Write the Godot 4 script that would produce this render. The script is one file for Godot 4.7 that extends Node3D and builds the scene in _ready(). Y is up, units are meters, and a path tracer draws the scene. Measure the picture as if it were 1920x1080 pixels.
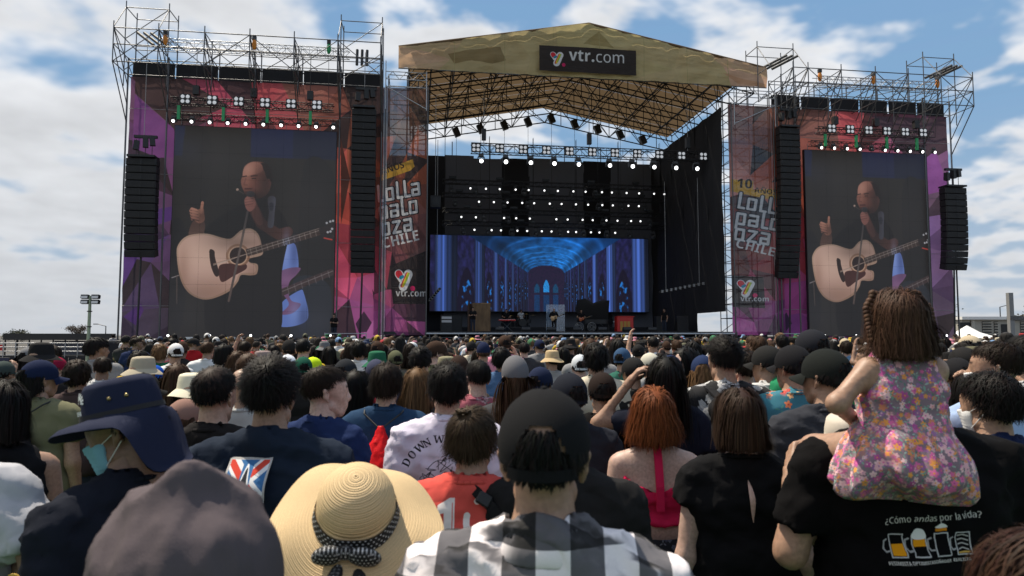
extends Node3D
# Festival stage seen from inside the crowd. Metres, y up. The camera looks along -z.
# Stage frame: local x runs along the stage front, local z towards the audience.

var SX := Transform3D(Basis(Vector3.UP, deg_to_rad(8.05)), Vector3(0, 0, -45))
var base := {}          # node -> base point (in the frame its parts are given in)
var used := {}          # names taken
var mats := {}
var CYL: ArrayMesh
var BOX: ArrayMesh
var rng := RandomNumberGenerator.new()
var M := {}
const CAM_Y := 1.82
var t0 := 0

func stage_mark(s: String) -> void:
	print("%6d ms  %s" % [Time.get_ticks_msec() - t0, s])

func _ready() -> void:
	t0 = Time.get_ticks_msec()
	rng.seed = 20220318
	# ---- camera
	var cam := Camera3D.new()
	cam.name = "camera"
	add_child(cam)
	cam.position = Vector3(0, CAM_Y, 0)
	cam.rotation.x = atan(88.0 / 1280.0)
	cam.fov = rad_to_deg(2.0 * atan(540.0 / 1280.0))
	cam.near = 0.05
	cam.far = 3000.0
	var lens := CameraAttributesPhysical.new()
	lens.frustum_focal_length = 28.444
	lens.frustum_focus_distance = 14.0
	lens.exposure_aperture = 7.0
	cam.attributes = lens
	cam.current = true
	# ---- sky, exposure
	var env := Environment.new()
	env.background_mode = Environment.BG_SKY
	env.tonemap_mode = Environment.TONE_MAPPER_LINEAR
	env.tonemap_exposure = 1.25
	env.sdfgi_enabled = true
	env.ssao_enabled = true
	env.ssil_enabled = true
	var sky := Sky.new()
	var pano := PanoramaSkyMaterial.new()
	pano.panorama = sky_texture()
	pano.energy_multiplier = 1.0
	sky.sky_material = pano
	env.sky = sky
	env.background_energy_multiplier = 1.0
	var we := WorldEnvironment.new()
	we.name = "world_environment"
	we.environment = env
	add_child(we)
	# ---- sun: high, ahead of the camera and to the left
	var sun := DirectionalLight3D.new()
	sun.name = "sun"
	sun.light_energy = 1.6
	sun.light_color = Color(1.0, 0.955, 0.88)
	sun.light_angular_distance = 0.6
	sun.shadow_enabled = true
	add_child(sun)
	sun.look_at_from_position(Vector3.ZERO, Vector3(0.42, -1.0, 0.30), Vector3.UP)
	stage_mark("sky")
	# ---- setting and stage
	CYL = unit_cylinder(8)
	BOX = unit_box()
	make_materials()
	build_ground()
	build_stage()
	stage_mark("stage")
	crowd_materials()
	build_surroundings()
	stage_mark("surroundings")
	build_crowd()
	stage_mark("crowd")

# ------------------------------------------------------------------ sky
var n_cloud := FastNoiseLite.new()
var n_warp := FastNoiseLite.new()
var n_fine := FastNoiseLite.new()
const SKW := 3072
const SKH := 1536
var sky_rows := []

func sky_texture() -> Texture2D:
	n_cloud.seed = 11
	n_cloud.noise_type = FastNoiseLite.TYPE_SIMPLEX_SMOOTH
	n_cloud.fractal_type = FastNoiseLite.FRACTAL_FBM
	n_cloud.fractal_octaves = 5
	n_cloud.fractal_gain = 0.52
	n_cloud.frequency = 1.0
	n_warp.seed = 5
	n_warp.noise_type = FastNoiseLite.TYPE_SIMPLEX_SMOOTH
	n_warp.fractal_octaves = 2
	n_warp.frequency = 0.6
	n_fine.seed = 23
	n_fine.noise_type = FastNoiseLite.TYPE_SIMPLEX_SMOOTH
	n_fine.fractal_type = FastNoiseLite.FRACTAL_FBM
	n_fine.fractal_octaves = 4
	n_fine.frequency = 1.0
	var blocks := 32
	n_cloud.fractal_octaves = 5
	sky_rows.resize(blocks)
	var id := WorkerThreadPool.add_group_task(sky_block, blocks)
	WorkerThreadPool.wait_for_group_task_completion(id)
	var all := PackedByteArray()
	for b in sky_rows:
		all.append_array(b)
	var low := PackedByteArray()          # below the horizon: the haze goes on
	low.resize(SKW * 3)
	for i in SKW:
		low[i * 3] = 150
		low[i * 3 + 1] = 150
		low[i * 3 + 2] = 150
	var rest := SKH / 2
	while rest > 0:
		all.append_array(low)
		rest -= 1
	return ImageTexture.create_from_image(Image.create_from_data(SKW, SKH, false, Image.FORMAT_RGB8, all))

func gauss(d2: float) -> float:
	return exp(-d2)

func sky_block(b: int) -> void:
	var rows := SKH / 2 / 32
	var out := PackedByteArray()
	out.resize(rows * SKW * 3)
	var k := 0
	for r in rows:
		var el := PI / 2.0 - (b * rows + r + 0.5) / SKH * PI
		var y := sin(el)
		var c := cos(el)
		var near := el < 0.50
		if not near and r % 8 != 0 and r > 0:
			var last := out.slice(k - SKW * 3, k)
			for q in SKW * 3:
				out[k + q] = last[q]
			k += SKW * 3
			continue
		var R := 0
		var G := 0
		var B := 0
		for i in SKW:
			var az := wrapf((i + 0.5) / SKW * TAU, -PI, PI)
			if (near and absf(az) < 0.70) or i % 8 == 0 or i == 0:          #         # 0 is -z, positive to the right
				var sx := sin(az) * c
				var sz := -cos(az) * c
				var q := 1.0 / (y + 0.16)
				var p := Vector2(sx, sz) * q
				var wv := n_warp.get_noise_2d(p.x, p.y)
				var f := n_fine.get_noise_2d(p.x * 4.6 + wv, p.y * 4.6)
				var azd := az * 57.2958
				# cover: thick towards the west (left), broken towards the right
				var west := clampf((-azd - 9.0) / 14.0, 0.0, 1.0)
				west *= 1.0 if azd > -120.0 else clampf((180.0 + azd) / 60.0, 0.0, 1.0)
				var eld := el * 57.2958
				var n := lerpf(n_cloud.get_noise_2d(p.x * 2.5 + wv * 0.3 + 1.3, p.y * 2.5 - wv * 0.3), n_cloud.get_noise_2d(p.x * 1.15 + wv * 0.25 + 3.7, p.y * 1.15 - wv * 0.2), west)
				var bias := 0.02 + 0.60 * west
				bias += 0.42 * gauss(pow((azd + 6.0) / 5.5, 2.0) + pow((eld - 22.0) / 4.5, 2.0))
				bias -= 0.75 * gauss(pow((azd + 14.5) / 2.6, 2.0) + pow((eld - 25.0) / 2.2, 2.0))
				bias -= 0.45 * gauss(pow((azd - 2.0) / 3.0, 2.0) + pow((eld - 24.5) / 3.0, 2.0))
				bias -= 0.42 * gauss(pow((azd - 12.0) / 4.0, 2.0) + pow((eld - 23.0) / 4.0, 2.0))
				bias += 0.30 * gauss(pow((azd - 20.0) / 6.0, 2.0) + pow((eld - 22.0) / 3.0, 2.0))
				bias += 0.25 * gauss(pow((azd - 34.0) / 5.0, 2.0) + pow((eld - 13.0) / 3.0, 2.0))
				bias -= 0.30 * gauss(pow((azd - 34.0) / 5.0, 2.0) + pow((eld - 18.5) / 2.5, 2.0))
				bias += 0.38 * clampf((9.0 - eld) / 9.0, 0.0, 1.0)
				var d := smoothstep(-0.20, 0.50, n * 1.25 + f * 0.34 + bias)
				var thick := smoothstep(0.15, 0.85, n + f * 0.3 + bias)
				var soft := 0.5 + 0.5 * n_cloud.get_noise_2d(p.x * 2.3 + 9.0, p.y * 2.3 + 4.0 + wv * 0.4)
				var lum := lerpf(0.70, 0.56, thick * 0.75) + (soft - 0.5) * 0.20 + f * 0.06
				# blue air, paler low down
				var h := clampf(1.0 - el / 0.75, 0.0, 1.0)
				var hz := pow(clampf(1.0 - el / 0.30, 0.0, 1.0), 1.6)
				var air := Vector3(0.14, 0.275, 0.49).lerp(Vector3(0.225, 0.365, 0.52), h)
				air = air.lerp(Vector3(0.43, 0.475, 0.53), hz)
				var cl := Vector3(lum * 0.985, lum, lum * 1.03)
				cl = cl.lerp(Vector3(0.45, 0.475, 0.51), hz * 0.82)
				var col := air.lerp(cl, d * 0.97)
				R = int(255.0 * tosrgb(col.x))
				G = int(255.0 * tosrgb(col.y))
				B = int(255.0 * tosrgb(col.z))
			out[k] = R
			out[k + 1] = G
			out[k + 2] = B
			k += 3
	sky_rows[b] = out

func tosrgb(v: float) -> float:
	v = clampf(v, 0.0, 1.0)
	return v * 12.92 if v <= 0.0031308 else 1.055 * pow(v, 1.0 / 2.4) - 0.055

# ------------------------------------------------------------------ nodes
func numbered(called: String) -> String:
	if not used.has(called):
		used[called] = 0
		return called
	used[called] += 1
	return "%s_%03d" % [called, used[called]]

func meta(o: Node, label: String, category: String, group := "") -> void:
	o.set_meta("label", label)
	o.set_meta("category", category)
	if group != "":
		o.set_meta("group", group)

# a thing in the world frame
func thing(called: String, label: String, category: String, at: Vector3, turn := 0.0, group := "") -> Node3D:
	var o := Node3D.new()
	o.name = numbered(called)
	add_child(o)
	o.position = at
	o.rotation.y = turn
	meta(o, label, category, group)
	return o

# a thing in the stage frame; its parts are given in stage coordinates
func sthing(called: String, label: String, category: String, at: Vector3, group := "") -> Node3D:
	var o := thing(called, label, category, Vector3.ZERO, 0.0, group)
	o.transform = SX * Transform3D(Basis(), at)
	base[o] = at
	return o

func part(parent: Node, called: String, mesh: Mesh, m: Material, xf := Transform3D()) -> MeshInstance3D:
	var o := MeshInstance3D.new()
	o.name = called
	o.mesh = mesh
	o.material_override = m
	parent.add_child(o, true)
	xf.origin -= base.get(parent, Vector3.ZERO)
	o.transform = xf
	return o

func tube(parent: Node, called: String, a: Vector3, b: Vector3, r: float, m: Material) -> MeshInstance3D:
	return part(parent, called, CYL, m, along(a, b, r))

func along(a: Vector3, b: Vector3, r: float) -> Transform3D:
	var d := b - a
	var l := d.length()
	var y := d / l
	var x := y.cross(Vector3.FORWARD if absf(y.z) < 0.9 else Vector3.RIGHT).normalized()
	var z := x.cross(y)
	return Transform3D(Basis(x * r, y * l, z * r), (a + b) * 0.5)

func block(parent: Node, called: String, at: Vector3, size: Vector3, m: Material, turn := Vector3.ZERO) -> MeshInstance3D:
	return part(parent, called, BOX, m, Transform3D(Basis.from_euler(turn) * Basis.from_scale(size), at))

func structure(called: String, mesh: Mesh, m: Material, at := Vector3.ZERO) -> MeshInstance3D:
	var o := part(self, numbered(called), mesh, m)
	o.position = at
	o.set_meta("kind", "structure")
	return o

# ------------------------------------------------------------------ meshes
class MB:
	var v := PackedVector3Array()
	var n := PackedVector3Array()
	var u := PackedVector2Array()
	var c := PackedColorArray()
	var i := PackedInt32Array()
	var col := Color.WHITE

	func vert(p: Vector3, nn: Vector3, uv := Vector2.ZERO) -> int:
		v.append(p)
		n.append(nn)
		u.append(uv)
		c.append(col)
		return v.size() - 1

	func quad(a: Vector3, b: Vector3, cc: Vector3, d: Vector3, ua := Vector2(0, 1), ub := Vector2(1, 1), uc := Vector2(1, 0), ud := Vector2(0, 0)) -> void:
		var nn := (b - a).cross(d - a).normalized()
		var k := vert(a, nn, ua)
		vert(b, nn, ub)
		vert(cc, nn, uc)
		vert(d, nn, ud)
		i.append_array(PackedInt32Array([k, k + 2, k + 1, k, k + 3, k + 2]))

	func box(xf: Transform3D, s: Vector3) -> void:
		var h := s * 0.5
		for ax in 3:
			for sg in [-1.0, 1.0]:
				var nn := Vector3.ZERO
				nn[ax] = sg
				var e1 := Vector3.ZERO
				var e2 := Vector3.ZERO
				e1[(ax + 1) % 3] = sg
				e2[(ax + 2) % 3] = 1.0
				var q := []
				for w in [[-1, -1], [1, -1], [1, 1], [-1, 1]]:
					q.append(xf * ((nn + e1 * w[0] + e2 * w[1]) * h))
				quad(q[0], q[1], q[2], q[3])

	func tube(a: Vector3, b: Vector3, ra: float, rb := -1.0, sides := 6, caps := true) -> void:
		if rb < 0.0:
			rb = ra
		var y := (b - a).normalized()
		var x := y.cross(Vector3.FORWARD if absf(y.z) < 0.9 else Vector3.RIGHT).normalized()
		var z := x.cross(y)
		var k := v.size()
		for s in sides + 1:
			var t := TAU * s / sides
			var d := x * cos(t) + z * sin(t)
			vert(a + d * ra, d, Vector2(float(s) / sides, 0))
			vert(b + d * rb, d, Vector2(float(s) / sides, 1))
		for s in sides:
			var q := k + s * 2
			i.append_array(PackedInt32Array([q, q + 2, q + 1, q + 2, q + 3, q + 1]))
		if caps:
			for e in 2:
				var o := a if e == 0 else b
				var rr := ra if e == 0 else rb
				var nn := -y if e == 0 else y
				var k2 := vert(o, nn)
				for s in sides:
					var t := TAU * s / sides
					vert(o + (x * cos(t) + z * sin(t)) * rr, nn)
				for s in sides:
					if e == 0:
						i.append_array(PackedInt32Array([k2, k2 + 1 + (s + 1) % sides, k2 + 1 + s]))
					else:
						i.append_array(PackedInt32Array([k2, k2 + 1 + s, k2 + 1 + (s + 1) % sides]))

	# rings: Array of PackedVector3Array of equal size; closed round; smooth normals
	func loft(rings: Array, closed := true, uvs := Vector2(1, 1)) -> void:
		var k := v.size()
		var m: int = rings[0].size()
		var rn := rings.size()
		for r in rn:
			for s in m:
				vert(rings[r][s], Vector3.ZERO, Vector2(float(s) / (m if closed else m - 1), float(r) / maxi(rn - 1, 1)) * uvs)
		var lim := m if closed else m - 1
		for r in rn - 1:
			for s in lim:
				var s2 := (s + 1) % m
				var a := k + r * m + s
				var b := k + r * m + s2
				var c1 := k + (r + 1) * m + s
				var d := k + (r + 1) * m + s2
				i.append_array(PackedInt32Array([a, b, c1, b, d, c1]))
				var nn := (v[b] - v[a]).cross(v[c1] - v[a]) + (v[c1] - v[d]).cross(v[b] - v[d])
				n[a] += nn
				n[b] += nn
				n[c1] += nn
				n[d] += nn
		for q in range(k, v.size()):
			n[q] = -n[q].normalized()

	func ball(o: Vector3, r: Vector3, seg := 8, rings := 6, bs := Basis()) -> void:
		var k := v.size()
		for a in rings + 1:
			var th := PI * a / rings
			for s in seg + 1:
				var t := TAU * s / seg
				var d := Vector3(sin(th) * cos(t), cos(th), sin(th) * sin(t))
				vert(o + bs * (d * r), (bs * (d / r)).normalized(), Vector2(float(s) / seg, float(a) / rings))
		for a in rings:
			for s in seg:
				var q := k + a * (seg + 1) + s
				i.append_array(PackedInt32Array([q, q + seg + 1, q + 1, q + 1, q + seg + 1, q + seg + 2]))

	func join(o: MB, xf := Transform3D()) -> void:
		var k := v.size()
		for q in o.v.size():
			v.append(xf * o.v[q])
			n.append((xf.basis * o.n[q]).normalized())
		u.append_array(o.u)
		c.append_array(o.c)
		for q in o.i:
			i.append(q + k)

	func mesh() -> ArrayMesh:
		var a := []
		a.resize(Mesh.ARRAY_MAX)
		a[Mesh.ARRAY_VERTEX] = v
		a[Mesh.ARRAY_NORMAL] = n
		a[Mesh.ARRAY_TEX_UV] = u
		a[Mesh.ARRAY_COLOR] = c
		a[Mesh.ARRAY_INDEX] = i
		var am := ArrayMesh.new()
		am.add_surface_from_arrays(Mesh.PRIMITIVE_TRIANGLES, a)
		return am

func unit_cylinder(sides: int) -> ArrayMesh:
	var b := MB.new()
	b.tube(Vector3(0, -0.5, 0), Vector3(0, 0.5, 0), 1.0, 1.0, sides)
	return b.mesh()

func unit_box() -> ArrayMesh:
	var b := MB.new()
	b.box(Transform3D(), Vector3.ONE)
	return b.mesh()

# box with bevelled edges (a little chamfer that catches light)
func bevel_box(s: Vector3, e: float) -> ArrayMesh:
	var st := SurfaceTool.new()
	st.begin(Mesh.PRIMITIVE_TRIANGLES)
	st.set_smooth_group(-1)
	var pts := []
	for x in [-1, 1]:
		for y in [-1, 1]:
			for z in [-1, 1]:
				var h := s * 0.5 * Vector3(x, y, z)
				for ax in 3:
					var p := h - Vector3(x, y, z) * e
					p[ax] = h[ax]
					pts.append(p)
	var id := func(x, y, z, ax): return ((((x + 1) / 2) * 2 + (y + 1) / 2) * 2 + (z + 1) / 2) * 3 + ax
	var face := func(q: Array):
		var o := Vector3.ZERO
		for k in q:
			o += pts[k]
		var nn: Vector3 = (pts[q[1]] - pts[q[0]]).cross(pts[q[2]] - pts[q[0]])
		if nn.dot(o) > 0:
			q.reverse()
		for k in range(1, q.size() - 1):
			for w in [q[0], q[k], q[k + 1]]:
				st.add_vertex(pts[w])
	for ax in 3:
		var b := (ax + 1) % 3
		var c := (ax + 2) % 3
		for sg in [-1, 1]:
			var q := []
			for w in [[-1, -1], [1, -1], [1, 1], [-1, 1]]:
				var k := [0, 0, 0]
				k[ax] = sg
				k[b] = w[0]
				k[c] = w[1]
				q.append(id.call(k[0], k[1], k[2], ax))
			face.call(q)
		for s1 in [-1, 1]:
			for s2 in [-1, 1]:
				var k0 := [0, 0, 0]
				var k1 := [0, 0, 0]
				k0[ax] = -1
				k1[ax] = 1
				k0[b] = s1
				k1[b] = s1
				k0[c] = s2
				k1[c] = s2
				face.call([id.call(k0[0], k0[1], k0[2], b), id.call(k1[0], k1[1], k1[2], b), id.call(k1[0], k1[1], k1[2], c), id.call(k0[0], k0[1], k0[2], c)])
	for x in [-1, 1]:
		for y in [-1, 1]:
			for z in [-1, 1]:
				face.call([id.call(x, y, z, 0), id.call(x, y, z, 1), id.call(x, y, z, 2)])
	st.generate_normals()
	return st.commit()

# a sheet in the xy plane with ripples, uv over the whole; thick adds a back
func cloth_sheet(x0: float, y0: float, x1: float, y1: float, nx: int, ny: int, amp: float, seed_: int, top = null) -> ArrayMesh:
	var nz := FastNoiseLite.new()
	nz.seed = seed_
	nz.frequency = 0.22
	nz.fractal_octaves = 3
	var b := MB.new()
	var rings := []
	for j in ny + 1:
		var row := PackedVector3Array()
		for q in nx + 1:
			var x := lerpf(x0, x1, float(q) / nx)
			var ty := y1 if top == null else float(top.call(x))
			var y := lerpf(ty, y0, float(j) / ny)
			row.append(Vector3(x, y, amp * (nz.get_noise_2d(x * 2.2, y) + 0.5 * nz.get_noise_2d(x * 0.9 + y * 1.3, y * 3.1 - x))))
		rings.append(row)
	b.loft(rings, false)
	return b.mesh()

# ------------------------------------------------------------------ materials
func lin(c: Color) -> Color:
	return c.linear_to_srgb()

func pm(key: String, c: Color, rough := 0.8, metal := 0.0) -> StandardMaterial3D:
	if mats.has(key):
		return mats[key]
	var m := StandardMaterial3D.new()
	m.resource_name = key
	m.albedo_color = lin(c)
	m.roughness = rough
	m.metallic = metal
	mats[key] = m
	return m

func noise_tex(freq: float, seed_: int, normal := false, strength := 4.0, size := 256, lo := 0.0, hi := 1.0) -> NoiseTexture2D:
	var t := NoiseTexture2D.new()
	var f := FastNoiseLite.new()
	f.seed = seed_
	f.frequency = freq
	f.fractal_octaves = 4
	t.noise = f
	t.width = size
	t.height = size
	t.seamless = true
	t.as_normal_map = normal
	t.bump_strength = strength
	if not normal:
		var g := Gradient.new()
		g.set_color(0, Color(lo, lo, lo))
		g.set_color(1, Color(hi, hi, hi))
		t.color_ramp = g
	return t

func make_materials() -> void:
	M.steel = pm("galvanised tube", Color(0.20, 0.20, 0.205), 0.45, 0.75)
	M.steel.albedo_texture = noise_tex(0.03, 3, false, 1.0, 128, 0.55, 1.0)
	M.steel.uv1_triplanar = true
	M.steel_dark = pm("dark truss steel", Color(0.035, 0.036, 0.038), 0.5, 0.6)
	M.alu = pm("aluminium", Color(0.42, 0.43, 0.44), 0.4, 0.8)
	M.black = pm("black paint", Color(0.014, 0.014, 0.015), 0.55)
	M.black_cloth = pm("black drape", Color(0.016, 0.016, 0.019), 0.95)
	M.grey_cloth = pm("charcoal scrim", Color(0.115, 0.12, 0.14), 0.95)
	M.fixture = pm("lamp housing", Color(0.045, 0.045, 0.048), 0.5)
	M.lamp_off = pm("unlit lens", Color(0.06, 0.065, 0.075), 0.15)
	M.orange = pm("orange hoist", Color(0.75, 0.25, 0.02), 0.5)
	M.green = pm("green fixture", Color(0.02, 0.30, 0.10), 0.5)
	M.white = pm("white paint", Color(0.72, 0.72, 0.70), 0.6)
	M.wire = pm("steel wire", Color(0.30, 0.30, 0.30), 0.5, 0.5)
	M.wood = pm("brown board", Color(0.22, 0.13, 0.06), 0.7)
	M.wood.albedo_texture = noise_tex(0.02, 9, false, 1.0, 256, 0.7, 1.0)
	M.wood.uv1_triplanar = true
	M.wood.uv1_scale = Vector3(0.6, 0.15, 0.6)
	M.red = pm("red lacquer", Color(0.50, 0.018, 0.014), 0.35)
	M.ochre = pm("ochre panel", Color(0.42, 0.23, 0.04), 0.6)
	for e in [["lamp_white", Color(1.0, 1.0, 1.0), 3.2], ["lamp_rear", Color(1.0, 1.0, 1.0), 1.5], ["lamp_dim", Color(0.95, 0.97, 1.0), 0.35]]:
		var m := StandardMaterial3D.new()
		m.resource_name = e[0]
		m.albedo_color = Color(0.5, 0.5, 0.5)
		m.roughness = 0.2
		m.emission_enabled = true
		m.emission = e[1]
		m.emission_energy_multiplier = e[2]
		M[e[0]] = m

# ------------------------------------------------------------------ flat prints (banners, screens, shirts)
class Pic:
	var im: Image
	var w: int
	var h: int
	var xf := Transform2D()

	func _init(ww: int, hh: int, c: Color) -> void:
		w = ww
		h = hh
		im = Image.create(w, h, false, Image.FORMAT_RGBA8)
		im.fill(c)

	func poly(pts: PackedVector2Array, c: Color) -> void:
		var q := xf * pts
		var lo := 1e9
		var hi := -1e9
		for p in q:
			lo = minf(lo, p.y)
			hi = maxf(hi, p.y)
		var m := q.size()
		for y in range(maxi(0, int(floor(lo))), mini(h - 1, int(ceil(hi))) + 1):
			var yc := y + 0.5
			var xs := PackedFloat32Array()
			for k in m:
				var a := q[k]
				var b := q[(k + 1) % m]
				if (a.y <= yc) != (b.y <= yc):
					xs.append(a.x + (b.x - a.x) * (yc - a.y) / (b.y - a.y))
			xs.sort()
			for k in range(0, xs.size() - 1, 2):
				var x0 := maxi(0, int(round(xs[k])))
				var x1 := mini(w, int(round(xs[k + 1])))
				if x1 > x0:
					if c.a > 0.99:
						im.fill_rect(Rect2i(x0, y, x1 - x0, 1), c)
					else:
						for x in range(x0, x1):
							im.set_pixel(x, y, im.get_pixel(x, y).blend(c))

	# smooth closed curve through the points
	func blob(pts: PackedVector2Array, c: Color, sub := 6) -> void:
		poly(smooth(pts, true, sub), c)

	func smooth(p: PackedVector2Array, closed: bool, sub := 6) -> PackedVector2Array:
		var o := PackedVector2Array()
		var m := p.size()
		for k in (m if closed else m - 1):
			var a := p[(k - 1 + m) % m] if closed or k > 0 else p[k]
			var b := p[k]
			var cc := p[(k + 1) % m]
			var d := p[(k + 2) % m] if closed or k + 2 < m else cc
			for s in sub:
				o.append(b.cubic_interpolate(cc, a, d, float(s) / sub))
		if not closed:
			o.append(p[m - 1])
		return o

	func disc(o: Vector2, rx: float, ry: float, c: Color, rot := 0.0) -> void:
		var p := PackedVector2Array()
		for k in 28:
			p.append(o + Vector2(rx * cos(TAU * k / 28), ry * sin(TAU * k / 28)).rotated(rot))
		poly(p, c)

	func line(p: PackedVector2Array, wd: float, c: Color, round_ := true) -> void:
		for k in p.size() - 1:
			var d := (p[k + 1] - p[k])
			if d.length() < 1e-6:
				continue
			var s := d.normalized().orthogonal() * wd * 0.5
			poly(PackedVector2Array([p[k] + s, p[k + 1] + s, p[k + 1] - s, p[k] - s]), c)
		if round_:
			for q in p:
				disc(q, wd * 0.5, wd * 0.5, c)

	# lettering: the triangles of a TextMesh, filled; size is the em height in picture units, at = left end of the base line
	func text(s: String, at: Vector2, size: float, c: Color, bold := false, face := "Droid Sans", turn := 0.0, squeeze := 1.0) -> float:
		var t := TextMesh.new()
		var f := SystemFont.new()
		f.font_names = PackedStringArray([face])
		f.font_weight = 700 if bold else 400
		t.font = f
		t.font_size = 64
		t.pixel_size = 1.0 / 64.0
		t.depth = 0.0
		t.curve_step = 2.0
		t.horizontal_alignment = HORIZONTAL_ALIGNMENT_LEFT
		t.vertical_alignment = VERTICAL_ALIGNMENT_BOTTOM
		t.text = s
		var arr := t.get_mesh_arrays()
		var vs: PackedVector3Array = arr[Mesh.ARRAY_VERTEX]
		var ix: PackedInt32Array = arr[Mesh.ARRAY_INDEX]
		var hi := 0.0
		for k in range(0, ix.size(), 3):
			var tri := PackedVector2Array()
			for e in 3:
				var p := vs[ix[k + e]]
				hi = maxf(hi, p.x)
				tri.append(at + (Vector2(p.x * squeeze, -p.y) * size).rotated(turn))
			poly(tri, c)
		return hi * size * squeeze

	func tex(down := 1) -> ImageTexture:
		if down > 1:
			im.resize(w / down, h / down, Image.INTERPOLATE_LANCZOS)
		return ImageTexture.create_from_image(im)

func pv(a: Array) -> PackedVector2Array:
	var o := PackedVector2Array()
	for k in range(0, a.size(), 2):
		o.append(Vector2(a[k], a[k + 1]))
	return o

func rgb8(r: float, g: float, b: float, a := 255.0) -> Color:
	return Color(r / 255.0, g / 255.0, b / 255.0, a / 255.0)

# faceted colour field of the festival banners. ctrl: [x, y, r, g, b]...; coordinates in picture units
func facets(p: Pic, rect: Rect2, nx: int, ny: int, ctrl: Array, seed_: int, dark := 0.22, vary := 0.19) -> void:
	var g := RandomNumberGenerator.new()
	g.seed = seed_
	var pt := []
	for j in ny + 1:
		for q in nx + 1:
			var o := Vector2(g.randf_range(-0.38, 0.38), g.randf_range(-0.38, 0.38))
			if q == 0 or q == nx:
				o.x = 0
			if j == 0 or j == ny:
				o.y = 0
			pt.append(rect.position + (Vector2(q, j) + o) / Vector2(nx, ny) * rect.size)
	for j in ny:
		for q in nx:
			var a: Vector2 = pt[j * (nx + 1) + q]
			var b: Vector2 = pt[j * (nx + 1) + q + 1]
			var c: Vector2 = pt[(j + 1) * (nx + 1) + q]
			var d: Vector2 = pt[(j + 1) * (nx + 1) + q + 1]
			var tris := [[a, b, c], [b, d, c]] if g.randf() < 0.5 else [[a, b, d], [a, d, c]]
			for t in tris:
				var o: Vector2 = (t[0] + t[1] + t[2]) / 3.0
				var wt := 0.0
				var cr := Vector3.ZERO
				for k in ctrl:
					var wq := 1.0 / (0.5 + pow(o.distance_to(Vector2(k[0], k[1])) / 26.0, 3.0))
					wt += wq
					cr += Vector3(k[2], k[3], k[4]) * wq
				cr /= wt
				cr *= g.randf_range(1.0 - vary, 1.0 + vary)
				var rr := g.randf()
				if rr < dark:
					cr = cr.lerp(Vector3(58, 50, 52), g.randf_range(0.55, 0.95))
				var grey := (cr.x + cr.y + cr.z) / 3.0
				cr = cr.lerp(Vector3(grey, grey, grey), 0.22) * 1.12
				p.poly(PackedVector2Array(t), rgb8(minf(cr.x, 255), minf(cr.y, 255), minf(cr.z, 255)))

# the block-letter festival logo: strokes of square letters; o = top left, s = unit (letter height)
func festival_logo(p: Pic, o: Vector2, s: float, slant: float, rise: float) -> void:
	var L := {
		"l": [[0.12, 0, 0.12, 1, 0.42, 1]],
		"o": [[0.12, 0.3, 0.55, 0.3, 0.55, 1, 0.12, 1, 0.12, 0.3]],
		"a": [[0.1, 0.3, 0.55, 0.3, 0.55, 1, 0.1, 1, 0.1, 0.66, 0.55, 0.66]],
		"p": [[0.12, 1.32, 0.12, 0.3, 0.55, 0.3, 0.55, 1, 0.12, 1]],
		"z": [[0.1, 0.3, 0.55, 0.3, 0.1, 1, 0.58, 1]],
	}
	var rows := [["lolla", 0.0, 0.0], ["palo", 0.0, 1.12], ["oza", 0.06, 2.2]]
	for pass_ in 2:
		for r in rows:
			var x: float = r[1]
			for ch in r[0]:
				for st in L[ch]:
					var q := PackedVector2Array()
					for k in range(0, st.size(), 2):
						var lx: float = x + st[k]
						var ly: float = r[2] + st[k + 1]
						q.append(o + Vector2((lx - ly * slant), ly + lx * rise) * s)
					p.line(q, s * (0.32 if pass_ == 0 else 0.175), rgb8(48, 44, 46) if pass_ == 0 else rgb8(206, 206, 208))
				x += 0.52 if ch == "l" else 0.76

func sponsor_mark(p: Pic, o: Vector2, s: float) -> void:
	# two leaning capsules and a dot
	var cap := func(a: Vector2, b: Vector2, wd: float, c: Color): p.line(PackedVector2Array([o + a * s, o + b * s]), wd * s, c)
	cap.call(Vector2(0.12, 0.2), Vector2(0.30, 0.45), 0.42, rgb8(235, 235, 235))
	cap.call(Vector2(0.62, 0.22), Vector2(0.36, 0.82), 0.46, rgb8(235, 235, 235))
	cap.call(Vector2(0.12, 0.2), Vector2(0.16, 0.26), 0.34, rgb8(222, 52, 66))
	cap.call(Vector2(0.22, 0.40), Vector2(0.32, 0.34), 0.16, rgb8(40, 150, 180))
	cap.call(Vector2(0.56, 0.20), Vector2(0.30, 0.80), 0.16, rgb8(214, 60, 80))
	cap.call(Vector2(0.61, 0.20), Vector2(0.36, 0.78), 0.14, rgb8(240, 205, 60))
	cap.call(Vector2(0.66, 0.18), Vector2(0.44, 0.70), 0.08, rgb8(170, 200, 70))
	p.disc(o + Vector2(0.86, 0.92) * s, 0.13 * s, 0.13 * s, rgb8(224, 50, 110))

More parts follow.
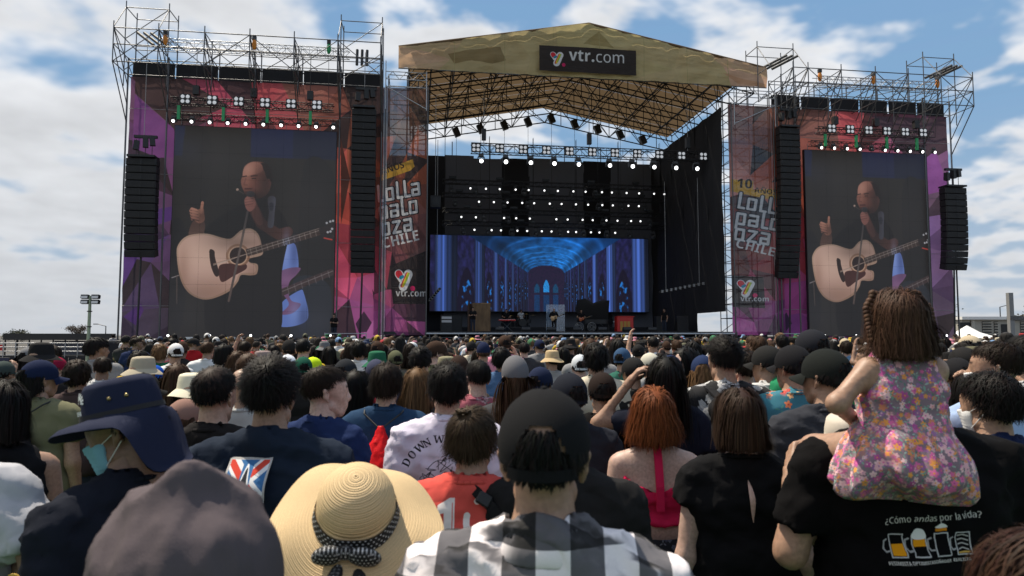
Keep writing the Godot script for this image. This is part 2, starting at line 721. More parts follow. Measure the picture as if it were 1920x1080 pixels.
# ------------------------------------------------------------------ ground
func build_ground() -> void:
	var g := pm("asphalt", Color(0.085, 0.078, 0.068), 0.95)
	g.albedo_texture = noise_tex(0.02, 31, false, 1.0, 512, 0.62, 1.0)
	g.uv1_triplanar = true
	g.uv1_world_triplanar = true
	g.uv1_scale = Vector3(0.11, 0.11, 0.11)
	var b := MB.new()
	b.quad(Vector3(-900, 0, 200), Vector3(900, 0, 200), Vector3(900, 0, -1600), Vector3(-900, 0, -1600))
	structure("ground", b.mesh(), g)
	var t := pm("green turf", Color(0.035, 0.13, 0.03), 0.95)
	t.albedo_texture = noise_tex(0.09, 8, false, 1.0, 512, 0.55, 1.0)
	t.uv1_triplanar = true
	t.uv1_world_triplanar = true
	t.uv1_scale = Vector3(0.9, 0.9, 0.9)
	b = MB.new()
	b.quad(Vector3(-30, 0.004, 12), Vector3(30, 0.004, 12), Vector3(30, 0.004, -20), Vector3(-30, 0.004, -20))
	structure("turf", b.mesh(), t)

# ------------------------------------------------------------------ stage
const ORD := ["first", "second", "third", "fourth", "fifth", "sixth", "seventh", "eighth", "ninth", "tenth", "eleventh", "twelfth", "thirteenth", "fourteenth", "fifteenth", "sixteenth", "seventeenth", "eighteenth", "nineteenth", "twentieth"]

func build_stage() -> void:
	make_fixture_meshes()
	build_deck()
	build_back()
	build_roof()
	build_towers()
	build_wing(0)
	build_wing(1)
	build_lights()
	build_backline()

func banner_mat(key: String, t: Texture2D, alpha := 1.0) -> StandardMaterial3D:
	var m := pm(key, Color(1, 1, 1), 0.9)
	m.albedo_texture = t
	m.albedo_color = Color(1, 1, 1, alpha)
	m.texture_repeat = false
	if not M.has("folds"):
		M.folds = noise_tex(0.011, 5, true, 16.0, 512)
	m.normal_enabled = true
	m.normal_texture = M.folds
	m.normal_scale = 0.4
	m.backlight_enabled = true
	m.backlight = Color(0.90, 0.90, 0.90)
	if alpha < 1.0:
		m.transparency = BaseMaterial3D.TRANSPARENCY_ALPHA
	return m

# a truss of square section along x: four chords as parts, the lacing joined
func truss_x(parent: Node, x0: float, x1: float, y: float, z: float, s: float, m: Material, r := 0.03) -> void:
	for dy in [0.0, s]:
		for dz in [0.0, s]:
			tube(parent, "chord", Vector3(x0, y + dy, z - dz), Vector3(x1, y + dy, z - dz), r, m)
	var b := MB.new()
	var k := int(ceil((x1 - x0) / s))
	var st := (x1 - x0) / k
	for q in k:
		var a := x0 + q * st
		var c := a + st
		for dz in [0.0, s]:
			var p := Vector3(a, y if q % 2 == 0 else y + s, z - dz)
			b.tube(p, Vector3(c, y + s if q % 2 == 0 else y, z - dz), r * 0.55, -1, 4, false)
		for dy in [0.0, s]:
			b.tube(Vector3(a, y + dy, z if q % 2 == 0 else z - s), Vector3(c, y + dy, z - s if q % 2 == 0 else z), r * 0.55, -1, 4, false)
		b.tube(Vector3(a, y, z), Vector3(a, y + s, z), r * 0.5, -1, 4, false)
	part(parent, "lacing", b.mesh(), m)

func build_deck() -> void:
	var d := sthing("stage_deck", "wide black stage deck with silver front rails below the roof", "stage", Vector3(5, 0, -8))
	for q in 10:
		var x := -8.3 + 2.64 * (q + 0.5)
		block(d, "deck_panel", Vector3(x, 1.94, -8.0), Vector3(2.62, 0.2, 16.2), M.black)
		block(d, "skirt_panel", Vector3(x, 0.92, -0.3), Vector3(2.58, 1.83, 0.04), M.black_cloth)
		tube(d, "scaffold_post", Vector3(x - 1.32, 0.0, 0.45), Vector3(x - 1.32, 2.0, 0.45), 0.035, M.steel)
	tube(d, "rail", Vector3(-5.6, 1.90, 0.42), Vector3(15.3, 1.90, 0.42), 0.07, M.alu)
	tube(d, "rail", Vector3(-5.6, 1.43, 0.85), Vector3(15.3, 1.43, 0.85), 0.07, M.alu)
	tube(d, "rail", Vector3(-5.6, 1.64, 0.42), Vector3(15.3, 1.64, 0.42), 0.03, M.steel)
	for q in 12:
		var x := -5.4 + q * 1.87
		tube(d, "brace_tube", Vector3(x, 1.43, 0.85), Vector3(x, 1.90, 0.42), 0.03, M.steel)

func build_back() -> void:
	var w := sthing("back_drape", "tall black drape closing the rear of the stage", "drape", Vector3(4.5, 2, -15.0))
	for q in 10:
		var x := -7.6 + q * 2.5
		var sh := cloth_sheet(-1.29, 0, 1.29, 15.4 + 0.1 * (q % 3), 10, 24, 0.10, 50 + q)
		part(w, "drape_panel", sh, M.grey_cloth if q % 3 != 1 else M.black_cloth, Transform3D(Basis(), Vector3(x, 2.05, -14.9)))
	for q in 7:
		tube(w, "scaffold_post", Vector3(-6.6 + q * 3.4, 2.05, -15.4), Vector3(-6.6 + q * 3.4, 19.0, -15.4), 0.04, M.steel_dark)
	for sd in 2:
		var x := 15.0 if sd == 1 else -6.6
		var s := sthing("side_drape", "black drape wall hanging along the right side of the stage" if sd == 1 else "black drape wall hanging along the left side of the stage", "drape", Vector3(x, 2, -7.5), "stage side drapes")
		for q in 6:
			var sh := cloth_sheet(-1.36, 0, 1.36, 15.9, 10, 20, 0.12, 80 + q + sd * 10)
			var lift := 1.4 if q < 2 else 0.0
			part(s, "drape_panel", sh, M.black_cloth, Transform3D(Basis(Vector3.UP, -PI / 2).scaled_local(Vector3(1, 1.0 - lift / 15.9, 1)), Vector3(x, 2.05 + lift, -1.6 - q * 2.42)))
		tube(s, "scaffold_post", Vector3(x + 0.35, 2.05, -0.8), Vector3(x + 0.35, 19.0, -0.8), 0.04, M.steel)
	# video backdrop
	var v := sthing("video_wall", "wide video wall showing a blue vaulted cathedral nave", "screen", Vector3(4.6, 3.85, -13.9))
	var b := MB.new()
	b.quad(Vector3(-5.1, 3.85, -13.7), Vector3(14.2, 3.85, -13.7), Vector3(14.2, 10.35, -13.7), Vector3(-5.1, 10.35, -13.7))
	var m := screen_mat("cathedral screen", church_picture(), 1.0)
	part(v, "display", b.mesh(), m)
	block(v, "frame", Vector3(4.55, 7.1, -13.87), Vector3(19.4, 6.6, 0.3), M.black)
	var r := sthing("band_riser", "low black riser under the video wall at the stage rear", "riser", Vector3(4.5, 2.04, -10))
	block(r, "top", Vector3(4.5, 2.42, -11.0), Vector3(17.5, 0.08, 4.0), M.black)
	block(r, "front_panel", Vector3(4.5, 2.21, -9.05), Vector3(17.4, 0.33, 0.05), M.black_cloth)
	for q in 8:
		tube(r, "leg", Vector3(-3.8 + q * 2.37, 2.04, -12.8), Vector3(-3.8 + q * 2.37, 2.38, -12.8), 0.03, M.steel)

func screen_mat(key: String, t: Texture2D, energy: float) -> StandardMaterial3D:
	var m := StandardMaterial3D.new()
	m.resource_name = key
	m.albedo_color = Color(0.215, 0.205, 0.20)
	m.roughness = 0.7
	m.emission_enabled = true
	m.emission = Color.BLACK
	m.emission_texture = t
	m.emission_energy_multiplier = energy
	m.texture_repeat = false
	return m

func church_picture() -> Texture2D:
	# a nave with side piers, an elliptical ribbed vault and three lancets at the end, looked up per pixel
	var w := 408
	var h := 140
	var im := Image.create(w, h, false, Image.FORMAT_RGBA8)
	var nz := FastNoiseLite.new()
	nz.seed = 6
	nz.frequency = 1.0
	for y in h:
		for x in w:
			var dx := (x - 212.0) / 300.0
			var dy := (88.0 - y) / 300.0
			var tw := 1.0 / maxf(absf(dx), 1e-4)                 # side wall
			# vault: X^2 + ((Y-0.62)/0.42)^2 = 1 along the ray X = dx t, Y = dy t
			var A := dx * dx + dy * dy / 0.1764
			var B := -2.0 * dy * 0.62 / 0.1764
			var C := 0.3844 / 0.1764 - 1.0
			var tv := (-B + sqrt(maxf(0.0, B * B - 4.0 * A * C))) / (2.0 * A)
			var c := Vector3.ZERO
			var t := tv if dy * tw > 0.62 else tw
			var on_vault := dy * tw > 0.62
			if t > 9.0:
				t = 9.0
				var X := dx * t
				var Y := dy * t
				c = Vector3(26, 20, 44) + Vector3(16, 4, 8) * nz.get_noise_2d(X * 6, Y * 6)
				for q in [[-0.52, -0.32, 0.16, 0.5], [0.0, -0.22, 0.17, 0.68], [0.52, -0.32, 0.16, 0.5]]:
					var u: float = absf(X - q[0]) / q[2]
					var v: float = (Y - q[1]) / q[3]
					if u < 1.0 and v < 0.55 * (1.0 - u * u) + 0.1 and v > -0.35:
						c = Vector3(34, 132, 205) * (0.75 + 0.4 * nz.get_noise_2d(X * 20, Y * 20)) * (1.15 if q[0] == 0.0 else 0.55)
					elif absf(X - q[0]) < 0.16 and Y < -0.62:
						c = Vector3(16, 52, 96) * (0.8 + 0.6 * nz.get_noise_2d(X * 20, Y * 20))
			elif on_vault:
				var f := fposmod(t, 0.8) / 0.8
				var rib := exp(-pow((f - 0.5) * 9.0, 2.0))
				var depth := clampf(t / 9.0, 0.0, 1.0)
				var X := dx * t
				c = Vector3(14, 52, 110).lerp(Vector3(26, 106, 186), smoothstep(0.12, 0.6, depth)) * 0.85 * (0.78 + 0.35 * nz.get_noise_2d(X * 3.0 + 5.0, t * 1.2))
				c = c.lerp(c * 1.5 + Vector3(6, 10, 14), rib * 0.55)
				c *= 1.0 - 0.35 * exp(-pow((absf(X) - 0.93) * 12.0, 2.0))
				c *= 1.0 + 0.35 * clampf(X, -0.2, 0.8)
			else:
				var f := fposmod(t + 0.13, 0.8) / 0.8
				var Y := dy * t
				if f < 0.46:
					var r := f / 0.46
					var st := 0.55 + 0.45 * absf(sin(r * PI * 4.0))
					var lit := 0.30 + 0.70 * exp(-pow((r - (0.35 if dx < 0 else 0.65)) * 3.2, 2.0))
					var k := 1.0 + 0.5 * nz.get_noise_2d(floorf(t / 0.8) * 7.7, 3.0 if dx < 0 else 9.0) * 1.6
					c = Vector3(60, 88, 160) * st * lit * k * clampf(1.25 - 0.09 * t, 0.35, 1.1) * smoothstep(-1.6, 3.0, t)
				else:
					var u := absf((f - 0.73) / 0.27)
					var top := 0.30 - 0.36 * u * u
					c = Vector3(15, 11, 30) if Y < top - 0.1 else Vector3(30, 30, 72) * (0.8 + 0.5 * nz.get_noise_2d(t * 9, Y * 9))
					if Y < top - 0.25 and Y > -0.75 and u < 0.55:
						var wv := nz.get_noise_2d(t * 7.0 + 3.0, Y * 8.0)
						c = c.lerp(Vector3(30, 112, 190), clampf((wv - 0.05) * 2.6, 0.0, 0.9))
			im.set_pixel(x, y, rgb8(clampf(c.x, 0, 255), clampf(c.y, 0, 255), clampf(c.z, 0, 255)))
	im.resize(816, 280, Image.INTERPOLATE_CUBIC)
	return ImageTexture.create_from_image(im)

func singer_picture() -> Texture2D:
	var p := Pic.new(906, 1191, rgb8(33, 30, 28))
	p.xf = Transform2D(0, Vector2(3, 3), 0, Vector2(-330 * 3, -243 * 3))
	var K := func(a: Array) -> PackedVector2Array:
		var o := PackedVector2Array()
		for k in range(0, a.size(), 2):
			o.append(Vector2(200 + a[k] / 2.7, 280 + a[k + 1] / 2.7))
		return o
	p.poly(pv([470, 243, 549, 243, 549, 298, 470, 298]), rgb8(26, 30, 56))
	p.poly(pv([330, 243, 348, 243, 348, 300, 330, 300]), rgb8(26, 30, 52))
	p.poly(pv([549, 243, 632, 243, 632, 298, 549, 298]), rgb8(24, 27, 44))
	for a in [[372, 318, 22, 70, 30, 27, 26], [600, 430, 30, 120, 27, 25, 25], [590, 590, 34, 60, 34, 36, 42], [344, 520, 14, 90, 27, 25, 26]]:
		p.blob(pv([a[0] - a[2], a[1] - a[3], a[0] + a[2], a[1] - a[3] * 0.8, a[0] + a[2] * 0.8, a[1] + a[3], a[0] - a[2], a[1] + a[3] * 0.9]), rgb8(a[4], a[5], a[6]))
	# second player in blue behind
	p.blob(K.call([885, 530, 930, 490, 968, 500, 985, 610, 960, 650, 880, 645]), rgb8(92, 112, 172))
	p.blob(K.call([905, 790, 990, 730, 1015, 745, 1038, 870, 965, 912, 880, 908, 890, 850]), rgb8(84, 106, 168))
	p.blob(K.call([868, 690, 885, 640, 940, 615, 995, 615, 975, 650, 945, 680, 935, 720, 950, 780, 1000, 800, 960, 845, 900, 850, 940, 800, 900, 740]), rgb8(98, 66, 98))
	p.line(K.call([900, 742, 1020, 690, 1150, 636]), 13, rgb8(52, 40, 40))
	for k in 7:
		p.line(K.call([930 + k * 34, 712 - k * 14, 940 + k * 34, 748 - k * 14]), 1.0, rgb8(96, 90, 92))
	p.line(K.call([905, 735, 1160, 628]), 1.2, rgb8(105, 96, 96))
	# singer: dark shirt, arms, head
	p.blob(K.call([500, 470, 560, 380, 650, 320, 700, 290, 800, 260, 890, 330, 930, 440, 900, 640, 880, 980, 560, 980, 520, 700]), rgb8(23, 20, 20))
	p.blob(K.call([437, 470, 446, 400, 480, 370, 512, 395, 500, 470]), rgb8(62, 42, 36))
	p.blob(K.call([462, 345, 480, 325, 502, 320, 507, 345, 510, 380, 485, 396, 462, 380]), rgb8(118, 78, 64))
	p.line(K.call([492, 340, 497, 291]), 5.5, rgb8(146, 100, 84))
	for k in 4:
		p.line(K.call([470 + k * 3, 330 + k * 15, 446 + k * 2, 322 + k * 15, 440 + k * 3, 334 + k * 14]), 4.6, rgb8(138 - k * 6, 94 - k * 5, 80 - k * 4))
		p.line(K.call([474 + k * 3, 338 + k * 15, 440 + k * 2, 330 + k * 15]), 1.6, rgb8(48, 30, 26))
	p.line(K.call([745, 300, 790, 390, 880, 445, 925, 430]), 20, rgb8(62, 38, 33))
	p.blob(K.call([740, 300, 770, 300, 800, 380, 780, 400, 750, 360]), rgb8(86, 54, 48))
	p.blob(K.call([690, 150, 700, 100, 740, 72, 800, 78, 835, 120, 836, 190, 815, 240, 770, 262, 720, 250, 692, 210, 684, 175]), rgb8(100, 62, 52))
	p.blob(K.call([780, 80, 815, 85, 838, 125, 838, 175, 815, 160, 800, 120]), rgb8(30, 22, 20))
	p.blob(K.call([694, 150, 702, 104, 738, 76, 782, 82, 790, 120, 740, 140]), rgb8(132, 88, 76))
	p.blob(K.call([806, 170, 826, 160, 834, 180, 822, 208, 808, 202]), rgb8(108, 66, 58))
	p.line(K.call([692, 152, 712, 148]), 2.2, rgb8(44, 26, 22))
	p.line(K.call([735, 148, 765, 144]), 2.4, rgb8(44, 26, 22))
	p.line(K.call([740, 160, 758, 159]), 2.0, rgb8(30, 18, 16))
	p.line(K.call([708, 160, 700, 192, 716, 194]), 2.6, rgb8(76, 44, 38))
	p.line(K.call([706, 214, 740, 212]), 2.6, rgb8(62, 30, 28))
	p.blob(K.call([700, 232, 730, 226, 760, 240, 770, 262, 735, 262]), rgb8(70, 42, 36))
	p.blob(K.call([822, 256, 860, 256, 858, 330, 852, 404, 824, 404, 828, 330]), rgb8(70, 72, 84))
	p.blob(K.call([830, 285, 850, 285, 848, 320, 832, 320]), rgb8(44, 46, 58))
	# guitar
	p.blob(K.call([380, 560, 386, 505, 430, 460, 520, 447, 605, 468, 645, 468, 690, 428, 738, 417, 778, 445, 797, 505, 800, 550, 735, 572, 742, 590, 778, 600, 776, 646, 745, 656, 698, 655, 682, 690, 640, 738, 560, 775, 500, 776, 440, 742, 400, 672]), rgb8(148, 122, 106), 8)
	p.blob(K.call([388, 560, 394, 510, 436, 468, 520, 456, 604, 477, 648, 477, 694, 437, 737, 427, 770, 452, 786, 505, 740, 560, 735, 590, 764, 606, 764, 640, 695, 646, 672, 686, 634, 728, 558, 766, 500, 767, 446, 734, 408, 668]), rgb8(172, 140, 128), 8)
	p.disc(K.call([680, 556])[0], 22, 22, rgb8(120, 84, 64))
	p.disc(K.call([680, 556])[0], 18, 18, rgb8(172, 138, 116))
	p.disc(K.call([680, 556])[0], 15.5, 15.5, rgb8(38, 24, 20))
	p.blob(K.call([588, 612, 640, 596, 690, 606, 722, 600, 720, 625, 660, 660, 602, 690]), rgb8(62, 32, 28))
	p.blob(K.call([538, 532, 562, 534, 568, 570, 590, 648, 572, 662, 548, 610]), rgb8(40, 26, 22))
	p.line(K.call([560, 600, 730, 545]), 1.0, rgb8(120, 96, 84))
	p.line(K.call([722, 542, 1092, 424]), 14, rgb8(52, 40, 36), false)
	for k in 13:
		p.line(K.call([740 + k * 27, 520 - k * 8.6, 748 + k * 27, 552 - k * 8.6]), 0.9, rgb8(126, 116, 110))
	p.line(K.call([560, 606, 1090, 418]), 0.9, rgb8(150, 140, 134))
	p.line(K.call([725, 530, 1088, 408]), 0.9, rgb8(126, 118, 112))
	p.blob(K.call([1086, 408, 1120, 395, 1158, 372, 1160, 455, 1120, 445, 1094, 440]), rgb8(34, 28, 28))
	for a in [[1124, 380], [1142, 372], [1156, 368], [1130, 428], [1144, 424], [1152, 410]]:
		p.disc(K.call(a)[0], 2.4, 2.4, rgb8(150, 150, 156))
	p.line(K.call([1112, 458, 1152, 466]), 3, rgb8(150, 52, 44))
	# microphone, hand, stand
	p.line(K.call([722, 330, 690, 520, 640, 786]), 4.2, rgb8(66, 60, 60))
	p.disc(K.call([668, 219])[0], 2.6, 2.6, rgb8(150, 128, 116))
	p.line(K.call([670, 222, 700, 240]), 1.2, rgb8(80, 70, 66))
	p.blob(K.call([705, 268, 730, 246, 756, 262, 762, 300, 735, 330, 712, 312]), rgb8(134, 86, 78))
	for k in 3:
		p.line(K.call([708, 270 + k * 14, 748, 262 + k * 14]), 1.4, rgb8(90, 52, 46))
	p.disc(K.call([734, 240])[0], 8, 6, rgb8(58, 56, 60))
	p.line(K.call([360, 672, 392, 660]), 2.0, rgb8(110, 108, 112))
	p.line(K.call([384, 665, 388, 800]), 2.0, rgb8(56, 52, 52))
	p.im.resize(302, 397, Image.INTERPOLATE_LANCZOS)
	# modelling of the filmed figures: soft tones laid into the picture
	for a in [[464, 320, 18, 16, 200, 150, 130, 0.40], [462, 345, 10, 14, 176, 122, 104, 0.28], [500, 345, 16, 34, 22, 14, 12, 0.62], [480, 372, 24, 10, 18, 12, 11, 0.6], [487, 330, 10, 20, 60, 36, 30, 0.35],
		[372, 400, 12, 16, 190, 140, 118, 0.35], [384, 412, 10, 14, 40, 26, 22, 0.4], [468, 378, 10, 8, 190, 130, 118, 0.4], [500, 410, 20, 40, 20, 13, 12, 0.45],
		[395, 480, 60, 40, 226, 196, 172, 0.32], [460, 455, 26, 22, 222, 190, 166, 0.25], [405, 556, 60, 26, 96, 66, 50, 0.42], [352, 520, 12, 50, 104, 72, 56, 0.35], [480, 520, 18, 24, 96, 66, 52, 0.35], [455, 462, 40, 10, 60, 40, 32, 0.25],
		[540, 470, 8, 34, 150, 172, 224, 0.4], [556, 480, 8, 30, 40, 50, 90, 0.4], [560, 590, 14, 24, 140, 162, 216, 0.35], [575, 600, 10, 24, 40, 50, 90, 0.45], [545, 530, 20, 10, 150, 110, 150, 0.3],
		[440, 430, 60, 60, 12, 10, 10, 0.35], [400, 300, 60, 40, 44, 42, 42, 0.4], [590, 380, 40, 60, 44, 40, 40, 0.35], [360, 600, 40, 40, 46, 44, 48, 0.4], [600, 610, 30, 30, 60, 60, 70, 0.35], [352, 290, 26, 20, 40, 40, 52, 0.4]]:
		for y in range(maxi(0, int(a[1] - 243 - a[3] * 2)), mini(397, int(a[1] - 243 + a[3] * 2))):
			for x in range(maxi(0, int(a[0] - 330 - a[2] * 2)), mini(302, int(a[0] - 330 + a[2] * 2))):
				if a[4] > 90 and p.im.get_pixel(x, y).get_luminance() < 0.16:
					continue
				var e := exp(-pow((x - a[0] + 330.0) / a[2], 2.0) - pow((y - a[1] + 243.0) / a[3], 2.0)) * float(a[7])
				p.im.set_pixel(x, y, p.im.get_pixel(x, y).lerp(rgb8(a[4], a[5], a[6]), e))
	p.im.resize(604, 794, Image.INTERPOLATE_CUBIC)
	return p.tex(1)

func build_roof() -> void:
	var ax := 5.2
	var x0 := -6.9
	var x1 := 17.3
	var top := func(x: float) -> float: return 20.55 + 2.35 * (1.0 - absf(x - ax) / (12.6))
	# front fascia
	var f := sthing("roof_fascia", "wrinkled olive printed canvas along the gabled stage roof front", "banner", Vector3(ax, 19.0, 0.7))
	var p := Pic.new(1376, 250, rgb8(184, 164, 108))
	p.xf = Transform2D(0, Vector2(2, 2), 0, Vector2(-740 * 2, -45 * 2))
	facets(p, Rect2(735, 40, 710, 135), 7, 2, [[760, 110, 190, 150, 114], [850, 110, 176, 156, 104], [1100, 110, 184, 166, 108], [1300, 130, 184, 162, 108], [1410, 150, 200, 154, 124]], 4, 0.0, 0.03)
	p.poly(pv([826, 98, 860, 88, 920, 84, 930, 128, 905, 142, 870, 128, 838, 138]), rgb8(150, 130, 90))
	p.poly(pv([1103, 56, 1130, 92, 1072, 92]), rgb8(168, 150, 100))
	p.poly(pv([1340, 118, 1428, 150, 1428, 168, 1372, 160]), rgb8(206, 160, 126))
	for x in [838, 928, 1016, 1103, 1187, 1270, 1350]:
		p.line(pv([x, 45, x, 175]), 1.0, rgb8(176, 164, 116))
	var fm := banner_mat("fascia canvas", p.tex(1))
	part(f, "canvas", cloth_sheet(-7.55, 19.12, 17.95, 23, 150, 22, 0.22, 7, top), fm, Transform3D(Basis(), Vector3(0, 0, 0.75)))
	for sd in 2:
		var xs := -7.55 if sd == 0 else 17.95
		tube(f, "edge_bar", Vector3(xs, top.call(xs) + 0.05, 0.62), Vector3(ax, top.call(ax) + 0.05, 0.62), 0.09, M.wood)
	tube(f, "edge_bar", Vector3(-7.55, 19.12, 0.66), Vector3(17.95, 19.12, 0.66), 0.04, M.steel)
	# sponsor sign
	var s := sthing("sponsor_sign", "dark rectangular vtr.com sign hung on the roof canvas", "sign", Vector3(5.05, 19.37, 0.95))
	var q := Pic.new(1440, 384, rgb8(58, 50, 47))
	sponsor_mark(q, Vector2(176, 92), 208)
	var adv := q.text("vtr.", Vector2(432, 268), 238, rgb8(226, 226, 226), true, "Droid Sans", 0.0, 0.98)
	q.text("com", Vector2(432 + adv + 14, 268), 238, rgb8(226, 226, 226), false, "Droid Sans", 0.0, 0.98)
	part(s, "panel", cloth_sheet(1.7, 19.37, 8.38, 21.1, 40, 10, 0.05, 12), banner_mat("sign print", q.tex(1)), Transform3D(Basis(), Vector3(0, 0, 0.98)))
	# roof skin and trusses
	var r := sthing("stage_roof", "tan canvas gable roof on dark lattice trusses over the stage", "roof", Vector3(ax, 18, -8))
	var tm := pm("roof canvas", Color(0.15, 0.105, 0.062), 0.9)
	tm.backlight_enabled = true
	tm.backlight = lin(Color(0.10, 0.068, 0.038))
	var roof_panels := 7
	for sd in 2:
		for k in roof_panels:
			var za := 0.55 - k * 2.45
			var zb := za - 2.43
			var b := MB.new()
			var xe := x0 if sd == 0 else x1
			var ye: float = top.call(xe) - 0.06
			var ya: float = top.call(ax) - 0.06
			var rings := []
			for e in 9:
				var row := PackedVector3Array()
				for w in 7:
					var t := e / 8.0
					var sag := -0.10 * sin(PI * w / 6.0)
					row.append(Vector3(lerpf(xe, ax, t), lerpf(ye, ya, t) + sag * sin(PI * minf(1.0, t * 1.2)), lerpf(za, zb, w / 6.0)))
				rings.append(row)
			b.loft(rings, false)
			part(r, "canvas_panel", b.mesh(), tm)
	for k in 7:
		var z := 0.1 - k * 2.6
		for sd in 2:
			var xe := x0 if sd == 0 else x1
			var drop := 1.55
			var A := Vector3(xe, top.call(xe) - 0.2, z)
			var B := Vector3(ax, top.call(ax) - 0.2, z)
			var dv := Vector3(0, -drop, 0)
			tube(r, "top_chord", A, B, 0.055, M.steel_dark)
			tube(r, "bottom_chord", A + dv, B + dv, 0.055, M.steel_dark)
			var cells := 8
			for e in cells:
				var P := A.lerp(B, float(e) / cells)
				var Q := A.lerp(B, float(e + 1) / cells)
				tube(r, "strut", P, P + dv, 0.035, M.steel_dark)
				if e % 2 == 0:
					tube(r, "diagonal", P + dv, Q, 0.035, M.steel_dark)
				else:
					tube(r, "diagonal", P, Q + dv, 0.035, M.steel_dark)
	for e in 17:
		var x := lerpf(x0, x1, e / 16.0)
		var y: float = top.call(x)
		tube(r, "purlin", Vector3(x, y - 0.26, 0.1), Vector3(x, y - 0.26, -15.6), 0.04, M.steel_dark)
		if e % 2 == 0:
			tube(r, "purlin", Vector3(x, y - 1.75, 0.1), Vector3(x, y - 1.75, -15.6), 0.045, M.steel_dark)
		for k in 6:
			if (e + k) % 2 == 0 and e < 16:
				var xb := lerpf(x0, x1, (e + 1) / 16.0)
				tube(r, "wind_brace", Vector3(x, y - 0.3, 0.1 - k * 2.6), Vector3(xb, float(top.call(xb)) - 0.3, 0.1 - (k + 1) * 2.6), 0.03, M.steel_dark)
				tube(r, "wind_brace", Vector3(x, y - 1.75, 0.1 - k * 2.6), Vector3(xb, float(top.call(xb)) - 1.75, 0.1 - (k + 1) * 2.6), 0.028, M.steel_dark)
	# chain hoists in the roof
	for k in 9:
		var x := -3.0 + k * 2.05
		var h := sthing("chain_hoist", "black chain hoist under the roof trusses, %s from left" % ORD[k], "hoist", Vector3(x, 18.0, -12.4), "chain hoists in the roof")
		block(h, "motor", Vector3(x, float(top.call(x)) - 2.4, -12.4), Vector3(0.5, 0.75, 0.4), M.black, Vector3(0, 0, 0.4))
		tube(h, "chain", Vector3(x, float(top.call(x)) - 2.7, -12.4), Vector3(x, 14.4, -12.4), 0.015, M.black)

func scaffold_grid(t: Node, xs: Array, zs: Array, y0: float, y1: float, dy: float, m: Material, braces := true) -> void:
	for x in xs:
		for z in zs:
			tube(t, "scaffold_post", Vector3(x, y0, z), Vector3(x, y1, z), 0.034, m)
	var y := y0 + dy
	var row := 0
	while y <= y1 + 0.01:
		for z in zs:
			tube(t, "ledger_tube", Vector3(xs[0], y, z), Vector3(xs[-1], y, z), 0.028, m)
		for x in xs:
			tube(t, "ledger_tube", Vector3(x, y, zs[0]), Vector3(x, y, zs[-1]), 0.028, m)
		if braces:
			for k in xs.size() - 1:
				var a: float = xs[k] if (row + k) % 2 == 0 else xs[k + 1]
				var b: float = xs[k + 1] if (row + k) % 2 == 0 else xs[k]
				tube(t, "brace_tube", Vector3(a, y - dy, zs[-1]), Vector3(b, y, zs[-1]), 0.024, m)
		y += dy
		row += 1

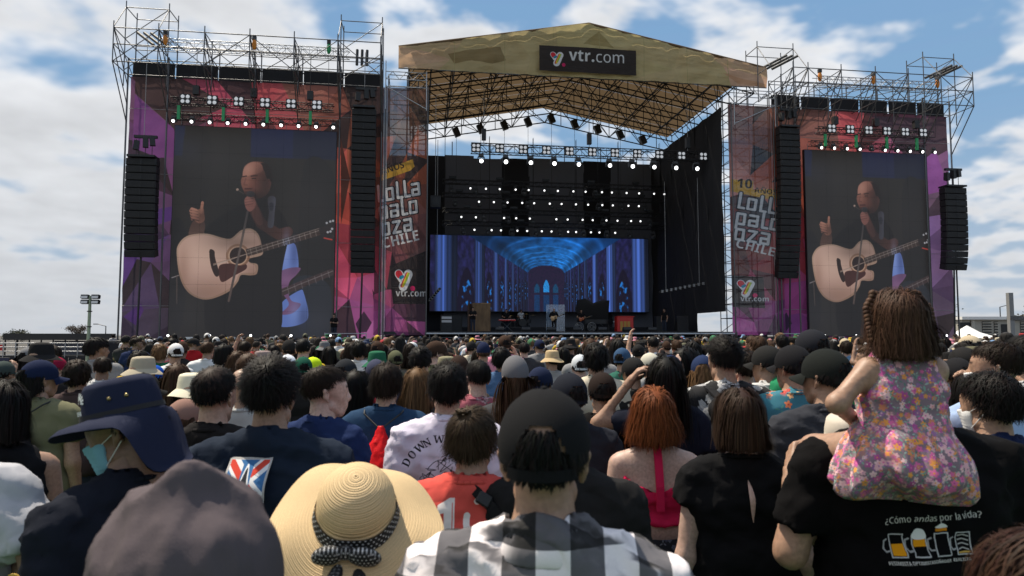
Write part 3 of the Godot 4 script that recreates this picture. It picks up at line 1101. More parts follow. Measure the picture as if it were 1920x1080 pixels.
func build_towers() -> void:
	for sd in 2:
		var xa := -8.35 if sd == 0 else 15.45
		var xb := -5.62 if sd == 0 else 18.6
		var side: String = ["left", "right"][sd]
		var t := sthing("scaffold_tower", "tall scaffold tower behind the logo banner %s of the stage" % side, "scaffold", Vector3((xa + xb) / 2, 0, -1.4), "scaffold towers beside the stage")
		scaffold_grid(t, [xa + 0.15, (xa + xb) / 2, xb - 0.1], [-0.25, -2.3], 0.0, 19.0, 1.0, M.steel)
		# cantilever frame under the roof corner
		var xe := xb - 0.1 if sd == 0 else xa + 0.1
		var xo := xa - 0.0 if sd == 0 else xb
		for y in [17.9, 18.4, 18.9]:
			tube(t, "ledger_tube", Vector3(xo, y, 0.6), Vector3(xe, y, 0.6), 0.03, M.alu)
		tube(t, "scaffold_post", Vector3(xe, 16.4, 0.6), Vector3(xe, 19.0, 0.6), 0.03, M.alu)
		tube(t, "scaffold_post", Vector3(xo, 16.4, 0.6), Vector3(xo, 19.6, 0.6), 0.03, M.alu)
		tube(t, "brace_tube", Vector3(xo, 17.9, 0.6), Vector3(xe, 16.5, 0.6), 0.03, M.alu)
		for k in 6:
			var u := lerpf(xo, xe, k / 6.0)
			var v := lerpf(xo, xe, (k + 1) / 6.0)
			tube(t, "brace_tube", Vector3(u, 18.4 if k % 2 == 0 else 18.9, 0.6), Vector3(v, 18.9 if k % 2 == 0 else 18.4, 0.6), 0.022, M.alu)
		# printed mesh with the logo
		var bn := sthing("logo_banner", "see-through banner with white festival logo on the %s scaffold tower" % side, "banner", Vector3((xa + xb) / 2, 1.8, 0.2), "festival logo banners")
		var p: Pic
		if sd == 0:
			p = Pic.new(416, 1872, rgb8(110, 62, 50))
			p.xf = Transform2D(0, Vector2(4, 4), 0, Vector2(-698 * 4, -160 * 4))
			facets(p, Rect2(690, 155, 116, 480), 3, 10, [[710, 180, 118, 90, 86], [770, 200, 96, 66, 54], [770, 300, 170, 80, 50], [710, 320, 150, 74, 56], [740, 420, 110, 70, 66], [780, 500, 90, 66, 62], [720, 520, 176, 60, 80], [710, 600, 150, 66, 130], [770, 600, 166, 70, 130]], 31, 0.2)
			p.poly(pv([705, 322, 772, 296, 776, 310, 768, 318, 708, 340]), rgb8(196, 150, 60))
			p.text("AÑOS", Vector2(712, 332), 18, rgb8(60, 48, 40), true, "Droid Sans", -0.32)
			festival_logo(p, Vector2(700, 350), 29, -0.10, -0.20)
			p.text("CHILE", Vector2(716, 474), 27, rgb8(215, 215, 216), true, "Droid Sans", -0.24)
			p.poly(pv([728, 500, 800, 470, 800, 570, 736, 570]), rgb8(62, 54, 54))
			sponsor_mark(p, Vector2(742, 506), 38)
			p.text("vtr.com", Vector2(741, 560), 17, rgb8(212, 212, 212), true)
		else:
			p = Pic.new(352, 1800, rgb8(110, 62, 50))
			p.xf = Transform2D(0, Vector2(4, 4), 0, Vector2(-1371 * 4, -170 * 4))
			facets(p, Rect2(1360, 160, 130, 480), 3, 10, [[1370, 230, 150, 110, 120], [1400, 240, 110, 72, 62], [1440, 240, 130, 72, 50], [1440, 290, 170, 74, 46], [1380, 300, 190, 120, 110], [1390, 480, 96, 52, 42], [1440, 480, 186, 60, 66], [1400, 590, 176, 70, 140], [1460, 590, 156, 68, 146]], 77, 0.18)
			p.poly(pv([1374, 318, 1411, 320, 1411, 338, 1442, 334, 1457, 352, 1440, 356, 1374, 342]), rgb8(206, 160, 70))
			p.text("10", Vector2(1382, 340), 25, rgb8(56, 44, 38), true, "Droid Sans", 0.06)
			p.text("AÑOS", Vector2(1412, 346), 14, rgb8(56, 44, 38), true, "Droid Sans", 0.10)
			festival_logo(p, Vector2(1387, 344), 28, 0.15, 0.17)
			p.text("CHILE", Vector2(1376, 456), 24, rgb8(215, 215, 216), true, "Droid Sans", 0.26)
			p.poly(pv([1370, 505, 1424, 508, 1426, 568, 1372, 566]), rgb8(62, 54, 54))
			sponsor_mark(p, Vector2(1382, 514), 32)
			p.text("vtr.com", Vector2(1385, 558), 13, rgb8(212, 212, 212), true)
		part(bn, "printed_mesh", cloth_sheet(xa - (0.6 if sd == 0 else 0.15), 1.8, xb + (0.0 if sd == 0 else 0.6), 18.0, 14, 60, 0.06, 60 + sd), banner_mat("logo mesh " + side, p.tex(2), 0.86 if sd == 0 else 0.95), Transform3D(Basis(), Vector3(0, 0, 0.12)))
		for x in [xa, xb]:
			tube(bn, "edge_pole", Vector3(x, 0.0, 0.3), Vector3(x, 18.1, 0.3), 0.045, M.steel)
		block(bn, "weight_base", Vector3((xa + xb) / 2, 0.85, 0.1), Vector3(xb - xa, 1.7, 0.3), M.black)

func build_wing(sd: int) -> void:
	var side: String = ["left", "right"][sd]
	var xs := [-24.1, -21.6, -19.0, -16.4, -13.8, -11.2, -8.6] if sd == 0 else [18.9, 20.0, 22.44, 25.0, 27.5, 30.0, 32.5]
	var bx0: float = -24.1 if sd == 0 else 18.75
	var bx1: float = -8.5 if sd == 0 else 32.6
	var scr := Rect2(-21.15, 1.62, 9.75, 13.15) if sd == 0 else Rect2(20.75, 1.75, 9.5, 13.1)
	# banner
	var bn := sthing("printed_banner", "purple, red and orange faceted banner behind the %s giant screen" % side, "banner", Vector3((bx0 + bx1) / 2, 1.6, -0.1), "faceted wing banners")
	var p: Pic
	if sd == 0:
		p = Pic.new(984, 984, rgb8(80, 60, 60))
		p.xf = Transform2D(0, Vector2(2, 2), 0, Vector2(-234 * 2, -148 * 2))
		facets(p, Rect2(230, 144, 500, 500), 7, 7, [[245, 230, 132, 78, 136], [245, 160, 84, 66, 66], [300, 200, 90, 64, 66], [290, 330, 122, 72, 128], [250, 500, 100, 72, 140], [300, 600, 66, 56, 72], [250, 420, 74, 56, 80], [400, 170, 214, 76, 104], [330, 170, 150, 56, 78], [500, 190, 190, 70, 78], [560, 165, 140, 84, 72], [680, 180, 150, 84, 64], [715, 300, 172, 88, 62], [650, 400, 190, 72, 60], [650, 500, 206, 66, 100], [690, 600, 186, 82, 156], [720, 620, 176, 90, 160]], 5, 0.24)
		p.poly(pv([242, 148, 330, 148, 420, 196, 318, 244, 242, 180]), rgb8(84, 66, 66))
		p.poly(pv([242, 182, 318, 246, 330, 300, 290, 302, 242, 284]), rgb8(132, 80, 136))
		p.poly(pv([326, 417, 289, 430, 233, 547, 233, 470, 289, 400, 326, 392]), rgb8(104, 74, 140))
		p.poly(pv([237, 600, 268, 576, 274, 588, 261, 616]), rgb8(92, 64, 122))
		p.poly(pv([676, 612, 692, 588, 708, 610, 698, 628, 682, 628]), rgb8(80, 58, 78))
		p.poly(pv([708, 545, 722, 570, 712, 574]), rgb8(74, 56, 66))
		p.poly(pv([640, 250, 660, 330, 644, 420]), rgb8(92, 62, 58))
	else:
		p = Pic.new(696, 904, rgb8(80, 60, 60))
		p.xf = Transform2D(0, Vector2(2, 2), 0, Vector2(-1452 * 2, -180 * 2))
		facets(p, Rect2(1448, 176, 370, 470), 6, 7, [[1470, 210, 116, 76, 66], [1490, 300, 150, 66, 46], [1490, 430, 190, 56, 62], [1480, 560, 180, 66, 140], [1470, 620, 164, 70, 160], [1540, 210, 130, 84, 76], [1620, 225, 214, 80, 86], [1700, 220, 180, 78, 110], [1750, 230, 110, 80, 96], [1750, 300, 158, 98, 168], [1770, 350, 92, 76, 90], [1760, 420, 130, 94, 160], [1780, 520, 104, 78, 120], [1770, 600, 92, 76, 96]], 9, 0.22)
		p.poly(pv([1650, 186, 1800, 186, 1800, 250, 1730, 290]), rgb8(92, 74, 84))
		p.poly(pv([1735, 285, 1775, 250, 1800, 330, 1738, 348]), rgb8(160, 98, 168))
		p.poly(pv([1458, 600, 1470, 582, 1480, 604, 1468, 620]), rgb8(76, 54, 80))
	part(bn, "printed_cloth", cloth_sheet(bx0, 1.6, bx1, 18.0, 60, 60, 0.10, 40 + sd), banner_mat("banner print " + side, p.tex(1)), Transform3D(Basis(), Vector3(0, 0, -0.15)))
	var seams := 4
	for k in seams:
		tube(bn, "seam_rope", Vector3(bx0, 3.6 + k * 4.1, 0.0), Vector3(bx1, 3.6 + k * 4.1, 0.0), 0.016, M.wire)
	# black strips above and below
	var bt := sthing("black_drape", "row of black drapes along the top of the %s wing" % side, "drape", Vector3((bx0 + bx1) / 2, 18, -0.2), "wing top drapes")
	var cell := (bx1 - bx0) / 6.0
	for k in 6:
		var x := bx0 + (k + 0.5) * cell
		var hm := func(xx: float) -> float: return 1.05 - 0.10 * pow(absf(xx) / (cell * 0.5), 4.0)
		part(bt, "drape_panel", cloth_sheet(-cell * 0.48, 0.0, cell * 0.48, 1.0, 12, 5, 0.08, 90 + k, hm), M.black_cloth, Transform3D(Basis(), Vector3(x, 18.0, -0.3)))
	var wb := sthing("screen_platform", "black platform with front drape beneath the %s giant screen" % side, "platform", Vector3((bx0 + bx1) / 2, 0, 1.0), "wing platforms")
	block(wb, "top", Vector3((bx0 + bx1) / 2, 1.42, 0.7), Vector3(bx1 - bx0 + 0.4, 0.1, 3.4), M.black)
	for k in 6:
		block(wb, "skirt_panel", Vector3(bx0 + (k + 0.5) * cell, 0.68, 2.36), Vector3(cell - 0.03, 1.36, 0.05), M.black_cloth)
	# giant screen
	var s := sthing("giant_screen", "tall %s video screen showing a singer playing an acoustic guitar" % side, "screen", Vector3(scr.get_center().x, scr.position.y, 0.5), "giant side screens")
	if not M.has("singer"):
		M.singer = screen_mat("concert screen", singer_picture(), 0.72)
	var nx := 6
	var ny := 8
	for i in nx:
		for j in ny:
			var b := MB.new()
			var w := scr.size.x / nx
			var h := scr.size.y / ny
			var a := Vector3(scr.position.x + i * w + 0.004, scr.position.y + j * h + 0.004, 0.55)
			var u0 := float(i) / nx
			var u1 := float(i + 1) / nx
			var v0 := 1.0 - float(j) / ny
			var v1 := 1.0 - float(j + 1) / ny
			b.quad(a, a + Vector3(w - 0.008, 0, 0), a + Vector3(w - 0.008, h - 0.008, 0), a + Vector3(0, h - 0.008, 0), Vector2(u0, v0), Vector2(u1, v0), Vector2(u1, v1), Vector2(u0, v1))
			part(s, "display_panel", b.mesh(), M.singer)
	block(s, "frame", Vector3(scr.get_center().x, scr.get_center().y, 0.42), Vector3(scr.size.x + 0.06, scr.size.y + 0.06, 0.24), M.black)
	for k in 14:
		tube(s, "hanging_strap", Vector3(scr.position.x + 0.3 + k * 0.7, scr.end.y, 0.42), Vector3(scr.position.x + 0.35 + k * 0.7, scr.end.y + 0.5, 0.42), 0.018, M.wire)
	# scaffold wall and cantilevered gantry
	var t := sthing("wing_scaffold", "galvanised scaffold frame carrying the %s giant screen and banner" % side, "scaffold", Vector3((bx0 + bx1) / 2, 0, -1), "wing scaffolds")
	for k in xs.size():
		var x: float = xs[k]
		tube(t, "scaffold_post", Vector3(x, 0, -0.75), Vector3(x, 20.2, -0.75), 0.04, M.steel)
		if k == 0 or k == 1 or k >= 5:
			tube(t, "scaffold_post", Vector3(x, 1.5, 0.28 if k != 1 and k != 5 else 0.70), Vector3(x, 19.0, 0.28 if k != 1 and k != 5 else 0.70), 0.055, M.steel)
		# cantilever bracket, three stays fanning down to the wall
		tube(t, "gantry_post", Vector3(x, 17.85, 2.5), Vector3(x, 20.35, 2.5), 0.034, M.steel)
		tube(t, "gantry_post", Vector3(x, 17.0, 0.9), Vector3(x, 20.1, 0.9), 0.03, M.steel)
		for y in [17.9, 18.95, 19.95]:
			tube(t, "bracket_tube", Vector3(x, y, -0.75), Vector3(x, y, 2.5), 0.03, M.steel)
		tube(t, "stay_tube", Vector3(x, 17.9, 2.5), Vector3(x, 14.9, 0.25), 0.034, M.steel)
		tube(t, "stay_tube", Vector3(x, 18.95, 2.5), Vector3(x, 16.0, 0.25), 0.03, M.steel)
		tube(t, "stay_tube", Vector3(x, 19.95, 2.5), Vector3(x, 17.2, 0.25), 0.03, M.steel)
		tube(t, "brace_tube", Vector3(x, 17.9, -0.75), Vector3(x, 19.95, 2.5), 0.026, M.steel)
		if k + 1 < xs.size():
			var xb: float = xs[k + 1]
			var up := k % 2 == 0
			tube(t, "brace_tube", Vector3(x, 17.9 if up else 19.95, 2.5), Vector3(xb, 19.95 if up else 17.9, 2.5), 0.026, M.steel)
			tube(t, "brace_tube", Vector3(x, 19.95 if up else 17.9, -0.7), Vector3(xb, 17.9 if up else 19.95, -0.7), 0.026, M.steel)
			tube(t, "brace_tube", Vector3(x, 18.95, -0.75), Vector3(xb, 18.95, 2.5), 0.024, M.steel)
	for y in [17.9, 18.95, 19.95, 20.2]:
		if y < 20.1:
			tube(t, "ledger_tube", Vector3(xs[0], y, 2.5), Vector3(xs[-1], y, 2.5), 0.034, M.steel)
		tube(t, "ledger_tube", Vector3(xs[0], y, -0.75), Vector3(xs[-1], y, -0.75), 0.03, M.steel)
	tube(t, "ledger_tube", Vector3(xs[0], 17.98, 0.2), Vector3(xs[-1], 17.98, 0.2), 0.034, M.steel)
	tube(t, "ledger_tube", Vector3(xs[0], 18.98, 0.2), Vector3(xs[-1], 18.98, 0.2), 0.03, M.steel)
	tube(t, "ledger_tube", Vector3(xs[0], 1.55, 0.3), Vector3(xs[-1], 1.55, 0.3), 0.03, M.steel)
	truss_x(t, xs[0] + 2.3, xs[-1] - 2.0, 19.35, 1.55, 0.5, M.alu, 0.028)
	# corner towers above
	for e in 2:
		var xa: float = xs[0] if e == 0 else xs[-2]
		var xb: float = xs[1] if e == 0 else xs[-1]
		if sd == 1:
			xa = 17.2 if e == 0 else 30.0
			xb = 19.9 if e == 0 else 32.5
		for x in [xa, xb]:
			for z in [-0.75, 0.9]:
				tube(t, "scaffold_post", Vector3(x, 18.0, z), Vector3(x, 22.35, z), 0.034, M.steel)
			tube(t, "ledger_tube", Vector3(x, 21.95, -0.75), Vector3(x, 21.95, 0.9), 0.03, M.steel)
		for z in [-0.75, 0.9]:
			tube(t, "ledger_tube", Vector3(xa, 21.95, z), Vector3(xb, 21.95, z), 0.03, M.steel)
		tube(t, "brace_tube", Vector3(xa, 19.95, 0.9), Vector3(xb, 21.95, 0.9), 0.026, M.steel)
		tube(t, "brace_tube", Vector3(xa, 18.0, 0.9), Vector3(xb, 19.95, 0.9), 0.026, M.steel)
		tube(t, "brace_tube", Vector3(xa, 21.95, 0.9), Vector3(xa, 20.0, 2.5), 0.026, M.steel)
		tube(t, "brace_tube", Vector3(xb, 21.95, 0.9), Vector3(xb, 20.0, 2.5), 0.026, M.steel)
		for k in 3:
			var o := 0.45 * k
			var hb := Vector3(xa + 0.5 + o * 0.9, 20.6, 0.4) if not (sd == 0 and e == 1) else Vector3(xa + 1.0 + o * 0.7, 20.3, 0.4)
			var he := hb + (Vector3(1.3, -1.1, 0.9) if sd == 0 and e == 0 else Vector3(0, -1.1, 0.2) if sd == 0 else Vector3(1.5, 0.7, 0.9))
			tube(t, "hoist_bar", hb, he, 0.09, M.black if sd == 0 else M.steel)
	# orange hoists
	for k in 3:
		var x: float = [xs[1] + 0.2, xs[3] + 0.15, xs[5] - 0.6][k] if sd == 0 else [xs[1] + 1.2, xs[2] + 2.8, xs[5] + 0.2][k]
		var h := sthing("orange_hoist", "orange chain hoist on the %s gantry, %s from left" % [side, ORD[k]], "hoist", Vector3(x, 19.3, 1.9), "orange gantry hoists")
		var mb := MB.new()
		mb.ball(Vector3(x, 19.62, 1.95), Vector3(0.14, 0.36, 0.14), 10, 8)
		part(h, "chain_bag", mb.mesh(), M.orange if k < 2 or sd == 1 else M.green)
		block(h, "motor", Vector3(x, 20.02, 1.95), Vector3(0.22, 0.25, 0.2), M.black)
		tube(h, "chain", Vector3(x, 19.3, 1.95), Vector3(x, 15.8, 1.5), 0.014, M.black)
	line_array(Vector3(-22.55 if sd == 0 else 31.85, 12.35, 1.55 if sd == 0 else 1.0), 13, side, "outer")
	line_array(Vector3(-9.65 if sd == 0 else 19.25, 16.15, 1.0), 23, side, "inner")
	# lighting above the screen
	var lx0 := scr.position.x + (0.0 if sd == 0 else 0.5)
	var lx1 := scr.end.x - 0.1
	var lt := sthing("lighting_truss", "black double lighting truss above the %s giant screen" % side, "truss", Vector3(scr.get_center().x, 14.9, 1.3), "wing lighting trusses")
	truss_x(lt, lx0, lx1, 15.85, 1.5, 0.4, M.black, 0.03)
	truss_x(lt, lx0 - (0.4 if sd == 1 else 0.0), lx1 + (0.3 if sd == 0 else -0.4), 15.0, 1.2, 0.34, M.steel_dark, 0.025)
	for k in 3:
		tube(lt, "hanging_cable", Vector3(lerpf(lx0, lx1, 0.15 + 0.35 * k), 16.2, 1.4), Vector3(lerpf(lx0, lx1, 0.15 + 0.35 * k), 19.4, 1.5), 0.02, M.black)
		block(lt, "motor", Vector3(lerpf(lx0, lx1, 0.15 + 0.35 * k), 16.75, 1.4), Vector3(0.36, 0.55, 0.3), M.black)
	for k in 6:
		blinder(Vector3(lerpf(lx0 + 0.9, lx1 - 1.0, k / 5.0), 16.1, 1.62), "four-lens blinder above the %s screen, %s from left" % [side, ORD[k]], "wing blinders")
	for k in 10:
		moving_head(Vector3(lerpf(lx0 + 0.2, lx1, k / 9.0), 15.2, 1.35), "spotlight above the %s giant screen, %s from left" % [side, ORD[k]], "wing spotlights", 0.155, k % 7 != 4 or sd == 0)
	for k in 4:
		var x := lerpf(lx0 + 0.5, lx1 - 1.4, k / 3.0)
		var g := sthing("green_strobe", "slim green strobe box above the %s screen, %s from left" % [side, ORD[k]], "stage light", Vector3(x, 15.2, 1.5), "green strobes")
		block(g, "case", Vector3(x, 15.3, 1.5), Vector3(0.17, 0.85, 0.12), M.green)
		block(g, "bracket", Vector3(x, 15.76, 1.45), Vector3(0.28, 0.06, 0.06), M.black)
	# floor lights along the platform
	for k in 5:
		var x := lerpf(scr.position.x + 0.4, scr.end.x, k / 4.0)
		moving_head(Vector3(x, 1.48, 1.6), "floor spotlight at the foot of the %s screen, %s from left" % [side, ORD[k]], "wing floor spotlights", 0.12, true, true)
	for k in 4:
		var x := lerpf(scr.position.x + 1.6, scr.end.x - 1.1, k / 3.0)
		var g := sthing("floor_wash_light", "small white box light at the foot of the %s screen, %s from left" % [side, ORD[k]], "stage light", Vector3(x, 1.47, 1.6), "floor wash lights")
		block(g, "case", Vector3(x, 1.60, 1.6), Vector3(0.44, 0.2, 0.2), M.white)
		block(g, "stand", Vector3(x, 1.485, 1.6), Vector3(0.3, 0.03, 0.16), M.black)
	# railing in front
	var rx := -11.6 if sd == 0 else 17.0
	var rl := sthing("guard_rail", "short silver scaffold railing standing before the %s wing" % side, "railing", Vector3(rx, 0, 2.8), "wing railings")
	for q in [0.0, 2.4]:
		tube(rl, "post", Vector3(rx + q, 0, 2.9), Vector3(rx + q, 1.95, 2.9), 0.03, M.alu)
	for y in [1.9, 1.45]:
		tube(rl, "rail", Vector3(rx, y, 2.9), Vector3(rx + 2.4, y, 2.9), 0.03, M.alu)
	tube(rl, "brace", Vector3(rx, 1.9, 2.9), Vector3(rx + 0.7, 1.45, 2.9), 0.024, M.alu)

func line_array(o: Vector3, count: int, side: String, which: String) -> void:
	var t := sthing("line_array", "%s black line array speaker column hung beside the %s giant screen" % [which, side], "speaker", Vector3(o.x, o.y - count * 0.45, o.z), "hanging line arrays")
	var w := 1.72 if which == "outer" else 1.50
	if not M.has("cab_" + which):
		M["cab_" + which] = bevel_box(Vector3(w, 0.43, 0.62), 0.03)
		M["grille_" + which] = bevel_box(Vector3(w * 0.94, 0.385, 0.03), 0.012)
		M.cab = pm("speaker cabinet", Color(0.012, 0.012, 0.013), 0.6)
		M.grille = pm("speaker grille", Color(0.020, 0.020, 0.021), 0.75)
		M.grille.normal_enabled = true
		M.grille.normal_texture = noise_tex(0.2, 44, true, 6.0, 128)
		M.grille.uv1_triplanar = true
	var p := Vector3(o.x, o.y - 0.24, o.z)
	var tilt := -0.02
	for k in count:
		var f := float(k) / (count - 1)
		tilt += 0.006 + 0.05 * pow(f, 4.0) * (1.4 if which == "outer" else 0.6)
		var bs := Basis(Vector3.RIGHT, tilt)
		var cb := part(t, "cabinet", M["cab_" + which], M.cab, Transform3D(bs, p))
		part(cb, "grille", M["grille_" + which], M.grille, Transform3D(Basis(), Vector3(0, 0, 0.318)))
		block(cb, "centre_strip", Vector3(0, 0, 0.337), Vector3(0.05, 0.37, 0.02), M.black)
		p += bs * Vector3(0, -0.452, 0)
	block(t, "fly_frame", Vector3(o.x, o.y + 0.1, o.z), Vector3(w * 0.9, 0.12, 0.9), M.black)
	for e in [-0.42, 0.1, 0.48]:
		block(t, "hoist_motor", Vector3(o.x + e, o.y + 0.95 + 0.3 * e, o.z), Vector3(0.3, 0.55, 0.3), M.black, Vector3(0, 0.3, 0.2 * e))
		tube(t, "chain", Vector3(o.x + e, o.y + 0.1, o.z), Vector3(o.x + e, o.y + 1.2, o.z), 0.02, M.black)
	block(t, "spreader_bar", Vector3(o.x + 0.1, o.y + 1.35, o.z), Vector3(1.3, 0.16, 0.2), M.black)
	tube(t, "hanging_cable", Vector3(o.x, o.y + 1.35, o.z), Vector3(o.x, 19.9, o.z), 0.018, M.wire)
	tube(t, "pull_back_pole", Vector3(o.x, p.y + 0.2, o.z - 0.2), Vector3(o.x - 0.1, 1.0, o.z - 0.3), 0.06, M.black)

# ------------------------------------------------------------------ stage lights
func make_fixture_meshes() -> void:
	var b := MB.new()
	b.box(Transform3D(Basis(), Vector3(0, 0.30, 0)), Vector3(0.30, 0.14, 0.26))
	b.tube(Vector3(-0.1, 0.36, 0), Vector3(-0.1, 0.5, 0), 0.03)
	b.tube(Vector3(0.1, 0.36, 0), Vector3(0.1, 0.5, 0), 0.03)
	M.fx_base = b.mesh()
	b = MB.new()
	b.box(Transform3D(Basis(), Vector3(0, 0.22, 0)), Vector3(0.40, 0.05, 0.12))
	b.box(Transform3D(Basis(), Vector3(-0.19, 0.05, 0)), Vector3(0.05, 0.32, 0.12))
	b.box(Transform3D(Basis(), Vector3(0.19, 0.05, 0)), Vector3(0.05, 0.32, 0.12))
	M.fx_yoke = b.mesh()
	b = MB.new()
	b.tube(Vector3(0, 0, -0.2), Vector3(0, 0, 0.02), 0.12, 0.155, 12)
	b.tube(Vector3(0, 0, 0.02), Vector3(0, 0, 0.22), 0.155, 0.165, 12)
	M.fx_head = b.mesh()
	b = MB.new()
	b.ball(Vector3(0, 0, 0.212), Vector3(0.125, 0.125, 0.035), 14, 6)
	M.fx_lens = b.mesh()

# a moving-head light hanging below (or standing on) the given point
func moving_head(at: Vector3, label: String, group: String, size: float, lit: bool, floor_ := false, lamp := "lamp_white") -> void:
	var t := sthing("moving_head_light", label, "stage light", at, group)
	var k := size / 0.2
	var flip := -1.0 if floor_ else 1.0
	var o := at + Vector3(0, 0.5 * k if floor_ else -0.5 * k, 0)
	part(t, "base", M.fx_base, M.fixture, Transform3D(Basis.from_scale(Vector3(k, k * flip, k)), o))
	part(t, "yoke", M.fx_yoke, M.fixture, Transform3D(Basis.from_scale(Vector3(k, k * flip, k)), o))
	var bs := Basis(Vector3.RIGHT, 0.32 if not floor_ else 0.0).scaled(Vector3(k, k, k))
	var hd := part(t, "head", M.fx_head, M.fixture, Transform3D(bs, o))
	part(hd, "lens", M.fx_lens, M[lamp] if lit else M.lamp_off)

func blinder(at: Vector3, label: String, group: String) -> void:
	var t := sthing("blinder_light", label, "stage light", at, group)
	block(t, "frame", at, Vector3(0.62, 0.6, 0.12), M.black)
	var b := MB.new()
	b.ball(Vector3.ZERO, Vector3(0.115, 0.115, 0.03), 10, 5)
	if not M.has("bl_lens"):
		M.bl_lens = b.mesh()
	for q in 4:
		part(t, "lens", M.bl_lens, M.lamp_dim, Transform3D(Basis(), at + Vector3(-0.145 + 0.29 * (q % 2), -0.145 + 0.29 * (q / 2), 0.07)))

func build_lights() -> void:
	var ft := sthing("lighting_truss", "black front lighting truss hung across the stage opening", "truss", Vector3(6, 14.6, -3))
	truss_x(ft, -2.5, 14.7, 14.75, -2.8, 0.62, M.black, 0.035)
	for k in 3:
		var x: float = [-1.6, 6.1, 13.6][k]
		tube(ft, "hanging_cable", Vector3(x, 15.4, -3.0), Vector3(x, 20.0, -3.0), 0.022, M.wire)
		block(ft, "hoist_motor", Vector3(x, 16.05, -3.0), Vector3(0.3, 0.8, 0.3), M.black)
	var px := [901, 945, 990, 1033, 1078, 1136, 1179, 1220, 1262, 1303]
	for k in 10:
		var x: float = -2.44 + (px[k] - 885) / 430.0 * 17.1
		moving_head(Vector3(x, 14.72, -2.9), "bright spotlight under the front truss, %s from left" % ORD[k], "front truss spotlights", 0.235, true)
	for k in 11:
		var x := -2.2 + k * 1.68
		blinder(Vector3(x, 14.95, -2.55), "four-lens blinder on the front truss, %s from left" % ORD[k], "front truss blinders")
	# rear rows: photo x of each lit lamp
	var rows := [
		[13.75, [881, 909, 934, 963, 987, 1016, 1041, 1070, 1093, 1124, 1143, 1171, 1195, 1224, 1244], "top"],
		[12.70, [897, 924, 949, 976, 998, 1027, 1049, 1076, 1099, 1126, 1146, 1176, 1196], "second"],
		[11.35, [865, 891, 942, 964, 989, 1038, 1059, 1087, 1106, 1132, 1153, 1179, 1197], "third"],
		[10.35, [889, 920, 937, 967, 985, 1012, 1030, 1061, 1076, 1104, 1120, 1150], "lowest"],
	]
	for r in rows.size():
		var z := -11.0 - 0.25 * (r % 2)
		var y: float = rows[r][0]
		var t := sthing("lighting_bar", "black lighting bar across the stage rear, %s of four rows" % rows[r][2], "truss", Vector3(6, y + 0.4, z), "rear lighting bars")
		truss_x(t, -4.2, 15.0, y + 0.52, z - 0.1, 0.34, M.steel_dark, 0.03)
		for e in 6:
			tube(t, "hanging_cable", Vector3(-4.0 + e * 3.7, y + 0.8, z - 0.2), Vector3(-4.0 + e * 3.7, 18.4, z - 0.2), 0.018, M.black)
		for k in rows[r][1].size():
			var x: float = -2.79 + (rows[r][1][k] - 862) / 393.0 * 18.02
			moving_head(Vector3(x, y + 0.48, z), "lit spotlight in the %s rear row, %s from left" % [rows[r][2], ORD[k]], "rear spotlights", 0.13, true, false, "lamp_rear")
		for k in 9:
			var x := -3.5 + k * 2.05 + 0.35 * r
			moving_head(Vector3(x, y + 0.5, z - 0.5), "unlit spotlight behind the %s rear row, %s from left" % [rows[r][2], ORD[k]], "unlit rear spotlights", 0.22, false)
		for k in 5:
			var x := -3.4 + k * 3.9 + 0.6 * r
			var g := sthing("strobe_bar", "grey strobe bar above the %s rear row of lights, %s from left" % [rows[r][2], ORD[k]], "stage light", Vector3(x, y + 0.95, z), "rear strobe bars")
			block(g, "case", Vector3(x, y + 1.0, z + 0.1), Vector3(0.6, 0.16, 0.14), M.steel_dark)
			block(g, "bracket", Vector3(x, y + 0.9, z), Vector3(0.5, 0.04, 0.04), M.black)
	# side ladder light bars
	var lb := sthing("light_ladder", "hanging bar of small lamps by the right side drape", "stage light", Vector3(13.5, 5.0, -4))
	tube(lb, "bar", Vector3(12.0, 5.05, -5), Vector3(14.75, 5.6, -3), 0.09, M.steel_dark)
	for k in 10:
		var q := Vector3(12.0, 5.05, -5).lerp(Vector3(14.75, 5.6, -3), (k + 0.5) / 10.0)
		block(lb, "lamp", q + Vector3(0, 0.02, 0.12), Vector3(0.16, 0.2, 0.06), M.wire)
	tube(lb, "hanging_cable", Vector3(12.4, 5.1, -4.7), Vector3(12.4, 13.5, -4.7), 0.02, M.wire)
	tube(lb, "hanging_cable", Vector3(14.4, 5.5, -3.2), Vector3(14.4, 13.5, -3.2), 0.02, M.wire)
	var ll := sthing("light_ladder", "hanging bar of small lamps at the left stage edge", "stage light", Vector3(-5.0, 4.5, -4))
	tube(ll, "bar", Vector3(-5.3, 4.3, -6), Vector3(-4.6, 5.1, -4), 0.09, M.steel_dark)
	for k in 6:
		var q := Vector3(-5.3, 4.3, -6).lerp(Vector3(-4.6, 5.1, -4), (k + 0.5) / 6.0)
		block(ll, "lamp", q + Vector3(0, 0.02, 0.12), Vector3(0.16, 0.2, 0.06), M.wire)
	tube(ll, "hanging_cable", Vector3(-4.8, 4.9, -4.6), Vector3(-4.8, 16, -4.6), 0.02, M.wire)
	var sp := sthing("side_speaker", "black cube side speaker hung at the left stage opening", "speaker", Vector3(-5.0, 10.6, -3))
	part(sp, "cabinet", bevel_box(Vector3(0.75, 0.85, 0.6), 0.03), M.cab, Transform3D(Basis(), Vector3(-5.0, 11.1, -3)))
	var b := MB.new()
	b.tube(Vector3(0, 0, 0), Vector3(0, 0, 0.03), 0.27, 0.27, 16)
	part(sp, "cone", b.mesh(), M.steel_dark, Transform3D(Basis(), Vector3(-5.0, 11.1, -2.7)))
	tube(sp, "hanging_cable", Vector3(-5.0, 11.5, -3), Vector3(-5.0, 18.6, -3), 0.02, M.wire)

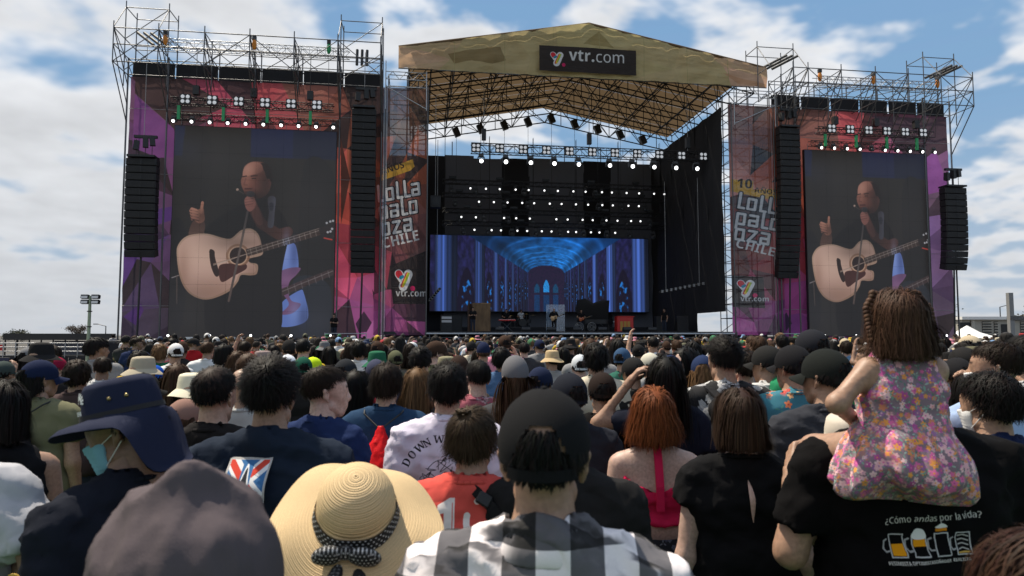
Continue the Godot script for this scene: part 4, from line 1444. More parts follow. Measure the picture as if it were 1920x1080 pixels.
func build_backline() -> void:
	var bd := sthing("wooden_board", "tall brown rounded board standing at the left of the stage", "board", Vector3(-1.7, 2.04, -5))
	part(bd, "front_panel", bevel_box(Vector3(1.35, 2.1, 0.1), 0.05), M.wood, Transform3D(Basis(), Vector3(-1.55, 3.1, -5.0)))
	part(bd, "side_panel", bevel_box(Vector3(0.5, 2.05, 0.1), 0.04), pm("dark wood", Color(0.07, 0.035, 0.02), 0.7), Transform3D(Basis(Vector3.UP, 0.9), Vector3(-2.38, 3.07, -5.22)))
	var ac := sthing("acrylic_shield", "clear acrylic shield standing right behind the singer", "shield", Vector3(4.4, 2.04, -7))
	var gl := StandardMaterial3D.new()
	gl.resource_name = "acrylic"
	gl.albedo_color = Color(0.75, 0.85, 0.95, 0.16)
	gl.roughness = 0.05
	gl.transparency = BaseMaterial3D.TRANSPARENCY_ALPHA
	block(ac, "pane", Vector3(4.0, 3.1, -7.0), Vector3(0.72, 2.1, 0.02), gl)
	block(ac, "pane", Vector3(4.74, 3.1, -7.0), Vector3(0.72, 2.1, 0.02), gl)
	block(ac, "foot", Vector3(4.37, 2.07, -7.0), Vector3(1.5, 0.06, 0.3), M.black)
	# red upright cabinet with ochre panels
	var rd := sthing("red_cabinet", "bright red stage cabinet with three ochre panels", "cabinet", Vector3(9.5, 2.04, -6))
	part(rd, "body", bevel_box(Vector3(1.3, 1.15, 0.7), 0.04), M.red, Transform3D(Basis(), Vector3(9.5, 2.63, -6.0)))
	for k in 3:
		block(rd, "panel", Vector3(9.2 + k * 0.28, 2.5, -5.64), Vector3(0.22, 0.7, 0.03), M.ochre)
	block(rd, "lid", Vector3(9.55, 3.23, -6.0), Vector3(1.34, 0.05, 0.74), M.red)
	# grand piano with raised lid
	var gp := sthing("grand_piano", "black grand piano with its lid raised at stage right", "piano", Vector3(7.6, 2.04, -7.4))
	var cs := MB.new()
	var out := [Vector2(6.3, -6.9), Vector2(6.9, -6.75), Vector2(7.6, -7.1), Vector2(8.2, -6.9), Vector2(8.9, -6.9), Vector2(8.9, -8.3), Vector2(6.6, -8.3), Vector2(6.2, -7.6)]
	var ra := PackedVector3Array()
	var rb := PackedVector3Array()
	for q in out:
		ra.append(Vector3(q.x, 2.7, q.y))
		rb.append(Vector3(q.x, 3.02, q.y))
	cs.loft([ra, rb])
	part(gp, "case", cs.mesh(), M.black)
	var lid := MB.new()
	var l0 := PackedVector3Array()
	var l1 := PackedVector3Array()
	for q in out:
		var up: float = (q.y + 8.3) * 1.05
		l0.append(Vector3(q.x, 3.04 + up, -8.3 + (q.y + 8.3) * 0.35))
		l1.append(Vector3(q.x, 3.08 + up, -8.34 + (q.y + 8.3) * 0.35))
	var cen := Vector3.ZERO
	for q in l0:
		cen += q / l0.size()
	var cl := PackedVector3Array()
	for q in l0:
		cl.append(cen)
	lid.loft([cl, l0, l1, cl])
	part(gp, "lid", lid.mesh(), M.black)
	for q in [Vector2(6.7, -7.2), Vector2(8.6, -7.1), Vector2(7.6, -8.1)]:
		tube(gp, "leg", Vector3(q.x, 2.04, q.y), Vector3(q.x, 2.72, q.y), 0.06, M.black)
	block(gp, "keyboard", Vector3(8.95, 2.85, -7.6), Vector3(0.25, 0.08, 1.2), M.white)
	# keyboards and drums
	for k in 2:
		var o := Vector3(0.6, 2.04, -7.0) if k == 0 else Vector3(8.4, 2.5, -9.6)
		var kb := sthing("stage_keyboard", "slim red stage keyboard on a stand left of the singer" if k == 0 else "dark stage keyboard on a stand behind the piano", "keyboard", o, "stage keyboards")
		block(kb, "keybed", o + Vector3(0, 0.9, 0), Vector3(1.3, 0.1, 0.35), M.red if k == 0 else M.black)
		block(kb, "keys", o + Vector3(0, 0.96, -0.06), Vector3(1.2, 0.025, 0.16), M.white)
		for e in [-0.45, 0.45]:
			tube(kb, "leg", o + Vector3(e, 0, 0.15), o + Vector3(-e, 0.86, -0.1), 0.02, M.steel)
	var dr := sthing("drum_kit", "dark drum kit with cymbals left of the singer", "drum kit", Vector3(2.2, 2.46, -9.8))
	for q in [[Vector3(2.2, 2.8, -9.5), 0.32, true], [Vector3(1.6, 2.95, -9.7), 0.18, false], [Vector3(2.7, 2.9, -9.8), 0.22, false], [Vector3(1.9, 3.05, -9.9), 0.16, false]]:
		var b := MB.new()
		var h := Vector3(0, 0, 0.2) if q[2] else Vector3(0, 0.14, 0)
		b.tube(q[0] - h, q[0] + h, q[1], q[1], 16)
		part(dr, "drum", b.mesh(), M.black)
		tube(dr, "stand", Vector3(q[0].x, 2.46, q[0].z), q[0], 0.02, M.steel)
	for q in [Vector3(1.3, 3.35, -9.9), Vector3(3.1, 3.4, -9.9), Vector3(2.6, 3.5, -10.1)]:
		var b := MB.new()
		b.tube(q, q + Vector3(0, 0.03, 0), 0.26, 0.05, 16)
		part(dr, "cymbal", b.mesh(), pm("bronze", Color(0.45, 0.32, 0.12), 0.3, 0.9))
		tube(dr, "stand", Vector3(q.x, 2.46, q.z), q, 0.015, M.steel)
	# amplifiers, racks, fans, monitors
	for k in 5:
		var o: Vector3 = [Vector3(-4.1, 2.04, -4.5), Vector3(-3.3, 2.04, -6.2), Vector3(5.0, 2.46, -9.4), Vector3(12.6, 2.04, -6.5), Vector3(13.7, 2.04, -5.0)][k]
		var a := sthing("amplifier_rack", ["silver-fronted equipment rack at the far left of the stage", "black equipment rack behind the brown board", "small amplifier cabinet on the riser behind the singer", "black amplifier rack right of the red cabinet", "black equipment rack below the right side drape"][k], "amplifier", o, "stage racks")
		part(a, "case", bevel_box(Vector3(0.85, 1.2, 0.6), 0.03), M.black, Transform3D(Basis(), o + Vector3(0, 0.61, 0)))
		for e in 4:
			block(a, "rack_unit", o + Vector3(0, 0.25 + e * 0.25, 0.315), Vector3(0.7, 0.17, 0.03), M.alu if k == 0 and e > 1 else M.steel_dark)
	for k in 2:
		var o := Vector3(5.75 + k * 0.95, 2.04, -5.0)
		var f := sthing("floor_fan", "round metal floor fan on the stage, %s of the pair" % ["left", "right"][k], "fan", o, "stage fans")
		var c := o + Vector3(0, 0.38, 0)
		for q in 3:
			var rr := 0.12 + 0.10 * q
			var b := MB.new()
			for e in 18:
				var ta := TAU * e / 18
				var tb := TAU * (e + 1) / 18
				b.tube(c + Vector3(cos(ta), sin(ta), 0) * rr, c + Vector3(cos(tb), sin(tb), 0) * rr, 0.012, -1, 4, false)
			part(f, "guard_ring", b.mesh(), M.alu)
		for e in 4:
			block(f, "blade", c + Vector3(cos(e * PI / 2), sin(e * PI / 2), -0.05) * 0.15, Vector3(0.2, 0.09, 0.01), M.steel, Vector3(0.3, 0, e * PI / 2))
		tube(f, "stand", o, o + Vector3(0, 0.1, 0), 0.1, M.black)
	for k in 7:
		var o := Vector3(-0.6 + k * 1.8, 2.04, -1.8)
		var w := sthing("monitor_wedge", "black wedge monitor near the stage edge, %s from left" % ORD[k], "speaker", o, "monitor wedges")
		var b := MB.new()
		var ra2 := PackedVector3Array([Vector3(-0.3, 0, 0.2), Vector3(-0.3, 0, -0.2), Vector3(-0.3, 0.34, -0.05), Vector3(-0.3, 0.3, 0.15)])
		var rb2 := PackedVector3Array()
		for q in ra2:
			rb2.append(q + Vector3(0.6, 0, 0))
		b.loft([ra2, rb2])
		part(w, "cabinet", b.mesh(), M.black, Transform3D(Basis(), o))
		block(w, "grille", o + Vector3(0, 0.2, -0.14), Vector3(0.5, 0.26, 0.02), M.steel_dark, Vector3(0.5, 0, 0))
	var ms := sthing("microphone_stand", "thin microphone stand in front of the singer", "microphone", Vector3(4.05, 2.04, -5.5))
	tube(ms, "pole", Vector3(4.05, 2.04, -5.5), Vector3(4.05, 3.5, -5.5), 0.015, M.black)
	tube(ms, "microphone", Vector3(4.05, 3.5, -5.5), Vector3(4.05, 3.6, -5.62), 0.03, M.steel)

# ------------------------------------------------------------------ beside and behind the stage
func tree(at: Vector3, h: float, w: float, c: Color, label: String, seed_: int) -> void:
	var t := thing("tree", label, "tree", at, 0.0, "trees on the horizon")
	var g := RandomNumberGenerator.new()
	g.seed = seed_
	var b := MB.new()
	b.tube(Vector3.ZERO, Vector3(0.1, h * 0.5, 0), 0.22, 0.13, 8)
	var tips := []
	for k in 9:
		var a := k * 2.4
		var tip := Vector3(cos(a) * w * g.randf_range(0.2, 0.42), h * g.randf_range(0.55, 0.92), sin(a) * w * g.randf_range(0.2, 0.42))
		b.tube(Vector3(0.1, h * g.randf_range(0.3, 0.5), 0), tip, 0.09, 0.02, 5)
		tips.append(tip)
	part(t, "trunk", b.mesh(), pm("bark", Color(0.07, 0.05, 0.035), 0.95))
	var l := MB.new()
	for k in 1500:
		var o: Vector3 = tips[k % 9] + Vector3(g.randfn(), g.randfn() * 0.7, g.randfn()) * w * 0.11
		var u := Vector3(g.randfn(), g.randfn(), g.randfn()).normalized() * w * 0.035
		var v := u.cross(Vector3(g.randfn(), g.randfn(), g.randfn())).normalized() * w * 0.022
		var s := g.randf_range(0.6, 1.35)
		l.col = Color(c.r * s, c.g * s, c.b * s)
		l.quad(o - u, o - v, o + u, o + v)
	var m := pm("leaves", Color(1, 1, 1), 0.8)
	m.vertex_color_use_as_albedo = true
	m.backlight_enabled = true
	m.backlight = Color(0.12, 0.14, 0.05)
	part(t, "crown", l.mesh(), m)

func build_surroundings() -> void:
	# viewing platform at the left with a black canopy
	var z := -46.0
	var p := thing("viewing_platform", "low platform with black canopy and silver railings left of the stage", "platform", Vector3(-30, 0, z))
	base[p] = Vector3(-30, 0, z)
	block(p, "canopy", Vector3(-30.3, 1.70, z), Vector3(5.6, 0.42, 3.0), M.black)
	for k in 8:
		tube(p, "canopy_post", Vector3(-33.0 + k * 0.78, 0, z + 1.4), Vector3(-33.0 + k * 0.78, 1.5, z + 1.4), 0.045, M.steel_dark)
	block(p, "deck", Vector3(-30, 0.45, z + 0.2), Vector3(7.8, 0.12, 4.2), M.steel_dark)
	for k in 7:
		block(p, "skirt_panel", Vector3(-33.3 + k * 1.12, 0.2, z + 2.3), Vector3(1.08, 0.38, 0.04), M.black_cloth)
	for k in 4:
		block(p, "back_panel", Vector3(-29.6 + k * 0.95, 0.98, z + 1.0), Vector3(0.92, 0.9, 0.04), M.grey_cloth)
	for y in [0.78, 1.05, 1.30]:
		tube(p, "rail", Vector3(-34.0, y, z + 2.35), Vector3(-26.1, y, z + 2.35), 0.03, M.alu)
	for k in 11:
		tube(p, "rail_post", Vector3(-34.0 + k * 0.79, 0.4, z + 2.35), Vector3(-34.0 + k * 0.79, 1.34, z + 2.35), 0.03, M.alu)
	# fence and red banner
	var f := thing("site_fence", "silver picket fence with a red sponsor banner at the left edge", "fence", Vector3(-35.5, 0, -45))
	base[f] = Vector3(-35.5, 0, -45)
	for k in 16:
		tube(f, "picket", Vector3(-39.5 + k * 0.42, 0, -44.4), Vector3(-39.5 + k * 0.42, 1.45, -44.4), 0.03, M.alu)
	tube(f, "rail", Vector3(-39.6, 1.2, -44.4), Vector3(-33.1, 1.2, -44.4), 0.025, M.alu)
	tube(f, "rail", Vector3(-39.6, 0.4, -44.4), Vector3(-33.1, 0.4, -44.4), 0.025, M.alu)
	block(f, "banner", Vector3(-34.1, 0.99, -44.3), Vector3(2.4, 0.40, 0.02), M.red)
	block(f, "banner_lettering", Vector3(-33.8, 0.99, -44.28), Vector3(0.9, 0.16, 0.02), M.white)
	# lamp mast
	var l := thing("lamp_mast", "pale green lamp mast with four dark floodlights left of the stage", "lamp", Vector3(-24.75, 0, -40))
	var b := MB.new()
	b.tube(Vector3(0, 0, 0), Vector3(0, 4.1, 0), 0.11, 0.075, 12)
	part(l, "pole", b.mesh(), pm("pale green paint", Color(0.30, 0.36, 0.24), 0.6))
	for k in 4:
		var at := Vector3(-0.26 + 0.62 * (k % 2), 4.05 - 0.30 * (k / 2), 0.05)
		part(l, "floodlight", BOX, M.black, Transform3D(Basis(Vector3.RIGHT, -0.25) * Basis.from_scale(Vector3(0.44, 0.22, 0.2)), at))
		part(l, "floodlight_glass", BOX, M.alu, Transform3D(Basis(Vector3.RIGHT, -0.25) * Basis.from_scale(Vector3(0.38, 0.15, 0.01)), at + Vector3(0, -0.02, 0.11)))
	for k in 3:
		part(l, "clamp", BOX, M.black, Transform3D(Basis.from_scale(Vector3(0.2, 0.06, 0.2)), Vector3(0, 1.4 + k * 0.9, 0)))
	part(l, "cross_bar", CYL, M.black, along(Vector3(-0.45, 4.0, 0), Vector3(0.6, 4.0, 0), 0.03))
	var pr := person_at(Vector3(-26.6, 0.12, -45.6), 1.72, {"cell": 0.024, "label": "person in white shirt standing by the platform left of the stage", "skin": 1, "hair": ["mop", "black", 0.42, 0], "shirt": {"col": Color(0.5, 0.5, 0.5)}, "turn": 1.2})
	# street lamps far off
	for k in 2:
		var s := thing("street_lamp", ["thin street lamp far left behind the platform", "thin street lamp far right above the white building"][k], "lamp", Vector3(-59.4 if k == 0 else 71.5, 0, -100), 0.0, "street lamps")
		var h := 3.4 if k == 0 else 6.2
		part(s, "pole", CYL, M.steel, along(Vector3(0, 0, 0), Vector3(0, h - 0.3, 0), 0.07))
		part(s, "arm", CYL, M.steel, along(Vector3(0, h - 0.3, 0), Vector3(-1.2 if k == 0 else 1.2, h, 0), 0.05))
		part(s, "lamp_head", BOX, M.steel, Transform3D(Basis.from_scale(Vector3(0.6, 0.12, 0.25)), Vector3(-1.5 if k == 0 else 1.5, h, 0)))
	# white service building at the right
	var w := thing("service_building", "low white building with louvred bays and a dark doorway", "building", Vector3(58, 0, -75))
	base[w] = Vector3(58, 0, -75)
	var wall := pm("cream render", Color(0.50, 0.48, 0.42), 0.85)
	wall.albedo_texture = noise_tex(0.012, 61, false, 1.0, 256, 0.78, 1.0)
	wall.uv1_triplanar = true
	wall.uv1_scale = Vector3(0.2, 0.2, 0.2)
	block(w, "wall", Vector3(58.5, 1.75, -77), Vector3(18.0, 3.5, 3.6), wall)
	block(w, "roof_edge", Vector3(58.5, 3.66, -76.9), Vector3(18.4, 0.32, 4.2), M.white)
	for q in [50.6, 55.0, 59.5]:
		block(w, "pier", Vector3(q, 1.9, -75.15), Vector3(0.35, 3.8, 0.3), wall)
	for bay in [[52.2, 1.0], [53.2, 0.4], [56.4, 1.0], [58.0, 0.8]]:
		block(w, "louvre_recess", Vector3(bay[0], 2.1, -75.17), Vector3(bay[1], 2.4, 0.06), M.black)
		for e in 8:
			block(w, "louvre", Vector3(bay[0], 1.05 + e * 0.3, -75.1), Vector3(bay[1], 0.14, 0.08), wall, Vector3(0.5, 0, 0))
	block(w, "doorway", Vector3(54.25, 1.5, -75.17), Vector3(0.95, 3.0, 0.06), M.black)
	block(w, "window", Vector3(49.9, 2.4, -75.17), Vector3(1.3, 1.6, 0.06), M.steel_dark)
	var t := thing("white_tent", "small white peaked tent right of the stage", "tent", Vector3(40.6, 0, -61))
	var c := MB.new()
	var r0 := PackedVector3Array([Vector3(-1.7, 1.55, 1.7), Vector3(1.7, 1.55, 1.7), Vector3(1.7, 1.55, -1.7), Vector3(-1.7, 1.55, -1.7)])
	var r1 := PackedVector3Array()
	var r2 := PackedVector3Array()
	for q in r0:
		r1.append(Vector3(q.x * 0.4, 2.05, q.z * 0.4))
		r2.append(Vector3(q.x * 0.02, 2.65, q.z * 0.02))
	c.loft([r2, r1, r0])
	part(t, "canopy", c.mesh(), M.white)
	for q in r0:
		part(t, "leg", CYL, M.alu, along(Vector3(q.x, 0, q.z), q, 0.04))
	var pl := thing("concrete_post", "thick grey post with bracket at the right edge", "post", Vector3(36.5, 0, -50))
	part(pl, "shaft", BOX, pm("grey post", Color(0.22, 0.22, 0.22), 0.8), Transform3D(Basis.from_scale(Vector3(0.32, 4.9, 0.32)), Vector3(0, 2.45, 0)))
	part(pl, "bracket", BOX, M.steel, Transform3D(Basis.from_scale(Vector3(0.9, 0.3, 0.4)), Vector3(0.3, 3.05, 0)))
	part(pl, "beam", BOX, M.steel, Transform3D(Basis.from_scale(Vector3(4.0, 0.28, 0.25)), Vector3(2.4, 3.0, 0)))
	tree(Vector3(-81, 0, -112), 2.4, 3.4, Color(0.06, 0.062, 0.035), "round grey-green tree far left behind the fence", 3)
	tree(Vector3(-77, 0, -121), 3.6, 3.0, Color(0.09, 0.065, 0.045), "brownish tree above the black canopy far left", 5)
	tree(Vector3(57.5, 0, -92), 7.0, 4.0, Color(0.05, 0.062, 0.035), "dark tree just right of the stage wing", 7)
	tree(Vector3(76, 0, -100), 6.0, 4.6, Color(0.10, 0.085, 0.05), "dry tree behind the white building at right edge", 9)
	tree(Vector3(42.5, 0, -68), 3.2, 2.2, Color(0.07, 0.07, 0.02), "small yellow-green tree behind the white tent", 12)

# ------------------------------------------------------------------ bodies: a field of tapered bones, meshed as surface nets
# bone: [a, b, radius a, radius b, z squeeze, flat end]
func field_mesh(bones: Array, subs: Array, cuts: Array, cell: float, k: float) -> MB:
	var lo := Vector3(1e9, 1e9, 1e9)
	var hi := -lo
	for b in bones:
		for e in 2:
			var r: float = b[2 + e] + k * 0.5 + cell * 2.0
			lo = lo.min(b[e] - Vector3(r, r, r))
			hi = hi.max(b[e] + Vector3(r, r, r))
	var nx := int((hi.x - lo.x) / cell) + 2
	var ny := int((hi.y - lo.y) / cell) + 2
	var nz := int((hi.z - lo.z) / cell) + 2
	var g := PackedFloat32Array()
	g.resize(nx * ny * nz)
	g.fill(0.5)
	for pass_ in 2:
		for b in (bones if pass_ == 0 else subs):
			var a: Vector3 = b[0]
			var e: Vector3 = b[1]
			var ra: float = b[2]
			var rb: float = b[3]
			var zs: float = b[4] if b.size() > 4 else 1.0
			var cut: bool = b[5] if b.size() > 5 else false
			var m := maxf(ra, rb) + k + cell * 2.0
			var x0 := maxi(0, int((minf(a.x, e.x) - m - lo.x) / cell))
			var x1 := mini(nx - 1, int((maxf(a.x, e.x) + m - lo.x) / cell) + 1)
			var y0 := maxi(0, int((minf(a.y, e.y) - m - lo.y) / cell))
			var y1 := mini(ny - 1, int((maxf(a.y, e.y) + m - lo.y) / cell) + 1)
			var z0 := maxi(0, int((minf(a.z, e.z) - m - lo.z) / cell))
			var z1 := mini(nz - 1, int((maxf(a.z, e.z) + m - lo.z) / cell) + 1)
			var bx := e.x - a.x
			var by := e.y - a.y
			var bz := (e.z - a.z) * zs
			var inv := 1.0 / maxf(bx * bx + by * by + bz * bz, 1e-8)
			var dr := rb - ra
			var len := sqrt(bx * bx + by * by + bz * bz)
			for iz in range(z0, z1 + 1):
				var dz := (lo.z + iz * cell - a.z) * zs
				for iy in range(y0, y1 + 1):
					var dy := lo.y + iy * cell - a.y
					var yz := dy * by + dz * bz
					var at := (iz * ny + iy) * nx
					for ix in range(x0, x1 + 1):
						var dx := lo.x + ix * cell - a.x
						var tt := (dx * bx + yz) * inv
						var t := clampf(tt, 0.0, 1.0)
						var ex := dx - bx * t
						var ey := dy - by * t
						var ez := dz - bz * t
						var d := sqrt(ex * ex + ey * ey + ez * ez) - ra - dr * t
						if cut and tt > 1.0:
							d = maxf(d, (tt - 1.0) * len)
						var o := g[at + ix]
						if pass_ == 0:
							var h := k - absf(o - d)
							g[at + ix] = minf(o, d) if h <= 0.0 else minf(o, d) - h * h / k * 0.25
						elif -d > o:
							g[at + ix] = -d
	for c in cuts:
		var cp: Vector3 = c[0]
		var cn: Vector3 = c[1]
		for iz in nz:
			for iy in ny:
				var at := (iz * ny + iy) * nx
				var s := (lo.y + iy * cell - cp.y) * cn.y + (lo.z + iz * cell - cp.z) * cn.z
				if cn.x == 0.0:
					if s > -cell * 3.0:
						for ix in nx:
							if s > g[at + ix]:
								g[at + ix] = s
				else:
					for ix in nx:
						var d := s + (lo.x + ix * cell - cp.x) * cn.x
						if d > g[at + ix]:
							g[at + ix] = d
	# surface nets
	var mb := MB.new()
	var id := PackedInt32Array()
	id.resize(g.size())
	id.fill(-1)
	var nxy := nx * ny
	var off := PackedInt32Array([0, 1, nx, nx + 1, nxy, nxy + 1, nxy + nx, nxy + nx + 1])
	var ed := PackedInt32Array([0, 1, 2, 3, 4, 5, 6, 7, 0, 2, 1, 3, 4, 6, 5, 7, 0, 4, 1, 5, 2, 6, 3, 7])
	var far := cell * 3.2
	var ids := PackedInt32Array()
	var vs := PackedVector3Array()
	for iz in nz - 1:
		for iy in ny - 1:
			var at := (iz * ny + iy) * nx
			for ix in nx - 1:
				var q := at + ix
				var f0 := g[q]
				if f0 > far or f0 < -far:
					continue
				var neg := 0
				for w in 8:
					if g[q + off[w]] < 0.0:
						neg += 1
				if neg == 0 or neg == 8:
					continue
				var p := Vector3.ZERO
				var cnt := 0
				for w in 12:
					var a := ed[w * 2]
					var b := ed[w * 2 + 1]
					var fa := g[q + off[a]]
					var fb := g[q + off[b]]
					if (fa < 0.0) != (fb < 0.0):
						var t := fa / (fa - fb)
						p += Vector3((a & 1) + t * ((b & 1) - (a & 1)), ((a >> 1) & 1) + t * (((b >> 1) & 1) - ((a >> 1) & 1)), (a >> 2) + t * ((b >> 2) - (a >> 2)))
						cnt += 1
				id[q] = vs.size()
				vs.append(lo + (Vector3(ix, iy, iz) + p / cnt) * cell)
				ids.append(q)
	var nn := PackedVector3Array()
	nn.resize(vs.size())
	var ii := PackedInt32Array()
	var ax := PackedInt32Array([1, nx, nxy])
	for v in vs.size():
		var q := ids[v]
		var f0 := g[q] < 0.0
		for d in 3:
			if f0 == (g[q + ax[d]] < 0.0):
				continue
			var u := ax[(d + 1) % 3]
			var w := ax[(d + 2) % 3]
			if q - u - w < 0:
				continue
			var a := id[q - u - w]
			var b := id[q - w]
			var c := id[q]
			var e := id[q - u]
			if a < 0 or b < 0 or c < 0 or e < 0:
				continue
			if not f0:
				var sw := b
				b = e
				e = sw
			ii.append_array(PackedInt32Array([a, c, b, a, e, c]))
			var fn := (vs[b] - vs[a]).cross(vs[e] - vs[a]) + (vs[e] - vs[c]).cross(vs[b] - vs[c])
			nn[a] += fn
			nn[b] += fn
			nn[c] += fn
			nn[e] += fn
	for v in nn.size():
		nn[v] = nn[v].normalized()
	mb.v = vs
	mb.n = nn
	mb.i = ii
	mb.u.resize(vs.size())
	mb.c.resize(vs.size())
	mb.c.fill(Color.WHITE)
	return mb

var n_fold := FastNoiseLite.new()

func wrinkle(mb: MB, amp: float, fx: float, fy: float, seed_: float) -> void:
	for q in mb.v.size():
		var p := mb.v[q]
		var w := n_fold.get_noise_3d(p.x * fx + seed_, p.y * fy + p.x * fx * 0.5, p.z * fx)
		w = 1.0 - 2.2 * absf(w)
		mb.v[q] = p + mb.n[q] * (w - 0.55) * amp
	renormal(mb)

func renormal(mb: MB) -> void:
	var nn := PackedVector3Array()
	nn.resize(mb.v.size())
	for q in range(0, mb.i.size(), 3):
		var a := mb.i[q]
		var b := mb.i[q + 1]
		var c := mb.i[q + 2]
		var f := (mb.v[c] - mb.v[a]).cross(mb.v[b] - mb.v[a])
		nn[a] += f
		nn[b] += f
		nn[c] += f
	for q in nn.size():
		nn[q] = nn[q].normalized()
	mb.n = nn

# picture coordinates of a back print: u over 0.6 m, v over 0.75 m below the neck; the front gets the plain corner
func back_uv(mb: MB) -> void:
	for q in mb.v.size():
		mb.u[q] = Vector2(mb.v[q].x / 0.6 + 0.5, (1.5 - mb.v[q].y) / 0.75) if mb.n[q].z > -0.05 else Vector2(0.002, 0.002)

# ------------------------------------------------------------------ skeletons
# pose of an arm: [elbow, wrist] relative to the shoulder (x outwards, y up, z backwards)
const ARM := {
	"down": [[0.045, -0.29, 0.02], [0.05, -0.53, -0.04]],
	"front": [[0.06, -0.27, 0.03], [-0.06, -0.24, -0.22]],
	"cross": [[0.05, -0.27, 0.0], [-0.20, -0.22, -0.17]],
	"up": [[0.10, -0.12, -0.20], [0.02, 0.10, -0.30]],
	"high": [[0.12, 0.10, -0.20], [0.06, 0.33, -0.26]],
	"akimbo": [[0.13, -0.19, 0.05], [-0.07, -0.24, -0.14]],
	"side": [[0.16, -0.24, 0.06], [0.02, -0.36, -0.12]],
	"head": [[0.20, -0.02, -0.04], [0.03, 0.20, -0.02]],
	"play": [[0.12, -0.25, 0.03], [0.04, -0.28, -0.20]],
	"hold": [[0.08, -0.25, -0.03], [0.0, -0.06, -0.20]],
}

func joints(female: bool, wd: float, al: String, ar: String) -> Dictionary:
	var j := {}
	var sw := (0.162 if female else 0.187) * wd
	for s in [-1.0, 1.0]:
		var k := "l" if s < 0 else "r"
		var arm: Array = ARM[al if s < 0 else ar]
		var sh := Vector3(s * sw, 1.385, 0.012)
		j["sh" + k] = sh
		j["el" + k] = sh + Vector3(s * arm[0][0], arm[0][1], arm[0][2])
		j["wr" + k] = sh + Vector3(s * arm[1][0], arm[1][1], arm[1][2])
		j["hip" + k] = Vector3(s * 0.09 * wd, 0.90, 0.01)
		j["kn" + k] = Vector3(s * 0.10, 0.49, -0.012)
		j["an" + k] = Vector3(s * 0.105, 0.085, 0.02)
	return j

func torso_bones(female: bool, wd: float, inf: float, loose: float) -> Array:
	var f := 0.90 if female else 1.0
	var zs := 1.12
	var o := []
	o.append([Vector3(-0.075 * wd, 0.95, 0.01), Vector3(0.075 * wd, 0.95, 0.01), 0.112 * sqrt(wd) + inf + loose * 0.7, 0.112 * sqrt(wd) + inf + loose * 0.7, zs])
	o.append([Vector3(-0.055 * f * wd, 1.10, 0), Vector3(0.055 * f * wd, 1.10, 0), 0.102 * f * wd + inf + loose, 0.102 * f * wd + inf + loose, zs])
	o.append([Vector3(-0.080 * f * wd, 1.28, 0.004), Vector3(0.080 * f * wd, 1.28, 0.004), 0.108 * f * sqrt(wd) + inf + loose * 0.4, 0.108 * f * sqrt(wd) + inf + loose * 0.4, zs])
	o.append([Vector3(-0.115 * f * wd, 1.372, 0.016), Vector3(0.115 * f * wd, 1.372, 0.016), 0.070 * f + inf, 0.070 * f + inf])
	for s in [-1.0, 1.0]:
		o.append([Vector3(0, 1.455, 0.022), Vector3(s * 0.15 * f * wd, 1.405, 0.016), 0.052 * f + inf, 0.044 * f + inf])
	return o

func arm_bones(j: Dictionary, female: bool, inf: float, upto: float, cut: bool) -> Array:
	var f := 0.86 if female else 1.0
	var o := []
	for k in ["l", "r"]:
		var sh: Vector3 = j["sh" + k]
		var el: Vector3 = j["el" + k]
		var wr: Vector3 = j["wr" + k]
		if upto < 1.0:
			o.append([sh, sh.lerp(el, upto), 0.053 * f + inf, lerpf(0.053, 0.042, upto) * f + inf * 1.25, 1.0, cut])
		else:
			o.append([sh, el, 0.053 * f + inf, 0.041 * f + inf])
			o.append([el, el.lerp(wr, upto - 1.0), 0.041 * f + inf, 0.029 * f + inf, 1.0, cut])
	return o

func leg_bones(j: Dictionary, wd: float, inf: float) -> Array:
	var o := []
	for k in ["l", "r"]:
		o.append([j["hip" + k], j["kn" + k], 0.085 * sqrt(wd) + inf, 0.055 + inf])
		o.append([j["kn" + k], j["an" + k], 0.055 + inf, 0.040 + inf * 1.4, 1.0, inf > 0.0])
	return o

func foot_bones(j: Dictionary, inf: float) -> Array:
	var o := []
	for k in ["l", "r"]:
		var a: Vector3 = j["an" + k]
		o.append([Vector3(a.x, 0.045, a.z + 0.03), Vector3(a.x * 1.15, 0.035, a.z - 0.15), 0.042 + inf, 0.034 + inf])
	return o

# ------------------------------------------------------------------ meshes made on all cores: ask with later(), make with flush()
var mx := Mutex.new()
var jobs := []
var job_at := {}
var job_out := []
var job_mesh := {}
var waiting := []

func want(key: String, what: String, args: Array) -> String:
	if not job_at.has(key):
		job_at[key] = true
		jobs.append([key, what, args])
	return key

func later(parent: Node, called: String, key: String, m: Material, xf := Transform3D()) -> MeshInstance3D:
	var o := part(parent, called, null, m, xf)
	waiting.append([o, key])
	return o

func run_job(q: int) -> void:
	var a: Array = jobs[q][2]
	var r: MB
	match jobs[q][1]:
		"figure": r = figure_mb(a[0], a[1])
		"shirt": r = shirt_mb(a[0], a[1], a[2], a[3], a[4], a[5], a[6])
		"trousers": r = trousers_mb(a[0], a[1])
		"hair": r = hair_mb(a[0], a[1])
	mx.lock()
	job_out[q] = r
	mx.unlock()

func flush() -> void:
	job_out = []
	job_out.resize(jobs.size())
	if jobs.size() > 0:
		var id := WorkerThreadPool.add_group_task(run_job, jobs.size())
		WorkerThreadPool.wait_for_group_task_completion(id)
	for q in jobs.size():
		job_mesh[jobs[q][0]] = job_out[q].mesh()
	jobs = []
	job_out = []
	for w in waiting:
		w[0].mesh = job_mesh[w[1]]
	waiting = []

# ------------------------------------------------------------------ heads and hands (own fine grids)
var heads := {}
var hands := {}

